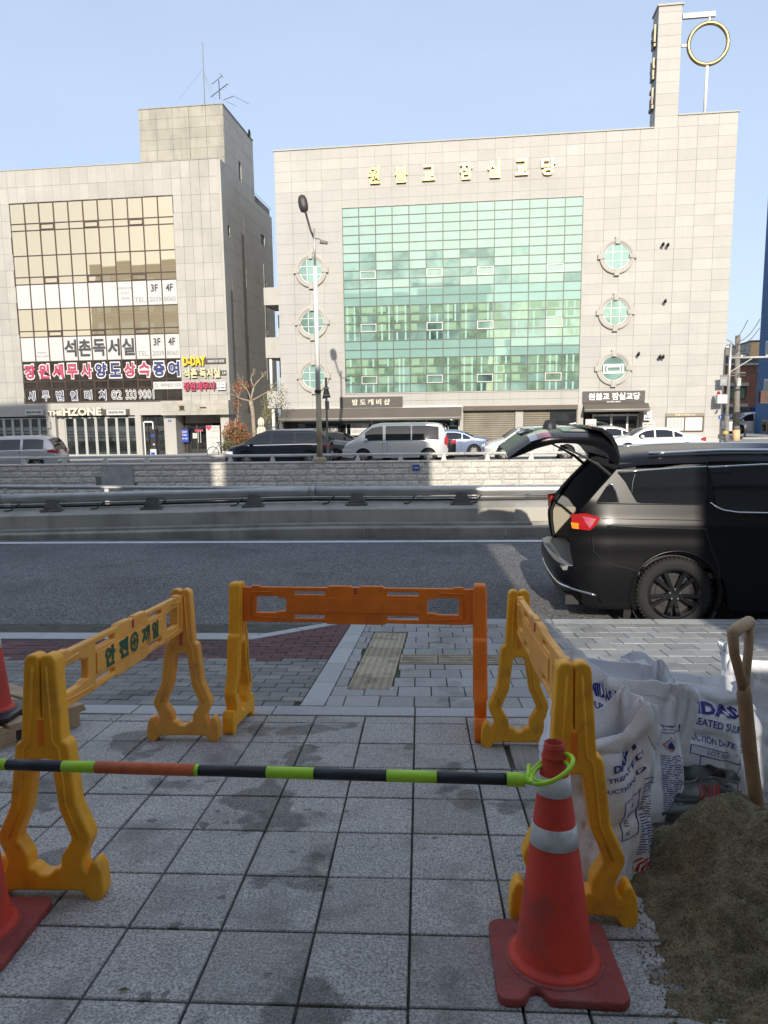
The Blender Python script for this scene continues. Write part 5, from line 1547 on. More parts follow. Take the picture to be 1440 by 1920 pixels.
x = cx_(1092, 34.9); car('parked_suv', 'pale silver four wheel drive car half hidden behind the raised tailgate', 4.8, 1.93, scale_tab(MPV,.94,.94), scale_tab(MPVB,.94,.95), (.95, 3.85), .38, 'p_pale', (x, 34.9, fz(x)), True, [(.6,1.5),(1.6,2.5),(2.6,3.6)], [(3.25,3.85,'windscreen')], handles=(1.7,2.75), mirror_x=3.5, spokes=12)
x = cx_(1216, 38.9); car('parked_car', 'pale silver saloon behind the white saloon on the right', 4.75, 1.84, SED, SEDB, (.95, 3.78), .335, 'p_silver', (x, 39.2, fz(x)), True, [(1.15,1.55),(1.62,2.42),(2.5,3.25)], [(2.95,3.55,'windscreen')], handles=(1.75,2.65), mirror_x=3.1)
x = cx_(1311, 36.0); car('parked_car', 'white saloon with red tail lamp in front of the notice board', 4.65, 1.82, scale_tab(SED,.995,.985), SEDB, (.95, 3.75), .335, 'p_white', (x, 36.0, fz(x)), True, [(1.15,1.55),(1.62,2.42),(2.5,3.25)], [(2.95,3.55,'windscreen')], handles=(1.75,2.65), mirror_x=3.1)
x = cx_(1096, 41.0); car('parked_car', 'black car whose windows show above the raised tailgate near the shutters', 4.6, 1.82, SED, SEDB, (.95, 3.7), .335, 'p_black', (x+.9, 40.4, fz(x)), True, [(1.15,1.55),(1.62,2.42),(2.5,3.25)], [(2.95,3.55,'windscreen')], mirror_x=3.1)
x = cx_(1418, 62); car('parked_minivan', 'white van in the side street between the poles and the blue building', 4.9, 1.95, MPV, MPVB, (.98, 3.95), .36, 'p_white', (x+1.2, 60, fz(20)+.15), True, [(.62,1.62),(1.75,2.75),(2.9,3.95)], [(3.5,4.12,'windscreen')], handles=(1.9,3.05), mirror_x=3.8, cat='van')

# ---------------------------------------------------------------- the near black van with its tailgate open
YN, YF = 7.12, 9.08
VROT = R(-3.0)
_pv = Vector((1.5, YN, 0)); _pr = _pv - Matrix.Rotation(VROT, 3, 'Z') @ _pv
van = thing('black_minivan', 'matt black minivan with its tailgate raised, parked at the kerb on the right', 'van', (_pr.x, _pr.y, ZR), VROT)
YC = (YN+YF)/2
XFR = 6.6
def inset(z):       # z above the road
    w = 0.055*max(0, (0.62-z)/0.62)**2 + 0.012*math.sin(min(1, max(0, (z-.62)/.4))*math.pi)
    if z > 0.86: w += 0.02*min(1, (z-.86)/.10)
    if z > 1.08: w += (z-1.08)*0.20 + 0.012
    return w
EDGE = [(0.20,1.66),(0.50,1.60),(0.62,1.56),(0.80,1.52),(0.98,1.50),(1.16,1.58),(1.38,1.755),(1.57,1.93),(1.66,2.00),(1.72,2.06)]
EDGE = smooth_tab(EDGE, 60, 4)
def xe(z): return lerp_tab(EDGE, z)
_ins = [(i*.02, inset(i*.02)) for i in range(95)]
for _ in range(5): _ins = [_ins[0]]+[(_ins[i][0], (_ins[i-1][1]+2*_ins[i][1]+_ins[i+1][1])/4) for i in range(1, len(_ins)-1)]+[_ins[-1]]
def inset(z): return lerp_tab(_ins, z)
WX, WZ, WR = 2.55, 0.365, 0.372
WX2 = WX+3.06
AR = 0.445
def vz0(x):
    z = 0.20
    for wx in (WX, WX2):
        if abs(x-wx) < AR: z = max(z, WZ+math.sqrt(AR*AR-(x-wx)**2))
    return z
def vroof(x): return lerp_tab([(1.9,1.70),(2.2,1.745),(3.0,1.775),(4.2,1.77),(5.0,1.70),(5.6,1.45),(6.2,1.18),(6.6,1.05)], x)
def van_side(s):
    xs = [i/170 for i in range(171)]
    xs = sorted(set(xs))
    rowz = 64
    mb = MB(); vv = []
    for u in xs:
        xn = 1.55+(XFR-1.55)*u
        z0 = vz0(xn); z1 = vroof(xn)-.085
        if xn < 2.2: z1 = min(z1, 1.655)
        for j in range(rowz+1):
            z = max(z0, .20+(z1-.20)*j/rowz)
            x = xe(z)*(1-u)+XFR*u if xn < 2.9 or True else xn
            # keep the wheel arch round: blend to the plain x where the arch is
            k = max(0, 1-abs(xn-WX)/1.0) if xn > 1.7 else 0
            rr = max(0.0, (1.95-x)/0.45)
            y = inset(z) + 0.10*rr**2.0*(1.0 if z < 1.1 else max(0, 1-(z-1.1)/.2))
            vv.append((x, (YN+y) if s < 0 else (YF-y), z))
    n = rowz+1; ff = []
    for i in range(len(xs)-1):
        for j in range(rowz): ff.append((i*n+j, i*n+j+1, (i+1)*n+j+1, (i+1)*n+j))
    return mb.add(vv, ff)
for s in (-1, 1):
    part('body_side', van_side(s), M['paint_black'], van, smooth=True)
# roof with rounded shoulders
mb = MB()
nx_, ny_ = 40, 22
def rf(u, v):
    xn = 1.98+(5.0-1.98)*u
    zr = vroof(xn); zs_ = zr-.085
    if xn < 2.2: zs_ = min(zs_, 1.655)
    i0 = inset(zs_)
    t = 2*v-1
    h = (YF-YN)/2-i0
    y = YC + t*h
    z = zs_ + (zr+.035-zs_)*(1-abs(t)**7)**.8
    return (xn if u > 0 else xe(zs_), y, z)
part('roof', mb.grid(rf, nx_, ny_), M['paint_black'], van, smooth=True)
mb = MB().grid(lambda u, v: (5.0+(XFR-5.0)*u, YC+(2*v-1)*((YF-YN)/2-inset(vroof(5.0+(XFR-5.0)*u)-.08)), vroof(5.0+(XFR-5.0)*u)-.02+.03*(1-(2*v-1)**2)), 14, 8)
part('bonnet_and_windscreen', mb, M['paint_black'], van, smooth=True)
part('front_face', MB().box(XFR-.02, XFR+.05, YN+.1, YF-.1, .25, 1.02), M['paint_black'], van)
part('floor_pan', MB().box(1.75, 6.3, YN+.25, YF-.25, .24, .52).box(3.05, 5.1, YN+.12, YF-.12, .22, .5), M['black'], van)
for s, yy in ((-1, YN), (1, YF)):
    for wx in (WX, WX2):
        part('arch_lining', MB().lathe([(AR+.002, -.02*s*1 if False else 0.0), (AR-.012, .01), (AR-.012, .34)], 40, (wx, yy+.02 if s < 0 else yy-.36, WZ), 'y'), M['black'], van, smooth=True)
        part('arch_lip', MB().tube([(wx+AR*math.cos(a_*math.pi/24), (YN+.005 if s < 0 else YF-.005)+(1 if s < 0 else -1)*inset(WZ+AR*math.sin(a_*math.pi/24)), WZ+AR*math.sin(a_*math.pi/24)) for a_ in range(-3, 28)], .013, 6), M['paint_black'], van, smooth=True)
        w = wheel_parts(van, wx, (YN+.145) if s < 0 else (YF-.145), WZ, WR, .235, s, 'alloy_black', 10)
        if s < 0 and wx == WX:
            for k in range(5):
                a = 2*math.pi*k/5+.3
                part('wheel_nut', MB().lathe([(0,-.012),(.009,-.012),(.011,0)], 8, (.052*math.cos(a), -.112, .052*math.sin(a)), 'y'), M['chrome'], w)
            tr = MB()
            for k in range(56):
                a = 2*math.pi*k/56
                c, sn = math.cos(a), math.sin(a)
                for q in (-1, 1):
                    tr.prism([((WR-.012)*math.cos(a-.022), (WR-.012)*math.sin(a-.022)), ((WR+.004)*math.cos(a-.02), (WR+.004)*math.sin(a-.02)), ((WR+.004)*math.cos(a+.02), (WR+.004)*math.sin(a+.02)), ((WR-.012)*math.cos(a+.022), (WR-.012)*math.sin(a+.022))], 'y', q*.06-.045, q*.06+.035)
            part('tyre_tread', tr, M['rubber'], w, kind='stuff')
# cabin seen through the open back
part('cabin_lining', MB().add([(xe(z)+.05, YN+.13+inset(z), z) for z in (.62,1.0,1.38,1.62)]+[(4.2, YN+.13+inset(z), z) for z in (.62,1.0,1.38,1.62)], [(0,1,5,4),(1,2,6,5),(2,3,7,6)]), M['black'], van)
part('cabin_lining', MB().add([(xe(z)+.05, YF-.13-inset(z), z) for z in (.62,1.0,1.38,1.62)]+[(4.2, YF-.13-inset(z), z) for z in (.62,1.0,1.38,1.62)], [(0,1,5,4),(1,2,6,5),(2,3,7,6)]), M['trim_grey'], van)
part('side_trim', MB().add([(xe(z)+.03, YF-.145-inset(z), z) for z in (.60,.78,1.02)]+[(1.85, YF-.145-inset(z), z) for z in (.60,.78,1.02)], [(0,1,4,3),(1,2,5,4)]), M['trim_beige'], van, label='pale beige trim panel inside the boot')
part('boot_floor', MB().box(1.60, 4.2, YN+.15, YF-.15, .50, .56), M['trim_grey'], van)
part('rear_seat', MB().prism([(2.25,.56),(2.75,.56),(2.75,.75),(2.45,1.25),(2.3,1.25)], 'y', YN+.22, YF-.22), M['black'], van)
for k in range(3): part('head_rest', MB().prism([(2.26,1.27),(2.36,1.27),(2.38,1.44),(2.30,1.46)], 'y', YN+.32+.52*k, YN+.60+.52*k), M['black'], van)
part('cabin_roof_lining', MB().box(2.1, 4.2, YN+.3, YF-.3, 1.60, 1.63), M['trim_grey'], van)
part('cabin_front', MB().box(4.2, 4.22, YN+.1, YF-.1, .5, 1.66), M['black'], van)
# door opening edges: jamb strips + rubber seal
for s in (-1, 1):
    Y0 = YN if s < 0 else YF
    def rr_(z): return 0.10*max(0.0, (1.95-xe(z))/0.45)**2*(1.0 if z < 1.1 else max(0, 1-(z-1.1)/.2))
    zz = [.60,.66,.74,.86,.98,1.10,1.25,1.38,1.50,1.60,1.655]
    vv = []
    for z in zz:
        b_ = inset(z)+rr_(z)
        vv += [(xe(z), Y0-s*b_, z), (xe(z)+.012, Y0-s*(b_+.035), z), (xe(z)+.045, Y0-s*(b_+.05), z), (xe(z)+.05, Y0-s*(b_+.10), z)]
    ff = []
    for i in range(len(zz)-1):
        for j in range(3): ff.append((i*4+j, (i+1)*4+j, (i+1)*4+j+1, i*4+j+1))
    part('door_jamb', MB().add(vv, ff), M['trim_grey'] if s < 0 else M['paint_black'], van, smooth=True)
    part('rubber_seal', MB().tube([(xe(z)+.03, Y0-s*(inset(z)+rr_(z)+.085), z) for z in zz], .014, 8), M['rubber'], van, smooth=True)
part('sill_plate', MB().prism([(1.46,.58),(1.72,.60),(1.72,.63),(1.50,.635),(1.44,.61)], 'y', YN+.13, YF-.13), M['trim_grey'], van)
part('roof_header', MB().box(2.0, 2.16, YN+.18, YF-.18, 1.60, 1.68), M['black'], van)
# rear bumper wrapping round
def bump(u, v):
    # path: near side arch -> corner -> across -> corner -> far side
    z = .24+(.63-.24)*v
    push = 0.05*math.sin(v*math.pi)+.03*v*0
    xr_ = 1.40 + 0.16*(1-v)**1.5 - push
    pts = [(2.05, YN-.004+inset(z)), (1.85, YN-.002+inset(z)+.004), (xr_+.28, YN+.035), (xr_+.12, YN+.12), (xr_+.03, YN+.30), (xr_, YC-.3), (xr_, YC+.3), (xr_+.03, YF-.30), (xr_+.12, YF-.12), (xr_+.28, YF-.035), (1.85, YF-inset(z)-.002), (2.05, YF-inset(z)+.004)]
    t = u*(len(pts)-1); i = min(int(t), len(pts)-2); f = t-i
    def P(k): return pts[max(0, min(len(pts)-1, k))]
    q = []
    for c in (0, 1):
        p0, p1, p2, p3 = P(i-1)[c], P(i)[c], P(i+1)[c], P(i+2)[c]
        q.append(0.5*((2*p1)+(-p0+p2)*f+(2*p0-5*p1+4*p2-p3)*f*f+(-p0+3*p1-3*p2+p3)*f**3))
    return (q[0], q[1], z)
part('rear_bumper', MB().grid(bump, 66, 10), M['paint_black'], van, smooth=True)
part('bumper_top', MB().grid(lambda u, v: (lambda p: (p[0]+(1.62-p[0])*v if p[0] < 1.62 else p[0], p[1]+(YC-p[1])*.06*v, .63-.02*v))(bump(.18+.64*u, 1.0)), 30, 2), M['trim_grey'], van, smooth=True)
part('chrome_strip', MB().tube([(lambda p: (p[0]-.006, p[1]-.006*(1 if p[1] < YC else -1), p[2]))(bump(u_/40, .42-.30*max(0, (.30-u_/40))/.3 if u_ < 12 else .42)) for u_ in range(6, 36)], .013, 8), M['chrome'], van, smooth=True)
part('bumper_diffuser', MB().box(1.5, 1.9, YN+.2, YF-.2, .2, .3), M['black'], van)
part('mud_flap', MB().prism([(2.05,.10),(2.12,.10),(2.16,.42),(2.08,.45)], 'y', YN+.03, YN+.26), M['rubber'], van)
part('bumper_seam', MB().tube([(x_, YN-.001+inset(z_), z_) for x_, z_ in ((1.72,.95),(1.74,.80),(1.84,.70),(1.98,.655),(2.10,.63),(2.2,.60))], .004, 5), M['black'], van)
# tail lamps left on the body
def surf_y(x, z, s=-1, off=.0):
    r_ = max(0.0, (1.95-x)/0.45)
    y = inset(z) + 0.10*r_**2.0*(1.0 if z < 1.1 else max(0, 1-(z-1.1)/.2))
    return (YN+y-off) if s < 0 else (YF-y+off)
def patchpoly(nm, poly, m, s=-1, off=.008, thick=0.0, smooth=False):
    """poly of (x, z): subdivided strip between upper and lower chain by x"""
    xs_ = sorted(p[0] for p in poly)
    x0_, x1_ = xs_[0], xs_[-1]
    n_ = 24
    def span(x):
        zz_ = []
        k_ = len(poly)
        for i in range(k_):
            a, b_ = poly[i], poly[(i+1) % k_]
            if abs(a[0]-b_[0]) < 1e-6:
                if abs(a[0]-x) < 1e-6: zz_ += [a[1], b_[1]]
                continue
            if min(a[0], b_[0]) - 1e-6 <= x <= max(a[0], b_[0]) + 1e-6:
                t = (x-a[0])/(b_[0]-a[0]); zz_.append(a[1]+(b_[1]-a[1])*t)
        return (min(zz_), max(zz_)) if zz_ else (poly[0][1], poly[0][1])
    def f(u, v):
        x = x0_+(x1_-x0_)*u
        lo, hi = span(min(max(x, x0_+1e-5), x1_-1e-5))
        z = lo+(hi-lo)*v
        return (x, surf_y(x, z, s, off), z)
    return part(nm, MB().grid(f, n_, 6), M[m], van, smooth=True)
def pz(px, py, off=.03):
    # where the sight line meets the (slightly turned) near side of the van, in the van's own frame
    rm = Matrix.Rotation(-VROT, 3, 'Z'); o = rm @ (Vector((0,0,EYE)) - Vector((_pr.x, _pr.y, 0))); d = rm @ ray(px, py)
    p = o + d*((YN+off-o.y)/d.y)
    return (p.x, p.z-ZR)
for s in (-1, 1):
    lp = [pz(1072,966), pz(1100,963), pz(1126,971), pz(1119,983), pz(1106,995), pz(1075,992)]
    if s > 0: lp = [(x-.02, z) for x, z in lp]
    patchpoly('tail_lamp', lp, 'lamp_red', s, .022)
    if s < 0:
        patchpoly('indicator_lens', [pz(1072,981), pz(1086,982), pz(1086,993), pz(1074,992)], 'lamp_amber', s, .026)
        patchpoly('lamp_inner', [pz(1092,968), pz(1118,973), pz(1106,991), pz(1097,978)], 'crimson', s, .026)
    z0_, z1_ = lp[-1][1], lp[0][1]
    Y0 = YN if s < 0 else YF
    part('lamp_return', MB().add([(xe(.98)-.0, surf_y(1.50, .98, s, .02), z0_), (xe(.98)-.0, surf_y(1.50, .98, s, .02), z1_), (xe(.98)+.02, Y0-s*.20, z1_), (xe(.98)+.02, Y0-s*.20, z0_)], [(0,1,2,3)]), M['lamp_red'], van)
# windows, chrome, rail groove
patchpoly('quarter_window', [pz(1163,889), pz(1250,883), pz(1332,878), pz(1324,946), pz(1197,944), pz(1186,925), pz(1176,905)], 'car_glass', -1, .006)
patchpoly('corner_window', [pz(1119,943), pz(1140,913), pz(1150,910), pz(1157,926), pz(1160,943)], 'car_glass', -1, .006)
patchpoly('sliding_door_window', [pz(1336,878), pz(1440,874), (4.55, 1.60), (4.55, 1.115), pz(1440,962), pz(1385,961), pz(1357,956), pz(1335,944)], 'car_glass', -1, .006)
def line_on(nm, pts, r_, m, off=.008):
    return part(nm, MB().tube([(x, surf_y(x, z, -1, off), z) for x, z in pts], r_, 6), M[m], van, smooth=True)
line_on('chrome_trim', [pz(1163,887), pz(1200,884), pz(1260,880), pz(1331,876)], .009, 'chrome', .012)
line_on('chrome_trim', [pz(1334,877), pz(1380,875), pz(1440,872), (4.55, 1.625)], .009, 'chrome', .012)
line_on('chrome_trim', [pz(1334,943), pz(1345,951), pz(1358,957), pz(1385,961), pz(1440,962), (4.55, 1.105)], .008, 'chrome', .012)
line_on('chrome_trim', [pz(1143,910), pz(1150,909), pz(1156,918), pz(1160,932), pz(1162,943)], .006, 'chrome', .010)
line_on('door_gap', [pz(1334,862), pz(1331,880), pz(1325,940), pz(1322,970), pz(1324,1000), pz(1333,1030), pz(1345,1060), pz(1352,1110)], .005, 'black', .003)
line_on('door_gap', [pz(1334,862), pz(1345,858), pz(1440,855)], .004, 'black', .003)
line_on('rail_groove', [pz(1138,987), pz(1150,985), pz(1200,988), pz(1325,992)], .012, 'black', .002)
line_on('swage_line', [pz(1130,973), pz(1200,974), pz(1325,976)], .004, 'black', .001)
line_on('window_ledge', [pz(1120,945), pz(1200,946), pz(1324,947)], .006, 'black', .003)
part('roof_rail', MB().tube([(x, surf_y(x, 1.64)+.10, vroof(x)+.022) for x in (2.3, 2.45, 3.0, 4.0, 4.7)], .016, 8), M['chrome'], van, smooth=True)
part('roof_rail', MB().tube([(x, YF-.25, vroof(x)+.022) for x in (2.3, 2.45, 3.0, 4.0, 4.7)], .016, 8), M['chrome'], van, smooth=True)
line_on('parcel_light', [pz(1195,890), pz(1190,905), pz(1187,925)], .003, 'trim_grey', .010)
# raised tailgate
gp_top = [(2.00,1.70),(1.965,1.80),(1.92,1.90),(1.83,1.985),(1.72,2.01),(1.55,2.015),(1.38,2.02),(1.22,2.01),(1.08,1.965),(0.98,1.90),(0.90,1.84),(0.86,1.81)]
gp_bot = [(0.90,1.785),(1.00,1.82),(1.15,1.885),(1.35,1.935),(1.55,1.925),(1.72,1.895),(1.85,1.83),(1.93,1.72)]
def ghw(x):
    return 0.93 - 0.16*max(0, (x-1.3)/.7)**1.3 - 0.05*max(0, (1.1-x)/.25)
def gate(u, v):
    i = u*(len(gp_top)-1); k = min(int(i), len(gp_top)-2); f = i-k
    x = gp_top[k][0]*(1-f)+gp_top[k+1][0]*f; z = gp_top[k][1]*(1-f)+gp_top[k+1][1]*f
    t = 2*v-1; h = ghw(x)
    return (x+.02*t*t, YC+t*h, z-.07*abs(t)**5)
tg = part('tailgate', MB().grid(gate, 33, 20), M['paint_black'], van, smooth=True)
mb = MB()
def gate_in(u, v):
    i = u*(len(gp_bot)-1); k = min(int(i), len(gp_bot)-2); f = i-k
    x = gp_bot[k][0]*(1-f)+gp_bot[k+1][0]*f; z = gp_bot[k][1]*(1-f)+gp_bot[k+1][1]*f
    t = 2*v-1; h = ghw(x)-.015
    return (x+.02*t*t, YC+t*h, z-.045*abs(t)**5)
part('inner_panel', MB().grid(gate_in, 22, 14), M['trim_grey'], tg, smooth=True)
for s in (-1, 1):
    vv = []; ff = []; N_ = 24
    for i in range(N_+1):
        a = gate(1-i/N_, 0 if s < 0 else 1); b_ = gate_in(i/N_, 0 if s < 0 else 1)
        mid = ((a[0]+b_[0])/2, (a[1]+b_[1])/2+s*.025, (a[2]+b_[2])/2)
        vv += [a, mid, b_]
    for i in range(N_):
        for j in (0, 1): ff.append((i*3+j, i*3+j+1, i*3+j+4, i*3+j+3))
    part('edge', MB().add(vv, ff), M['paint_black'], tg, smooth=True)
e0 = [gate(1, v_/20) for v_ in range(21)]; e1 = [gate_in(0, v_/20) for v_ in range(21)]
part('lower_edge', MB().add(e0+e1, [(i, i+1, 22+i, 21+i) for i in range(20)]), M['paint_black'], tg, smooth=True)
def gpatch(nm, u0, u1, v0, v1, m, off=.006, n=10):
    def f(u, v):
        p = gate(u0+(u1-u0)*u, v0+(v1-v0)*v); return (p[0], p[1], p[2]+off)
    return part(nm, MB().grid(f, n, n), M[m], tg, smooth=True)
gpatch('rear_window', .20, .52, .10, .90, 'car_glass_sky')
for v0, v1 in ((.0, .20), (.80, 1.0)):
    gpatch('gate_lamp', .60, .68, v0, v1, 'lamp_red', .008)
    gpatch('reversing_lamp', .681, .73, v0+.0, v1-.04 if v0 == 0 else v1, 'lamp_clear', .012)
sp_ = MB().prism([(2.01,1.70),(2.02,1.74),(1.99,1.86),(1.93,1.97),(1.84,2.03),(1.72,2.05),(1.73,2.02),(1.83,1.99),(1.92,1.90),(1.965,1.80)], 'y', YC-.74, YC+.74)
bevel(part('spoiler', sp_, M['black_gloss'], tg), .01)
part('high_brake_lamp', MB().prism([(1.84,2.028),(1.76,2.046),(1.757,2.054),(1.842,2.036)], 'y', YC-.25, YC+.25), M['lamp_red'], tg)
part('wiper_hub', MB().lathe([(0,.10),(.05,.09),(.07,.04),(.08,0)], 14, (1.40, YC, 2.015), 'z'), M['black'], tg, smooth=True)
part('wiper_arm', MB().tube([(1.40,YC,2.09),(1.45,YC+.2,2.06),(1.50,YC+.5,2.045)], .012, 6), M['black'], tg)
part('gate_handle', MB().box(1.10, 1.16, YC-.3, YC+.3, 1.985, 2.02), M['chrome'], tg)
part('gate_plate_recess', MB().prism([(1.20,2.017),(1.05,1.965),(1.05,1.972),(1.20,2.024)], 'y', YC-.3, YC+.3), M['white'], tg)
for s, yy in ((-1, YN+.24), (1, YF-.24)):
    part('gas_strut', MB().tube([(1.42, yy, 1.86), (1.66, yy-s*0, 1.74), (1.80, yy, 1.66), (1.93, yy, 1.55)], [.011, .011, .018, .018], 8), M['black'], van)
for yy in (YN+.4, YF-.4):
    part('hinge', MB().box(1.93, 2.10, yy-.05, yy+.05, 1.66, 1.735), M['black'], van)

# ================================================================ STREET FURNITURE AND PLANTS ACROSS THE ROAD
sl = thing('street_lamp', 'tall white street lamp with a dark hooded head on a slanted arm and rusty base', 'street lamp')
YL = 32.15
def pl_(px, py, Y=YL): return tuple(at(px, py, Y))
b0 = at(600, 866, YL)
bx, by = b0.x, b0.y
zt0 = at(596, 735, YL).z; zt1 = at(590, 500, YL).z; zt2 = at(588, 428, YL).z; za1 = at(588, 448, YL).z
part('base_plate', MB().slab(bx-.28, bx+.28, by-.2, by+.2, -.78, -.55, .08), M['rust_pole'], sl)
part('lower_pole', MB().tube([(bx,by,-.6),(bx,by,zt0)], [.135,.12], 14), M['rust_pole'], sl, smooth=True)
part('upper_pole', MB().tube([(bx,by,zt0),(bx,by,zt1)], [.115,.085], 14), M['lamp_pole'], sl, smooth=True)
part('top_pole', MB().tube([(bx,by,zt1),(bx,by,zt2)], [.05,.045], 10), M['frame_silver'], sl, smooth=True)
part('cable_box', MB().box(bx-.14, bx+.14, by-.16, by-.10, zt0-.05, zt0+.08), M['black'], sl)
h0 = at(571, 392, YL)
part('arm', MB().tube([(bx,by,za1),(bx-.15,by,za1+.35), tuple(h0)], .045, 8), M['lamp_head'], sl, smooth=True)
hc = at(568, 381, YL)
hm = MB()
N = 14
prof = [(0.02,-.40),(.16,-.34),(.21,-.10),(.20,.12),(.14,.30),(.02,.36)]
vv = []
for r_, h_ in prof:
    for j in range(N):
        a = 2*math.pi*j/N; vv.append((r_*math.cos(a), r_*.55*math.sin(a), h_))
ff = [(i*N+j, i*N+(j+1)%N, (i+1)*N+(j+1)%N, (i+1)*N+j) for i in range(len(prof)-1) for j in range(N)]
part('lamp_head', MB().add(vv, ff), M['lamp_head'], sl, smooth=True, loc=tuple(hc), rot=(0, R(-10), 0))
s0 = at(608, 454, YL)
part('small_arm', MB().tube([(bx,by,za1+.02),(bx+.2,by,za1+.0), tuple(s0)], .028, 6), M['utility_pole'], sl)
part('small_lamp', MB().tube([(s0.x-.18,by,s0.z+.02),(s0.x+.14,by,s0.z-.04)], [.09,.07], 10), M['utility_pole'], sl, smooth=True)
ws = thing('warning_sign', 'triangular traffic sign seen from its grey back on a short pole by the lamp', 'traffic sign')
c = at(612, 741, 32.5)
tp_, tl, tr_ = at(611, 714, 32.5), at(604, 748, 32.5), at(620, 745, 32.5)
part('plate', MB().prism([(tp_.x,tp_.z),(tl.x,tl.z),(tr_.x,tr_.z)], 'y', 32.5, 32.53), M['rail_post'], ws)
part('pole', MB().tube([(c.x,32.47,at(612,708,32.5).z),(c.x,32.47,-1.15)], .05, 8), M['utility_pole'], ws)
for y_ in (728, 741): part('clamp', MB().box(c.x-.14, c.x+.14, 32.42, 32.5, at(612,y_,32.5).z-.03, at(612,y_,32.5).z+.03), M['frame_silver'], ws)
part('small_plate', MB().box(c.x-.07, c.x+.12, 32.44, 32.47, at(612,768,32.5).z, at(612,752,32.5).z), M['utility_pole'], ws)

def leaf_cloud(n, c, r, size, seed, shell=.55, squash=1.0, pts=None):
    rs = random.Random(seed); mb = MB(); vv = []; ff = []
    for i in range(n):
        while True:
            p = Vector((rs.uniform(-1,1), rs.uniform(-1,1), rs.uniform(-1,1)))
            if p.length <= 1 and p.length > rs.random()*shell: break
        nz = noise.noise(p*2.3+Vector((seed,0,0)))
        if nz < -.18: continue
        k = 1+.35*nz
        q = Vector((c[0]+p.x*r[0]*k, c[1]+p.y*r[1]*k, c[2]+p.z*r[2]*k))
        a = Vector((rs.gauss(0,1), rs.gauss(0,1), rs.gauss(0,1))).normalized()
        b_ = a.orthogonal().normalized(); s = size*rs.uniform(.6,1.4)
        o = len(vv)
        vv += [q+a*s, q+b_*s*.5, q-a*s, q-b_*s*.5]; ff.append((o, o+1, o+2, o+3))
    return mb.add(vv, ff)
def branches(mb, p, d, ln, r, depth, rs):
    q = p+d*ln
    mid = (p+q)/2+Vector((rs.uniform(-.08,.08), rs.uniform(-.08,.08), 0))*ln
    mb.tube([p, mid, q], [r, r*.85, r*.65], 6)
    if depth == 0: return
    for k in range(2 if depth > 1 else 3):
        nd = (d+Vector((rs.uniform(-.9,.9), rs.uniform(-.6,.6), rs.uniform(-.15,.6)))).normalized()
        branches(mb, q if k < 2 else mid, nd, ln*rs.uniform(.55,.8), r*.6, depth-1, rs)
# bare street tree
tb = at(481, 858, 41.5); tzb = far_z(tb.x)+.1
tree = thing('bare_tree', 'bare pruned tree with pale crooked limbs by the side of the grey building', 'tree', (tb.x, 41.6, tzb))
rs = random.Random(11)
t1 = Vector((at(470,752,41.6).x-tb.x, 0, at(470,752,41.6).z-tzb)); t2 = Vector((at(475,735,41.6).x-tb.x, 0, at(475,735,41.6).z-tzb))
part('trunk', MB().tube([(0,0,0),(-.1,0,.9),tuple(t1*.8+Vector((.05,0,0))),tuple(t1)], [.14,.12,.11,.13], 10), M['bark'], tree, smooth=True)
lim = MB()
for d, ln, r, dp in ((Vector((.25,0,.9)), .85, .075, 3), (Vector((-.95,.1,.25)), .75, .05, 3), (Vector((.9,-.1,.45)), .8, .055, 3), (Vector((-.3,.3,.9)), .7, .045, 3)):
    branches(lim, t1, d.normalized(), ln, r, dp, rs)
part('limb', lim, M['bark'], tree, smooth=True)
part('foliage', leaf_cloud(500, (1.0, 1.2, t1.z+.2), (.8,.6,.9), .05, 4), M['leaf_green'], tree)
# red and green bush
bb_ = at(441, 862, 41.2); bz0 = far_z(bb_.x)+.1
bush = thing('bush', 'rounded bush, rusty red on top and green below, beside the entrance', 'bush', (bb_.x, 41.4, bz0))
hh = at(441, 790, 41.4).z - bz0
part('stem', MB().tube([(0,0,0),(.05,0,.8)], .06, 6).tube([(0,0,.2),(-.3,0,1.0)], .04, 6).tube([(0,0,.2),(.35,.1,1.1)], .04, 6), M['bark'], bush)
part('green_foliage', leaf_cloud(2600, (0,0,hh*.40), (.80,.65,hh*.44), .055, 2, .8), M['leaf_green'], bush)
part('red_foliage', leaf_cloud(2600, (.05,0,hh*.66), (.78,.65,hh*.36), .05, 5, .8), M['leaf_red'], bush)
vb = at(449, 740, 42.3)
vine = thing('climbing_shrub', 'thin rusty leaved shrub climbing the corner above the round bush', 'shrub', (vb.x, 42.2, bz0))
hv = vb.z-bz0
part('stem', MB().tube([(-.1,0,0),(-.15,0,hv*.6),(0,0,hv),(.25,0,hv+.6)], .03, 6), M['bark'], vine)
part('foliage', leaf_cloud(420, (-.12,0,hv*.95), (.25,.2,1.1), .05, 8).add(*(lambda m: (m.v, m.f))(leaf_cloud(300, (.25,0,hv+.5), (.45,.2,.3), .05, 9))), M['leaf_red'], vine)
dryp = at(512, 780, 47)
dry = thing('dry_climber', 'dry yellowish creeper hanging between the two buildings', 'shrub', (dryp.x-.3, 48.0, far_z(-9)))
part('stems', (lambda m: [m.tube([(k*.18-.6, rs.uniform(-.3,.3), 0), (k*.18-.6+rs.uniform(-.2,.2), 0, 1.8), (k*.18-.6+rs.uniform(-.3,.3), 0, 3.4+rs.uniform(-.6,.6))], .025, 5) for k in range(8)] and m)(MB()), M['leaf_dry'], dry)
part('foliage', leaf_cloud(900, (0,0,2.2), (.8,.4,1.8), .06, 21), M['leaf_dry'], dry)
# planter strip under tree
struct('planting_bed', MB().box(at(455,860,43).x, at(512,860,43).x, 42.2, 43.2, far_z(-9)+.1, far_z(-9)+.42), M['concrete_dark'])
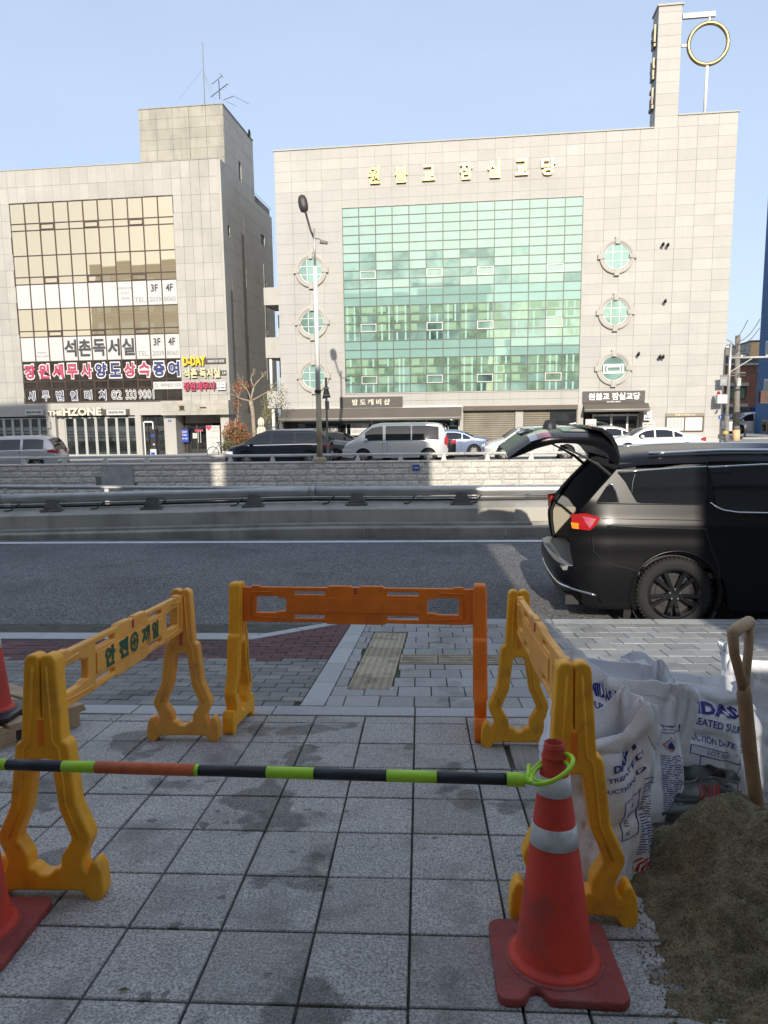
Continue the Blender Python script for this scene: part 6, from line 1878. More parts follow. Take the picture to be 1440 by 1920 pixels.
# folded parasol
pp = at(491, 832, 41.0); pz0 = far_z(pp.x)+.12
par = thing('folded_parasol', 'folded cream parasol standing wrapped between bare tree and balcony post', 'parasol', (pp.x, 41.0, pz0))
ptop = at(492, 783, 41.0).z-pz0
pr = [(.30,.55),(.27,.8),(.22,ptop*.72),(.13,ptop*.78),(.17,ptop*.86),(.15,ptop*.95),(.05,ptop)]
N = 18; vv = []
for r_, h_ in pr:
    for j in range(N):
        a = 2*math.pi*j/N; k = 1+.16*(1 if j % 2 else -1); vv.append((r_*k*math.cos(a), r_*k*math.sin(a), h_))
ff = [(i*N+j, i*N+(j+1)%N, (i+1)*N+(j+1)%N, (i+1)*N+j) for i in range(len(pr)-1) for j in range(N)]
part('cloth', MB().add(vv, ff), M['cloth_cream'], par); part('pole', MB().tube([(0,0,0),(0,0,ptop+.04)], .03, 8), M['lamp_pole'], par)
part('strap', MB().lathe([(.145,ptop*.77),(.15,ptop*.79),(.145,ptop*.81)], 16), M['trim_grey'], par); part('foot', MB().slab(-.3,.3,-.3,.3,0,.08), M['concrete_dark'], par)
# bicycle
bp = at(414, 858, 40.6); bk0 = far_z(bp.x)
bike = thing('bicycle', 'dark bicycle leaning in front of the white notice panel beside the bush', 'bicycle', (bp.x, 40.9, bk0+.12), R(12))
for xx in (-.52, .52):
    w = part('wheel', MB().lathe([(.31,-.015),(.34,0),(.31,.015),(.30,0),(.31,-.015)], 28, (0,0,0), 'y'), M['rubber'], bike, loc=(xx,0,.34))
    sp = MB()
    for k in range(8): a = math.pi*k/4; sp.tube([(0,0,0),(.30*math.cos(a),0,.30*math.sin(a))], .004, 4)
    part('spokes', sp, M['frame_silver'], w)
f = MB()
for a, b_ in (((-.52,0,.34),(-.05,0,.34)),((-.52,0,.34),(-.15,0,.80)),((-.05,0,.34),(-.17,0,.88)),((-.05,0,.34),(.36,0,.80)),((-.15,0,.80),(.36,0,.82)),((.34,0,.90),(.52,0,.34))): f.tube([a, b_], .018, 6)
part('frame', f, M['black'], bike); part('saddle', MB().box(-.29,-.06,-.06,.06,.88,.93), M['black'], bike)
part('handlebar', MB().tube([(.30,-.25,1.0),(.34,0,.98),(.30,.25,1.0)], .015, 6), M['black'], bike)
part('mudguard', MB().lathe([(.37,-.02),(.38,.02)], 20, (.52,0,.34), 'y'), M['black'], bike)

# ---------------------------------------------------------------- right end of the street
def ground_y(px, py):
    d = ray(px, py); o = Vector((0,0,EYE)); p = o
    for _ in range(6):
        z = far_z(p.x)+.12; t = (z-EYE)/d.z; p = o+d*t
    return p
g1 = Vector((at(1362, 836, 43.0).x, 43.0, 0)); g1.z = far_z(g1.x)+.1
sp1 = thing('signal_pole', 'slim grey signal pole with a horizontal arm, small signs and a yellow band', 'pole', tuple(g1))
def lp(px, py, Y, g): p = at(px, py, Y); return (p.x-g.x, p.y-g.y, p.z-g.z)
Yp = 43.0
part('pole', MB().tube([(0,0,0), lp(1363,780,Yp,g1)], [.15,.13], 10), M['utility_pole'], sp1, smooth=True)
part('upper_pole', MB().tube([lp(1363,782,Yp,g1), lp(1368,690,Yp,g1), lp(1371,641,Yp,g1)], [.09,.08,.07], 10), M['frame_silver'], sp1, smooth=True)
part('second_tube', MB().tube([lp(1366,700,Yp,g1), lp(1369,645,Yp,g1)], .05, 8), M['utility_pole'], sp1)
part('yellow_band', MB().tube([lp(1360,814,Yp,g1), lp(1360.5,808,Yp,g1)], .156, 12), M['yellow_line'], sp1)
part('arm', MB().tube([lp(1371,671,Yp,g1), lp(1500,668,Yp,g1)], .06, 8), M['frame_pale'], sp1, smooth=True)
part('brace', MB().tube([lp(1370,697,Yp,g1), lp(1410,672,Yp,g1)], .03, 6), M['frame_pale'], sp1)
for px in (1390, 1437): part('arm_lug', MB().box(*(lambda q: (q[0]-.06,q[0]+.06,q[1]-.05,q[1]+.05,q[2],q[2]+.14))(lp(px,670,Yp,g1))), M['frame_pale'], sp1)
cbx = thing('control_box', 'light grey control box with a red beacon fixed left of the signal pole', 'cabinet', tuple(at(1352, 748, Yp)))
part('case', MB().slab(-.28,.28,-.2,.1,-.26,.26,.04), M['rail_pale'], cbx); part('beacon', MB().lathe([(.09,0),(.09,.12),(.05,.18),(0,.19)], 12, (-.16,0,.26)), M['lamp_red'], cbx)
part('bracket', MB().box(.26,.42,-.05,.05,-.05,.02), M['utility_pole'], cbx); part('camera', MB().tube([(.1,-.2,-.32),(.02,-.4,-.42)], .06, 8), M['black'], cbx)
ss = thing('street_sign', 'small grey blue street sign on a bracket high on the signal pole', 'sign', tuple(at(1357, 714, Yp)))
part('plate', MB().box(-.20,.20,-.02,.02,-.27,.24), M['text_grey'], ss); part('bracket', MB().tube([(-.2,0,.30),(.35,0,.36)], .025, 6), M['utility_pole'], ss); part('cap', MB().box(-.22,.22,-.025,.025,.24,.32), M['utility_pole'], ss)
part('print', MB().box(-.16,.14,-.026,-.021,.0,.04).box(-.16,.10,-.026,-.021,-.10,-.06), M['frame_pale'], ss)
hb = thing('house_number_plate', 'small blue plate with white digits at the foot of the right corner wall', 'sign', tuple(BO+BU*fac(1352,782)[0]+BV*-.03+Vector((0,0,fac(1352,782)[1]))), BANG)
part('plate', MB().box(-.14,.14,-.02,.02,-.11,.11), M['blue_sign'], hb); part('lettering', text_on('34', -.07,.07,-.06,.05, lambda x,z,d: (x,-.022-d,z), .02,.004), M['white'], hb)
g2 = Vector((at(1380, 826, 47.5).x, 47.5, 0)); g2.z = at(1380, 826, 47.5).z
up = thing('utility_pole', 'thick grey concrete utility pole with an ochre painted foot', 'utility pole', tuple(g2))
part('pole', MB().tube([(0,0,-.1), lp(1383.5,629,47.5,g2)], [.23,.15], 14), M['utility_pole'], up, smooth=True)
part('painted_foot', MB().tube([(0,0,-.1), lp(1380.5,806,47.5,g2)], [.235,.232], 14), M['plastic_light'] if False else M['ochre_wall'], up, smooth=True)
for y_ in (667, 699, 704): part('cross_arm', MB().box(*(lambda q: (q[0]-.45,q[0]+.5,-.08,-.02,q[2]-.03,q[2]+.03))(lp(1382,y_,47.5,g2))), M['utility_pole'], up)
part('insulator', MB().box(*(lambda q: (q[0]-.1,q[0]+.2,-.25,-.1,q[2]-.4,q[2]+.1))(lp(1381,712,47.5,g2))), M['frame_pale'], up)
wires = thing('overhead_wires', 'bundle of black overhead wires running from the poles to the blue building', 'wires')
def sagw(a, b_, sag, r_=.018):
    a, b_ = Vector(a), Vector(b_); return MB().tube([a.lerp(b_, i/10)-Vector((0,0,sag*4*(i/10)*(1-i/10))) for i in range(11)], r_, 5)
for (p, q, sg) in (((1384,630),(1402,600),.1),((1384,640),(1425,598),.3),((1384,645),(1424,615),.3),((1372,642),(1400,655),.3),((1372,642),(1384,652),.1),((1383,703),(1420,697),.1),((1383,700),(1420,690),.15),((1386,668),(1430,735),-.9),((1371,640),(1345,612),.2),((1384,700),(1372,735),.2)):
    part('wire', sagw(at(*p, 47.4), at(*q, 44.6 if q[0] > 1395 else 47.0), sg), M['black'], wires)
# blue brick building
_bp = at(1427, 600, 58.5)
_bo = Vector((_bp.x, _bp.y, 0)) - BV*14
bxl = _bo.x
blue = thing('blue_building', 'bright blue painted brick building cut by the right edge of the picture', 'building', (_bo.x, _bo.y, 0), BANG)
part('wall', MB().box(0.02, 14, .04, 14, -2, 21), M['back_dark'], blue)
mb = MB(); z = -1.0; k = 0
while z < 20.8:
    x = -(.3 if k % 2 else 0)
    while x < 6:
        xa, xb = max(0, x), min(x+.585, 6)
        if xb-xa > .05: mb.box(xa, xb, 0, .05, z+.012, z+.215)
        x += .6
    yy = .05-(.3 if k % 2 else 0)
    while yy < 14:
        ya_, yb2 = max(.06, yy), min(yy+.588, 14)
        mb.box(-0.02, .03, ya_, yb2, z+.012, z+.215); yy += .6
    z += .225; k += 1
part('blue_bricks', mb, M['blue_brick'], blue, kind='stuff')
def bside(px, py):
    r = ray(px, py); o = Vector((0,0,EYE)); t = (_bo-o).dot(BU)/r.dot(BU); p = o+r*t
    return (p-_bo).dot(BV), p.z
for (xa, ya, xb, yb, m_) in ((1435,711,1446,736,'frame_silver'),(1431,787,1439,812,'wood_pale'),(1438,640,1450,664,'frame_silver')):
    d1, zt__ = bside(xa, ya); d0, zb__ = bside(xb, yb)
    d0, d1 = min(d0, d1), max(d0, d1); z0_, z1_ = min(zt__, zb__), max(zt__, zb__)
    w = part('window', MB().box(-.08, .0, d0, d1, z0_, z1_), M[m_], blue)
    part('pane', MB().box(-.10, -.081, d0+.12, d1-.12, z0_+.12, z1_-.12), M['shop_glass'], w)
bs = thing('brown_signboard', 'dark brown sign board projecting from the blue brick wall', 'sign', tuple(at(1425, 745, 44.0)), R(-4.4))
part('board', MB().box(0,3,-.1,.3,-.32,.36), M['brown_sign'], bs); part('rim', MB().box(-.03,3,-.13,-.1,.33,.38).box(-.03,3,-.13,-.1,-.36,-.31), M['bronze'], bs)
part('lettering', text_on('IO', .28,.55,-.1,.12, lambda x,z,d: (x,-.105-d,z), .0,.02), M['bronze'], bs)
# red brick building behind the poles
rbz = far_z(28)
rbp = at(1358, 800, 70)
rbb = thing('brick_building', 'red brick building with white window bands behind the utility poles', 'building', (rbp.x, 70, rbz), R(-2))
def rl2(px, py, Y=70): p = at(px, py, Y); return (p.x-rbp.x, p.z-rbz)
w1 = rl2(1424, 700)[0]+3
part('wall', MB().box(-1, w1, 0, 10, -.5, rl2(1400,684)[1]), M['red_brick'], rbb)
part('roof_band', MB().box(-1, w1, -.25, 0, rl2(1400,685)[1], rl2(1400,681)[1]), M['white'], rbb)
part('roof', MB().box(-1, w1, 1, 9, rl2(1400,684)[1], rl2(1400,668)[1]), M['back_dark'], rbb)
for y0_, y1_ in ((718,724), (757,763)): part('window_band', MB().box(-.5, rl2(1401,720)[0], -.35, 0, rl2(1390,y1_)[1], rl2(1390,y0_)[1]), M['white'], rbb)
fw = part('window', MB().box(rl2(1366,740)[0], rl2(1397,740)[0], -.06, 0, rl2(1390,748)[1], rl2(1390,725)[1]), M['frame_brown'], rbb)
part('pane', MB().box(rl2(1367,740)[0], rl2(1377,740)[0], -.08, -.06, rl2(1390,747)[1], rl2(1390,727)[1]).box(rl2(1386,740)[0], rl2(1395,740)[0], -.08, -.06, rl2(1390,747)[1], rl2(1390,727)[1]), M['blind'], fw)
part('garage_front', MB().box(-.5, rl2(1403,770)[0], -.1, 0, rl2(1390,777)[1], rl2(1390,764)[1]), M['shutter'], rbb)
part('white_wall', MB().box(-1, w1, -.3, 0, -.4, rl2(1390,776)[1]), M['white'], rbb)
part('blue_canopy', MB().box(rl2(1404,766)[0], rl2(1416,766)[0], -.8, -.3, rl2(1410,775)[1], rl2(1410,764)[1]), M['blue_sign'], rbb)
oc = at(1395, 660, 85); ocz = rbz
ocb = thing('ochre_building', 'sunlit ochre house top showing above the red brick building', 'building', (oc.x, 85, ocz), R(-8))
def rl3(px, py): p = at(px, py, 85); return (p.x-oc.x, p.z-ocz)
part('front_wall', MB().box(rl3(1407,650)[0], 8, 0, 8, 0, rl3(1410,641)[1]), M['ochre_wall'], ocb)
part('side_wall', MB().add([(rl3(1395,650)[0],6,0),(rl3(1407,650)[0]-.02,0,0),(rl3(1407,650)[0]-.02,0,rl3(1407,642)[1]),(rl3(1395,650)[0],6,rl3(1395,645)[1])], [(0,1,2,3)]), M['concrete'], ocb)
part('roof_edge', MB().box(rl3(1406,650)[0], 8, -.1, 8, rl3(1410,641)[1], rl3(1410,640)[1]+.1), M['black'], ocb)
fbp = at(1365, 650, 95)
fbb = thing('far_block', 'narrow slice of a dark block with a white sill behind the signal pole', 'building', (fbp.x, 95, rbz))
part('wall', MB().box(-4, .8, 0, 6, 0, at(1365,646,95).z-rbz), M['back_dark'], fbb); part('sill', MB().box(-4, .9, -.2, 0, at(1365,652,95).z-rbz, at(1365,649,95).z-rbz), M['white'], fbb)
bol = at(1396, 824, 50)
bo = thing('bollard', 'grey steel bollard on the corner in front of the white van', 'bollard', (bol.x, 50, bol.z))
part('post', MB().tube([(0,0,0),(0,0,.95)], .07, 10), M['utility_pole'], bo, smooth=True); part('cap', MB().lathe([(.08,.95),(.05,1.0),(0,1.01)], 10), M['frame_silver'], bo); part('foot', MB().lathe([(.12,0),(.12,.03),(.07,.04)], 10), M['utility_pole'], bo)
struct('corner_pavement', MB().prism([(at(1392,826,49).x, 49),(40,47),(60,47),(60,60),(at(1400,822,52).x,56)], 'z', far_z(20)+.0, far_z(20)+.26), M['concrete_light'])

# ---------------------------------------------------------------- buildings on the photographer's own side (they shade the street and show in the glass)
def back_block(label, x0, x1, y0, y1, h, m, fl=3.0, cols_=3.2, g='back_glass', seed=1):
    t = thing('shade_building', label, 'building', ((x0+x1)/2, y1, 0))
    w = (x1-x0)/2
    part('wall', MB().box(-w, w, y0-y1, 0, 0, h), M[m], t)
    rs_ = random.Random(seed); mb = MB(); z = 3.6
    sl_ = MB()
    while z < h-1.6:
        x = -w+.9
        while x < w-cols_*.6:
            mb.box(x, x+cols_*.62, 0, .02, z, z+1.5); x += cols_
        sl_.box(-w, w, 0, .12, z-.35, z-.22)
        z += fl
    if mb.v: part('window_panes', mb, M[g], t, kind='stuff')
    part('floor_band', sl_, M['trim'], t)
    part('parapet', MB().box(-w-.05, w+.05, y0-y1-.05, .08, h, h+.1), M['trim'], t)
    return t
back_block('tall dark glazed block on the near side of the street, mirrored in the gold windows', -53, -23.4, -7, -1.9, 22, 'back_dark', seed=2)
back_block('middle height block on the near side of the street opposite the office building', -23.3, -8.45, -7, -1.9, 16.3, 'back_wall', seed=7)
bbk = back_block('pale apartment block on the near side of the street, mirrored in the green glass', -7.85, 1.52, -6, -1.9, 17, 'back_wall', seed=3)
part('entrance_canopy', MB().box(-4.4, 4.6, -.1, .9, 3.05, 3.3), M['back_wall'], bbk)  # canopy invented out of view to darken the near paving
back_block('low pale building on the near side of the street behind the black minivan', 3.15, 44, -6, -1.9, 9.6, 'back_wall', seed=4)
pw_ = thing('sun_blocker_wall', 'unseen low wall added between two near side blocks to keep sunlight off the sacks', 'wall', (2.33, -1.95, 0))  # added out of view; cuts the sun off the sacks and nearest paving
part('wall', MB().box(-.79, .80, -.2, 0, 0, 2.2), M['back_wall'], pw_); part('coping', MB().box(-.79, .80, -.24, .04, 2.2, 2.26), M['trim'], pw_)
back_block('low far left building on the near side of the street', -95, -54, -8, -1.9, 11.5, 'back_wall', seed=5)

# ================================================================ FOREGROUND
GN = Vector((0, math.sin(math.atan(SL)), math.cos(math.atan(SL))))
def place(t, x, y, ang, lift=0.0):
    """stand a thing on the sloping ground, local x axis turned by ang"""
    d = Vector((math.cos(ang), math.sin(ang), 0)); d = (d - GN*d.dot(GN)).normalized()
    n = GN; yv = n.cross(d)
    m = Matrix((d, yv, n)).transposed().to_4x4()
    m.translation = Vector((x, y, gz(y))) + n*lift
    t.matrix_world = m
    return t
half = [(.011,.845),(.020,.852),(.040,.852),(.052,.84),(.070,.565),(.074,.553),(.092,.545),(.096,.53),(.120,.33),(.171,.225),(.168,.205),(.140,.150),(.138,.125),(.150,.095),(.166,.088),(.176,.098),(.182,.122),(.196,.128),(.212,.095),(.218,.025),(.205,.0),(.180,.0),(.150,.035),(.118,.040)]
outer = [(-x, z) for x, z in half] + [(x, z) for x, z in half[::-1]]
slotb = .635
outer_l = [(-.011, slotb)] + [(-x, z) for x, z in half] + [(x, z) for x, z in half[::-1]] + [(.011, slotb)]
ih = [(.028,.505),(.044,.485),(.068,.32),(.112,.225),(.112,.205),(.072,.150),(.070,.105),(.040,.098),(.030,.085),(.012,.078)]
inner = [(-x, z) for x, z in ih] + [(x, z) for x, z in ih[::-1]]
fm_ = shape([roundpoly(outer_l, .008, 2), roundpoly(inner, .010, 2)], .024, .009, 2)
fme = fm_
for v in fme.vertices:
    x, y, z = v.co; v.co = (z, x, y)          # width along local y, height z, thickness local x
smooth_by(fme, 50)
# raised rim running along the legs
rimpts_o = [(x*.86, z*.985+.004) for x, z in half[3:15]]
def frame_obj(m, parent, x, label=None):
    me = fme.copy(); me.materials.clear(); me.materials.append(M[m])
    o = obj('leg_frame', me, parent, (x, 0, 0.0), label=label)
    for s in (-1, 1):
        for q in (-1, 1):
            pts = [(q*.033, s*(hx-.020), hz) for hx, hz in [(.046,.82),(.062,.56),(.086,.535),(.108,.335),(.155,.22)]]
            part('moulded_rib', MB().tube(pts, .006, 6), M[m], o, smooth=True)
    for q in (-1, 1):      # darker strips paint the shade of the recess under the slot
        part('groove', MB().box(q*.0345-.0015, q*.0345+.0015, -.011, .011, .545, slotb), M['tape_orange'] if m != 'plastic_yellow' else M['plastic_orange'], o)
    return o
def panel_mesh(L):
    k = L/1.38
    hl = .655*k
    ol = [(-hl,.005),(-hl,.195),(-hl+.055,.195),(-hl+.06,.205),(-hl+.10,.205),(-hl+.105,.197),(-.16,.197),(-.15,.207),(-.03,.207),(-.025,.200),(.025,.200),(.03,.207),(.15,.207),(.16,.197),(hl-.105,.197),(hl-.10,.205),(hl-.06,.205),(hl-.055,.195),(hl,.195),(hl,.005),(hl-.06,.0),(.17,.003),(.16,-.006),(-.16,-.006),(-.17,.003),(-hl+.06,.0)]
    holes = []
    for s in (-1, 1):
        xa, xb = s*(hl-.08), s*(hl-.255)
        pts = [(xa,.050),(xa,.150),(xb+s*.055,.150),(xb+s*.045,.140),(xb,.140),(xb,.060),(xb+s*.045,.060),(xb+s*.065,.050)]
        pts = [(px_+(.006 if px_*s > abs((xa+xb)/2) else -.006)*s, pz_+(.006 if pz_ > .1 else -.006)) for px_, pz_ in pts]
        holes.append(roundpoly(pts, .010, 3))
        c_ = s*.265*k
        for z0_, z1_ in ((.153,.188),(.012,.047)):
            holes.append(roundpoly([(c_-.095,z0_),(c_+.095,z0_),(c_+.095,z1_),(c_-.095,z1_)], .009, 4))
    me = shape([ol]+holes, .010, .007, 2)
    for v in me.vertices:
        x, y, z = v.co; v.co = (x, z, y+.628)
    smooth_by(me, 50)
    return me, hl, k
def barricade(name_label, x, y, ang, L, pm, fm1, fm2, text=None, grp=None):
    t = thing('safety_barricade', name_label, 'barricade')
    me, hl, k = panel_mesh(L)
    me.materials.append(M[pm])
    p = obj('crossbar_panel', me, t)
    # raised centre plate and mouldings on both faces
    for s in (-1, 1):
        y0_ = s*.017
        bevel(part('centre_plate', MB().box(-.35*k, .35*k, min(y0_, y0_+s*.006), max(y0_, y0_+s*.006), .684, .772), M[pm], p), .003)
        for q in (-1, 1):
            part('moulding', MB().tube([(q*(hl-.05), y0_, .655), (q*(hl-.05), y0_, .80), (q*(hl-.18), y0_, .805)], .006, 6), M[pm], p, smooth=True)
            part('moulding', MB().tube([(q*(hl-.05), y0_, .655), (q*.40, y0_, .645)], .005, 6), M[pm], p, smooth=True)
    part('centre_clip', MB().box(-.006, .006, -.022, .022, .795, .832), M['red_sign'], p)
    frame_obj(fm1, t, -L/2); frame_obj(fm2, t, L/2)
    if text:
        s = text
        mb = MB()
        for ch_, a, b_ in (('안', -.285, -.195), ('전', -.155, -.065), ('제', .085, .175), ('일', .205, .285)):
            text_on(ch_, a*k, b_*k, .686, .772, lambda u, z, d: (s*u, -s*(.0235+d), z), .055, .002, mb=mb)
        mb.lathe([(.030, -s*.0255), (.046, -s*.0255)], 24, (0*s, 0, .729), 'y')
        mb.box(min(s*-.023, s*.023), max(s*-.023, s*.023), min(-s*.0235, -s*.0255), max(-s*.0235, -s*.0255), .721, .737).box(-.008, .008, min(-s*.0235, -s*.0256), max(-s*.0235, -s*.0256), .706, .752)
        part('lettering', mb, M['green_print'], p, fix=False)
    place(t, x, y, ang)
    t.scale = (1, .87, .955)
    return t
G = 'plastic safety barricades around the open paving'
barricade('yellow barricade at the left with green Hangul lettering on its panel, running towards the road', -1.27, 2.86, R(90+1.2), 1.46, 'plastic_light', 'plastic_yellow', 'plastic_light', text=1, grp=G)
barricade('orange barricade standing across the far end of the paving, parallel to the road', -0.365, 3.80, R(-4.0), 1.38, 'plastic_orange', 'plastic_yellow', 'plastic_orange')
barricade('yellow barricade at the right beside the white sacks, running towards the road', 0.487, 2.80, R(90-1.4), 1.48, 'plastic_light', 'plastic_yellow', 'plastic_yellow')
for o in bpy.data.objects:
    if o.name.startswith('safety_barricade') and o.parent is None: o['group'] = G

# ---- cones
def cone(label, x, y, ang, s=1.0, base='cone_base', notch=True, lift=0, group='traffic cones'):
    t = thing('traffic_cone', label, 'traffic cone', group=group)
    H = .70
    def r_at(z): return .110+(.036-.110)*((z-.03)/(.655-.03))
    part('cone_body', MB().lathe([(.130,.028),(.130,.036),(.125,.042),(.114,.045),(r_at(.05)+.001,.055),(r_at(.62),.62),(r_at(.62)-.003,.625),(.0335,.655),(.0335,.658),(.036,.661),(.0345,.666),(.0285,.69),(.0285,.704),(.0255,.704),(.0265,.66)], 56), M['cone_red'], t, smooth=True)
    part('cap_ridge', MB().lathe([(.0330,.655),(.0365,.659),(.0365,.664),(.032,.668)], 40).lathe([(.0285,.683),(.0305,.686),(.0305,.69),(.0285,.693)], 40), M['cone_red'], t, smooth=True)
    for z0, z1 in ((.392,.455),(.548,.606)):
        part('reflective_band', MB().lathe([(r_at(z0)+.0005,z0),(r_at(z0)+.0022,z0+.001),(r_at(z1)+.0022,z1-.001),(r_at(z1)+.0005,z1)], 56), M['reflect_tape'], t, smooth=True)
    h = .172
    pts = [(-h,-h+.02),(-h+.012,-h+.002)]
    if notch: pts += [(-h+.028,-h-.002),(-.115,-h),(-.098,-h+.018),(-.090,-h+.040),(-.070,-h+.052),(-.050,-h+.040),(-.036,-h+.006)]
    pts += [(h-.02,-h),(h,-h+.02),(h,h-.02),(h-.02,h),(-h+.02,h),(-h,h-.02)]
    me = shape([roundpoly(pts, .008, 2)], .009, .004, 1)
    for v in me.vertices: v.co.z += .014
    smooth_by(me, 45); me.materials.append(M[base])
    obj('base', me, t)
    part('base_step', MB().lathe([(.142,.024),(.141,.030),(.136,.033),(.128,.033)], 48), M[base], t, smooth=True)
    place(t, x, y, ang, lift)
    t.scale = (s, s, s*.93)
    return t
cone('red cone in the right foreground with torn base and a lime ring round its neck', .372, 1.845, R(-1), .985)
cone('red cone cut by the left edge of the picture in the foreground', -1.375, 1.90, R(3), 1.0, notch=False)
cone('red cone with a black base farther back at the left edge, by the wooden pallet', -2.38, 3.60, R(5), 1.0, base='bar_black', notch=False, lift=.125)

# ---- striped bar lying between the cones
bt = thing('cone_bar', 'black and lime striped plastic bar hung level between the two foreground cones', 'barrier bar')
A = at(-70, 1431, 1.90); B = at(985, 1462, 1.80)
def bpt(px):
    t = (px+70)/1055.0
    return A.lerp(B, t)
segs = [(-70,22,'lime',0),(22,133,'bar_black',0),(133,199,'lime',0),(199,390,'tape_orange',.0012),(390,398,'lime',0),(398,525,'bar_black',0),(525,612,'lime',0),(612,743,'bar_black',0),(743,832,'lime',0),(832,955,'bar_black',0)]
for a, b_, m, e in segs:
    part('bar_segment', MB().tube([bpt(a), bpt(b_)], .0158+e+(.0003 if m == 'lime' else 0), 24), M[m], bt, smooth=True)
part('end_sleeve', MB().tube([bpt(953), bpt(984)], .0185, 24), M['lime'], bt, smooth=True)
rc = Vector((.350, 1.835+.02, .405))
for r_, dz, tr, tl_ in ((.058, 0, .0062, .18), (.047, -.006, .0045, .10)):
    pts = []
    for i in range(41):
        a = 2*math.pi*i/40
        pts.append(rc+Vector((r_*math.cos(a)+.004, r_*math.sin(a), dz+tl_*.12*math.cos(a)*1.5)))
    part('loop_ring', MB().tube(pts, tr, 10, cap=False), M['lime'], bt, smooth=True)
ep = bpt(984)
for s in (-1, 1):
    part('loop_neck', MB().tube([ep+Vector((-.005, s*.006, 0)), ep+Vector((.012, s*.02, .002)), rc+Vector((-.052, s*.026, -.004))], .006, 8), M['lime'], bt, smooth=True)
part('neck_web', MB().tube([ep+Vector((-.008,0,0)), ep+Vector((.02,0,.0))], [.012,.006], 8), M['lime'], bt, smooth=True)
part('end_cap', MB().tube([A-Vector((.02,0,0)), A+Vector((.03,0,0))], .0185, 20), M['lime'], bt, smooth=True)

# ---- pallet
pt = thing('wooden_pallet', 'weathered wooden pallet corner lying on the paving behind the left barricade', 'pallet')
for k in range(6):
    part('deck_board', MB().slab(-1.05, 0, .02+.155*k, .145+.155*k, .098, .120, .003), M['wood_pale'], pt)
for k in range(3):
    for q in (-1.05, -.58, -.12): part('block', MB().box(q, q+.12, .03+.37*k, .15+.37*k, .022, .078), M['wood_pale'], pt)
    part('bottom_board', MB().box(-1.05, 0, .03+.37*k, .15+.37*k, 0, .020), M['wood_pale'], pt)
for q in (-1.05, -.58, -.12): part('stringer_board', MB().box(q, q+.12, .02, .93, .079, .097), M['wood_pale'], pt)
place(pt, -2.42, 3.02, R(-31))
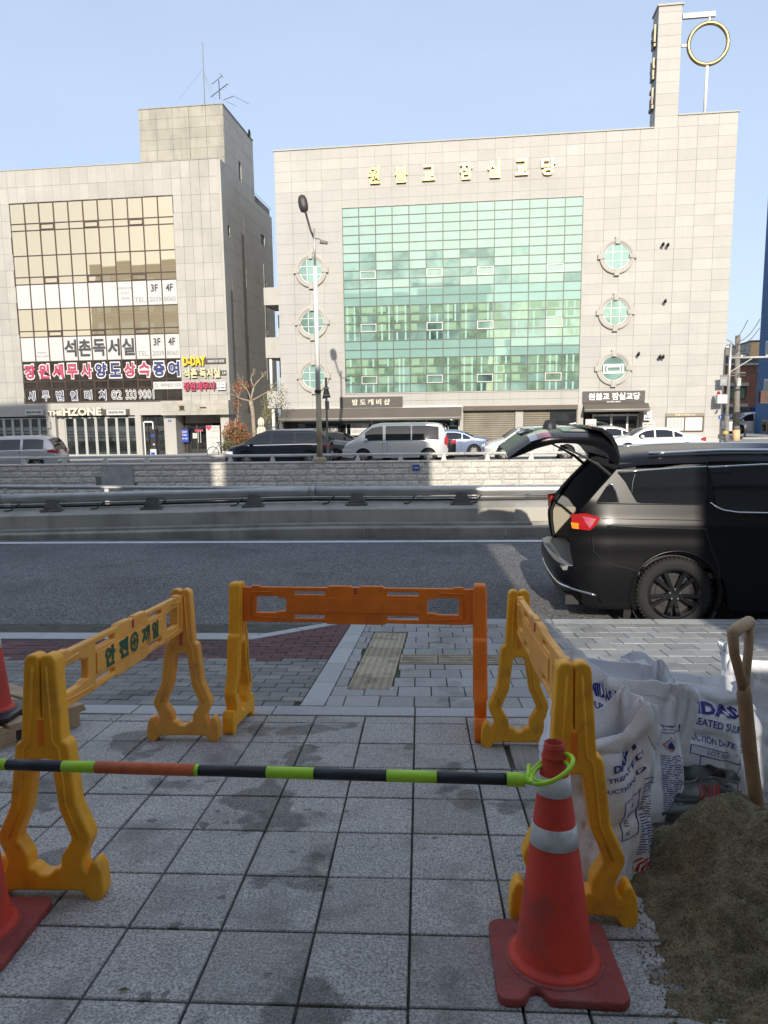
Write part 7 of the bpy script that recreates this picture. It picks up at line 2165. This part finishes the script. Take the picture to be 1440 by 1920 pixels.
# ---- white sacks
def sack(label, x, y, w, d, h, ang, seed, lean=(0,0), texts=(), peak=0.0, open_=.5, fold=.05, group='white sand sacks', m='bag', extra=None, flop=0.0, dip=0.0, roll=.004):
    t = thing('sand_sack', label, 'sack', group=group)
    sd = Vector((seed*3.7, seed*1.3, 0))
    def S(a, tt, off=0.0, inn=0.0):
        """a: angle, tt: height 0..1"""
        c, s = math.cos(a), math.sin(a)
        ex = .52
        cx_ = math.copysign(abs(c)**ex, c); sy_ = math.copysign(abs(s)**ex, s)
        wb = w/2*(1.0+.05*math.sin(tt*3)-.06*(1-tt)**4)
        full = 1.0 - .35*tt*(1-open_) - .12*(1-tt)**6
        db = d/2*full
        P = Vector((c, s, 0))
        n1 = noise.noise(Vector((c*1.5+tt*.8, s*1.5, tt*1.7))+sd); n2 = noise.noise(Vector((c*2.1-tt*1.4, s*2.1+tt, tt*2.4))-sd); n3 = noise.noise(Vector((c*4.2+tt*2, s*4.2, tt*3.2))+sd*2)
        crease = n1*.050*(0.4+tt) - .024*(1-min(1, abs(n2)*3.2))**2*(.5+.5*tt) - .006*(1-min(1, abs(n3)*4))**2 + noise.noise(Vector((c*9, s*9, tt*11))+sd)*.003
        rr = 1.0
        X = cx_*(wb+crease-inn+off); Y_ = sy_*(db+crease*1.1-inn*.9+off)
        rim = h*(1+peak*c+.10*noise.noise(Vector((c*1.4, s*1.4, 5))+sd)+.05*(abs(c*s)*2)**3 - dip*max(0, -s)*(.6-.4*c) - .03*abs(noise.noise(Vector((c*4, s*4, 9))+sd)))
        Z = rim*tt
        k = tt**1.7
        X += lean[0]*k; Y_ += lean[1]*k + (flop*k*k if s < 0 else 0)
        return Vector((X, Y_, Z))
    NA, NT = 96, 40
    me = MB().grid(lambda u, v: S(2*math.pi*u, v), NA, NT)
    cuff = MB().grid(lambda u, v: (lambda a: S(a, 1.0-fold*1.2*v*(1.2+noise.noise(Vector((math.cos(a)*2, math.sin(a)*2, 1))+sd)), off=.004+roll*math.sin(v*math.pi)*(1 if math.sin(2*math.pi*u) < 0 else .3)))(2*math.pi*u), NA, 4)
    inner_ = MB().grid(lambda u, v: S(2*math.pi*u, 1.0-.75*v, inn=.006+.012*v), NA, 14)
    lip = MB().grid(lambda u, v: (lambda a: S(a, 1.0).lerp(S(a, 1.0, off=.004), v)+Vector((0,0,.004*math.sin(v*math.pi))))(2*math.pi*u), NA, 3)
    part('sack_body', me, M[m], t, smooth=True); part('inner_cloth', inner_, M[m], t, smooth=True)
    cf = part('rolled_rim', cuff, M[m], t, smooth=True); part('rim_edge', lip, M[m], cf, smooth=True)
    part('sand_fill', MB().grid(lambda u, v: (lambda p, c0: c0.lerp(p, v))(S(2*math.pi*u, .42, inn=.012), Vector((lean[0]*.2, lean[1]*.2, h*.46))), NA, 6), M['sand'], t, smooth=True)
    def onface(xx, z, dd, rot=0.0, face=-math.pi/2):
        q = max(-.98, min(.98, xx/(w/2)))
        c = math.copysign(abs(q)**(1/.52), q); a = face + math.asin(max(-1, min(1, c)))
        return S(a, max(0.01, min(.99, z/h)), off=.0025+dd)
    for tx in texts:
        body, x0, x1, z0, z1, mm, bold = tx[:7]; rot = tx[7] if len(tx) > 7 else 0.0
        cxr, czr = (x0+x1)/2, (z0+z1)/2
        def fn(xx, z, dd):
            dx, dz = xx-cxr, z-czr
            return onface(cxr+dx*math.cos(rot)-dz*math.sin(rot), czr+dx*math.sin(rot)+dz*math.cos(rot), dd)
        if body.startswith('#'):
            mb = MB()
            if body == '#box':
                lw = .0016
                for (a0, b0, a1, b1) in ((x0,z0,x1,z0+lw*2),(x0,z1-lw*2,x1,z1),(x0,z0,x0+lw*2,z1),(x1-lw*2,z0,x1,z1)):
                    n_ = 8
                    mb.grid(lambda u, v: fn(a0+(a1-a0)*u, b0+(b1-b0)*v, 0), n_, n_ if b1-b0 > .01 else 1)
            elif body == '#rows':
                rs_ = random.Random(seed)
                k = 0; z = z1
                while z > z0:
                    xx = x0
                    while xx < x1-.01:
                        ln = rs_.uniform(.006, .022); mb.grid(lambda u, v: fn(xx+min(ln, x1-xx)*u, z-.0035*v, 0), 1, 1); xx += ln+.004
                    z -= .0085
            elif body == '#flame':
                rr = (x1-x0)/2
                o4 = [(0,rr),(rr,0),(0,-rr),(-rr,0)]
                for i in range(4):
                    p, q = o4[i], o4[(i+1) % 4]
                    mb.grid(lambda u, v: fn(cxr+(p[0]+(q[0]-p[0])*u)*(1-.16*v), czr+(p[1]+(q[1]-p[1])*u)*(1-.16*v), 0), 4, 1)
            elif body == '#fire':
                pts = [(0,-.5),(.32,-.38),(.36,-.05),(.22,.22),(.16,.02),(.02,.5),(-.10,.10),(-.22,.25),(-.36,-.08),(-.28,-.38)]
                mb.add([fn(cxr+p[0]*(x1-x0), czr+p[1]*(z1-z0), 0) for p in pts], [tuple(range(10))])
            elif body == '#stripes':
                for k in range(5):
                    mb.grid(lambda u, v: fn(x0+(x1-x0)*(k+.5*v)/5+.3*(x1-x0)*u*u, z0+(z1-z0)*u, 0), 6, 1)
            part('printed_mark', mb, M[mm], t, fix=False, label=None)
        else:
            part('lettering', text_on(body, x0, x1, z0, z1, fn, bold), M[mm], t, fix=False)
    place(t, x, y, ang)
    return t
BP, RP = 'bag_print', 'bag_red'
sack('nearest white sack behind the right barricade, its front rim folded down, printed OIL TREATED', .605, 2.33, .33, .21, .575, R(6), 1, lean=(.02,.02), peak=.06, open_=1.0, fold=.12, dip=.16, roll=.022,
     texts=[('DAS-1', .015,.115,.445,.475,BP,.04,.06), ('(OIL TREATED', -.07,.130,.405,.427,BP,.02,.07), ('PRODUCTION D', -.07,.125,.368,.384,BP,.02,.05), ('#box',.055,.115,.175,.325,BP,0,.0), ('L', .085,.10,.29,.308,BP,.0), ('M', .070,.090,.258,.276,BP,.0), ('E', .070,.083,.223,.241,BP,.0), ('N', .070,.085,.188,.206,BP,.0), ('#rows',.12,.155,.10,.35,BP,0), ('#stripes',.12,.155,.04,.09,RP,0)])
sack('white sack behind the nearest one with a red diamond flame symbol on its side', .845, 2.74, .44, .24, .60, R(-4), 2, lean=(-.02,.05), peak=-.06, open_=.70, fold=.07,
     texts=[('MIDAS-101', -.15,-.02,.50,.55,BP,.05,.1), ('(SULPHUR)', -.17,-.05,.45,.48,BP,.02,.1), ('#box',.10,.18,.40,.43,BP,0), ('#rows',.11,.17,.41,.425,BP,0), ('#flame',.105,.165,.325,.385,RP,0), ('#fire',.118,.152,.335,.375,BP,0), ('#rows',.10,.18,.10,.31,BP,0)])
sack('broad white sack in the middle printed OIL TREATED SULPHUR with a LOT NO box', 1.185, 2.93, .48, .26, .525, R(-14), 3, lean=(-.03,.05), peak=-.13, open_=.60, fold=.06,
     texts=[('MIDAS-1', -.05,.19,.415,.465,BP,.05,-.05), ('(OIL TREATED SULPHUR)', -.09,.22,.355,.395,BP,.02,-.14), ('PRODUCTION DATE:', -.08,.13,.300,.325,BP,.02,-.16), ('#box',-.03,.15,.235,.275,BP,0,-.18), ('LOT NO', .03,.11,.245,.265,BP,.0,-.18), ('#box',.00,.15,.19,.235,BP,0,-.15), ('NET25KG', .03,.13,.125,.155,BP,.01,-.35), ('MIDAS', -.2,-.1,.30,.335,BP,.04,-1.2), ('#rows',.15,.21,.27,.30,BP,0)])
sack('white sack with a pointed corner rising behind the wooden shovel handle', 1.60, 3.12, .44, .26, .55, R(-10), 4, lean=(-.02,.02), peak=-.12, open_=.9, fold=.05,
     texts=[('MIDAS-101', -.04,.20,.20,.245,BP,.04,1.3)])
sack('white sack with a pale inner liner at the right edge of the picture', 1.93, 2.98, .40, .26, .52, R(10), 6, lean=(.0,.02), peak=-.03, open_=1.0, fold=.08,
     texts=[('MIDAS-101', -.16,.05,.25,.29,BP,.04,1.3)])
sack('low slumped dark grey plastic sack with red stripes wedged between the white sacks', 1.02, 2.72, .40, .26, .20, R(-8), 9, open_=.2, fold=.0, m='plastic_dark', group='dark sacks',
     texts=[('#stripes', .06,.14,.08,.18,RP,0)])
# ---- sand heap
def sandh(x, y):
    def bump(cx, cy, rx, ry, h_): 
        q = ((x-cx)/rx)**2+((y-cy)/ry)**2
        return h_*math.exp(-q*1.3)
    v = bump(1.55, 2.35, .55, .40, .16)+bump(1.80, 1.85, .50, .40, .34)+bump(1.05, 2.33, .30, .30, .23)+bump(1.08,1.75,.36,.50,.20)+bump(1.15,1.35,.42,.4,.15)
    n = noise.noise(Vector((x*3.2, y*3.2, 1)))*.085+noise.noise(Vector((x*9, y*9, 4)))*.045-abs(noise.noise(Vector((x*15, y*15, 7))))*.045+noise.noise(Vector((x*34, y*34, 3)))*.018+noise.noise(Vector((x*75, y*75, 2)))*.011
    edge = noise.noise(Vector((x*2.2, y*2.2, 11)))*.03
    return gz(y) + v + n*min(1, v*7+.12) - .045 + edge*.6
sx0, sx1, sy0, sy1 = .50, 2.6, .95, 2.95
sm_ = MB().grid(lambda u, v: (sx0+(sx1-sx0)*u, sy0+(sy1-sy0)*v, sandh(sx0+(sx1-sx0)*u, sy0+(sy1-sy0)*v)), 300, 290)
so = part('sand_heap', sm_, M['sand'], None, smooth=True, fix=False); so['kind'] = 'stuff'; so['label'] = 'heap of damp brown sand in the right foreground'
rs = random.Random(4); gm = MB()
for k in range(2600):
    x = .62+abs(rs.gauss(0, .33)); y = rs.uniform(1.15, 2.75)
    if x > 2.2: continue
    z = max(sandh(x, y), gz(y)); s = rs.uniform(.0015, .005)*(1.8 if rs.random() < .06 else 1)
    gm.add([(x-s,y,z),(x,y-s,z),(x+s,y,z),(x,y+s,z),(x,y,z+s*1.3)], [(0,1,4),(1,2,4),(2,3,4),(3,0,4)])
go = part('sand_grains', gm, M['sand'], None, fix=False); go['kind'] = 'stuff'; go['label'] = 'loose sand crumbs scattered over and around the heap'
# ---- shovel stuck in the heap
sh = thing('shovel', 'wooden shovel with a D shaped grip stuck upright in the sand heap', 'shovel')
YS = 2.38
j = at(1395, 1300, YS); bt_ = at(1426, 1560, YS); g0 = at(1374, 1186, YS-.02); g1_ = at(1405, 1166, YS+.08)
part('grip', MB().tube([g0-(g1_-g0)*.08, g0, (g0+g1_)/2+Vector((0,0,.003)), g1_, g1_+(g1_-g0)*.08], [.012,.021,.022,.021,.012], 14), M['wood_pale'], sh, smooth=True)
part('grip_arm', MB().tube([g0-Vector((0,0,.004)), g0.lerp(j, .35)+Vector((-.008,0,0)), g0.lerp(j, .75), j], [.019,.017,.018,.018], 10), M['wood_handle'], sh, smooth=True)
part('grip_arm', MB().tube([g1_-Vector((0,0,.004)), g1_.lerp(j, .4)+Vector((.006,.004,0)), g1_.lerp(j, .8), j], [.018,.015,.016,.018], 10), M['wood_handle'], sh, smooth=True)
part('shaft', MB().tube([j+Vector((0,0,.03)), j, j.lerp(bt_, .5)+Vector((-.004,0,0)), bt_, bt_+(bt_-j)*.25], [.019,.024,.0235,.0235,.0235], 14), M['wood_handle'], sh, smooth=True)
part('socket_tape', MB().tube([j.lerp(bt_, .86), j.lerp(bt_, .93)], .0235, 14), M['navy'], sh, smooth=True)
bl = bt_+(bt_-j)*.2
part('blade', MB().prism([(-.11,.02),(.11,.02),(.12,-.22),(0,-.30),(-.12,-.22)], 'y', 0, .006), M['rail_post'], sh, loc=tuple(bl), rot=(.1,0,.2))
# ---- scraps on the ground
for k, (px, py, c_, lb_) in enumerate(((231,1859,'leaf_green','tiny green leaf scrap on the granite tile at lower left'),(735,1293,'white','tiny pale scrap lying near the foot of the tactile strip'),(350,1200,'white','small white paper scrap on the red bricks at left'),(330,1130,'white','small white litter piece on the asphalt at left'),(140,1132,'white','white paper bit lying on the asphalt near the left edge'),(320,1090,'white','pale litter fleck on the asphalt above the left barricade'))):
    p = gnd(px, py) if py > 1170 else gnd(px, py, ZR, 0)
    o = part('litter_scrap', MB().add([(-.018,0,0.002),(0,-.006,.004),(.02,.002,.002),(.002,.007,.006)], [(0,1,2,3)]), M[c_], None, loc=(p.x, p.y, p.z+.002), rot=(0,0,k*.7))
    tag(o, lb_, 'litter')
sd = MB(); rs = random.Random(8)
for k in range(900):      # leaf dust gathered along the kerb
    x = rs.uniform(.9, 3.6); y = 6.78-abs(rs.gauss(0, .02)); z = gz(y)+.003; s = rs.uniform(.002, .007)
    sd.add([(x-s,y,z),(x,y-s*.5,z+s*.3),(x+s,y,z),(x,y+s*.5,z+s*.4)], [(0,1,2,3)])
o = part('leaf_dust', sd, M['leaf_dry'], None, fix=False); o['kind'] = 'stuff'; o['label'] = 'thin line of dry leaf dust along the kerb stones'
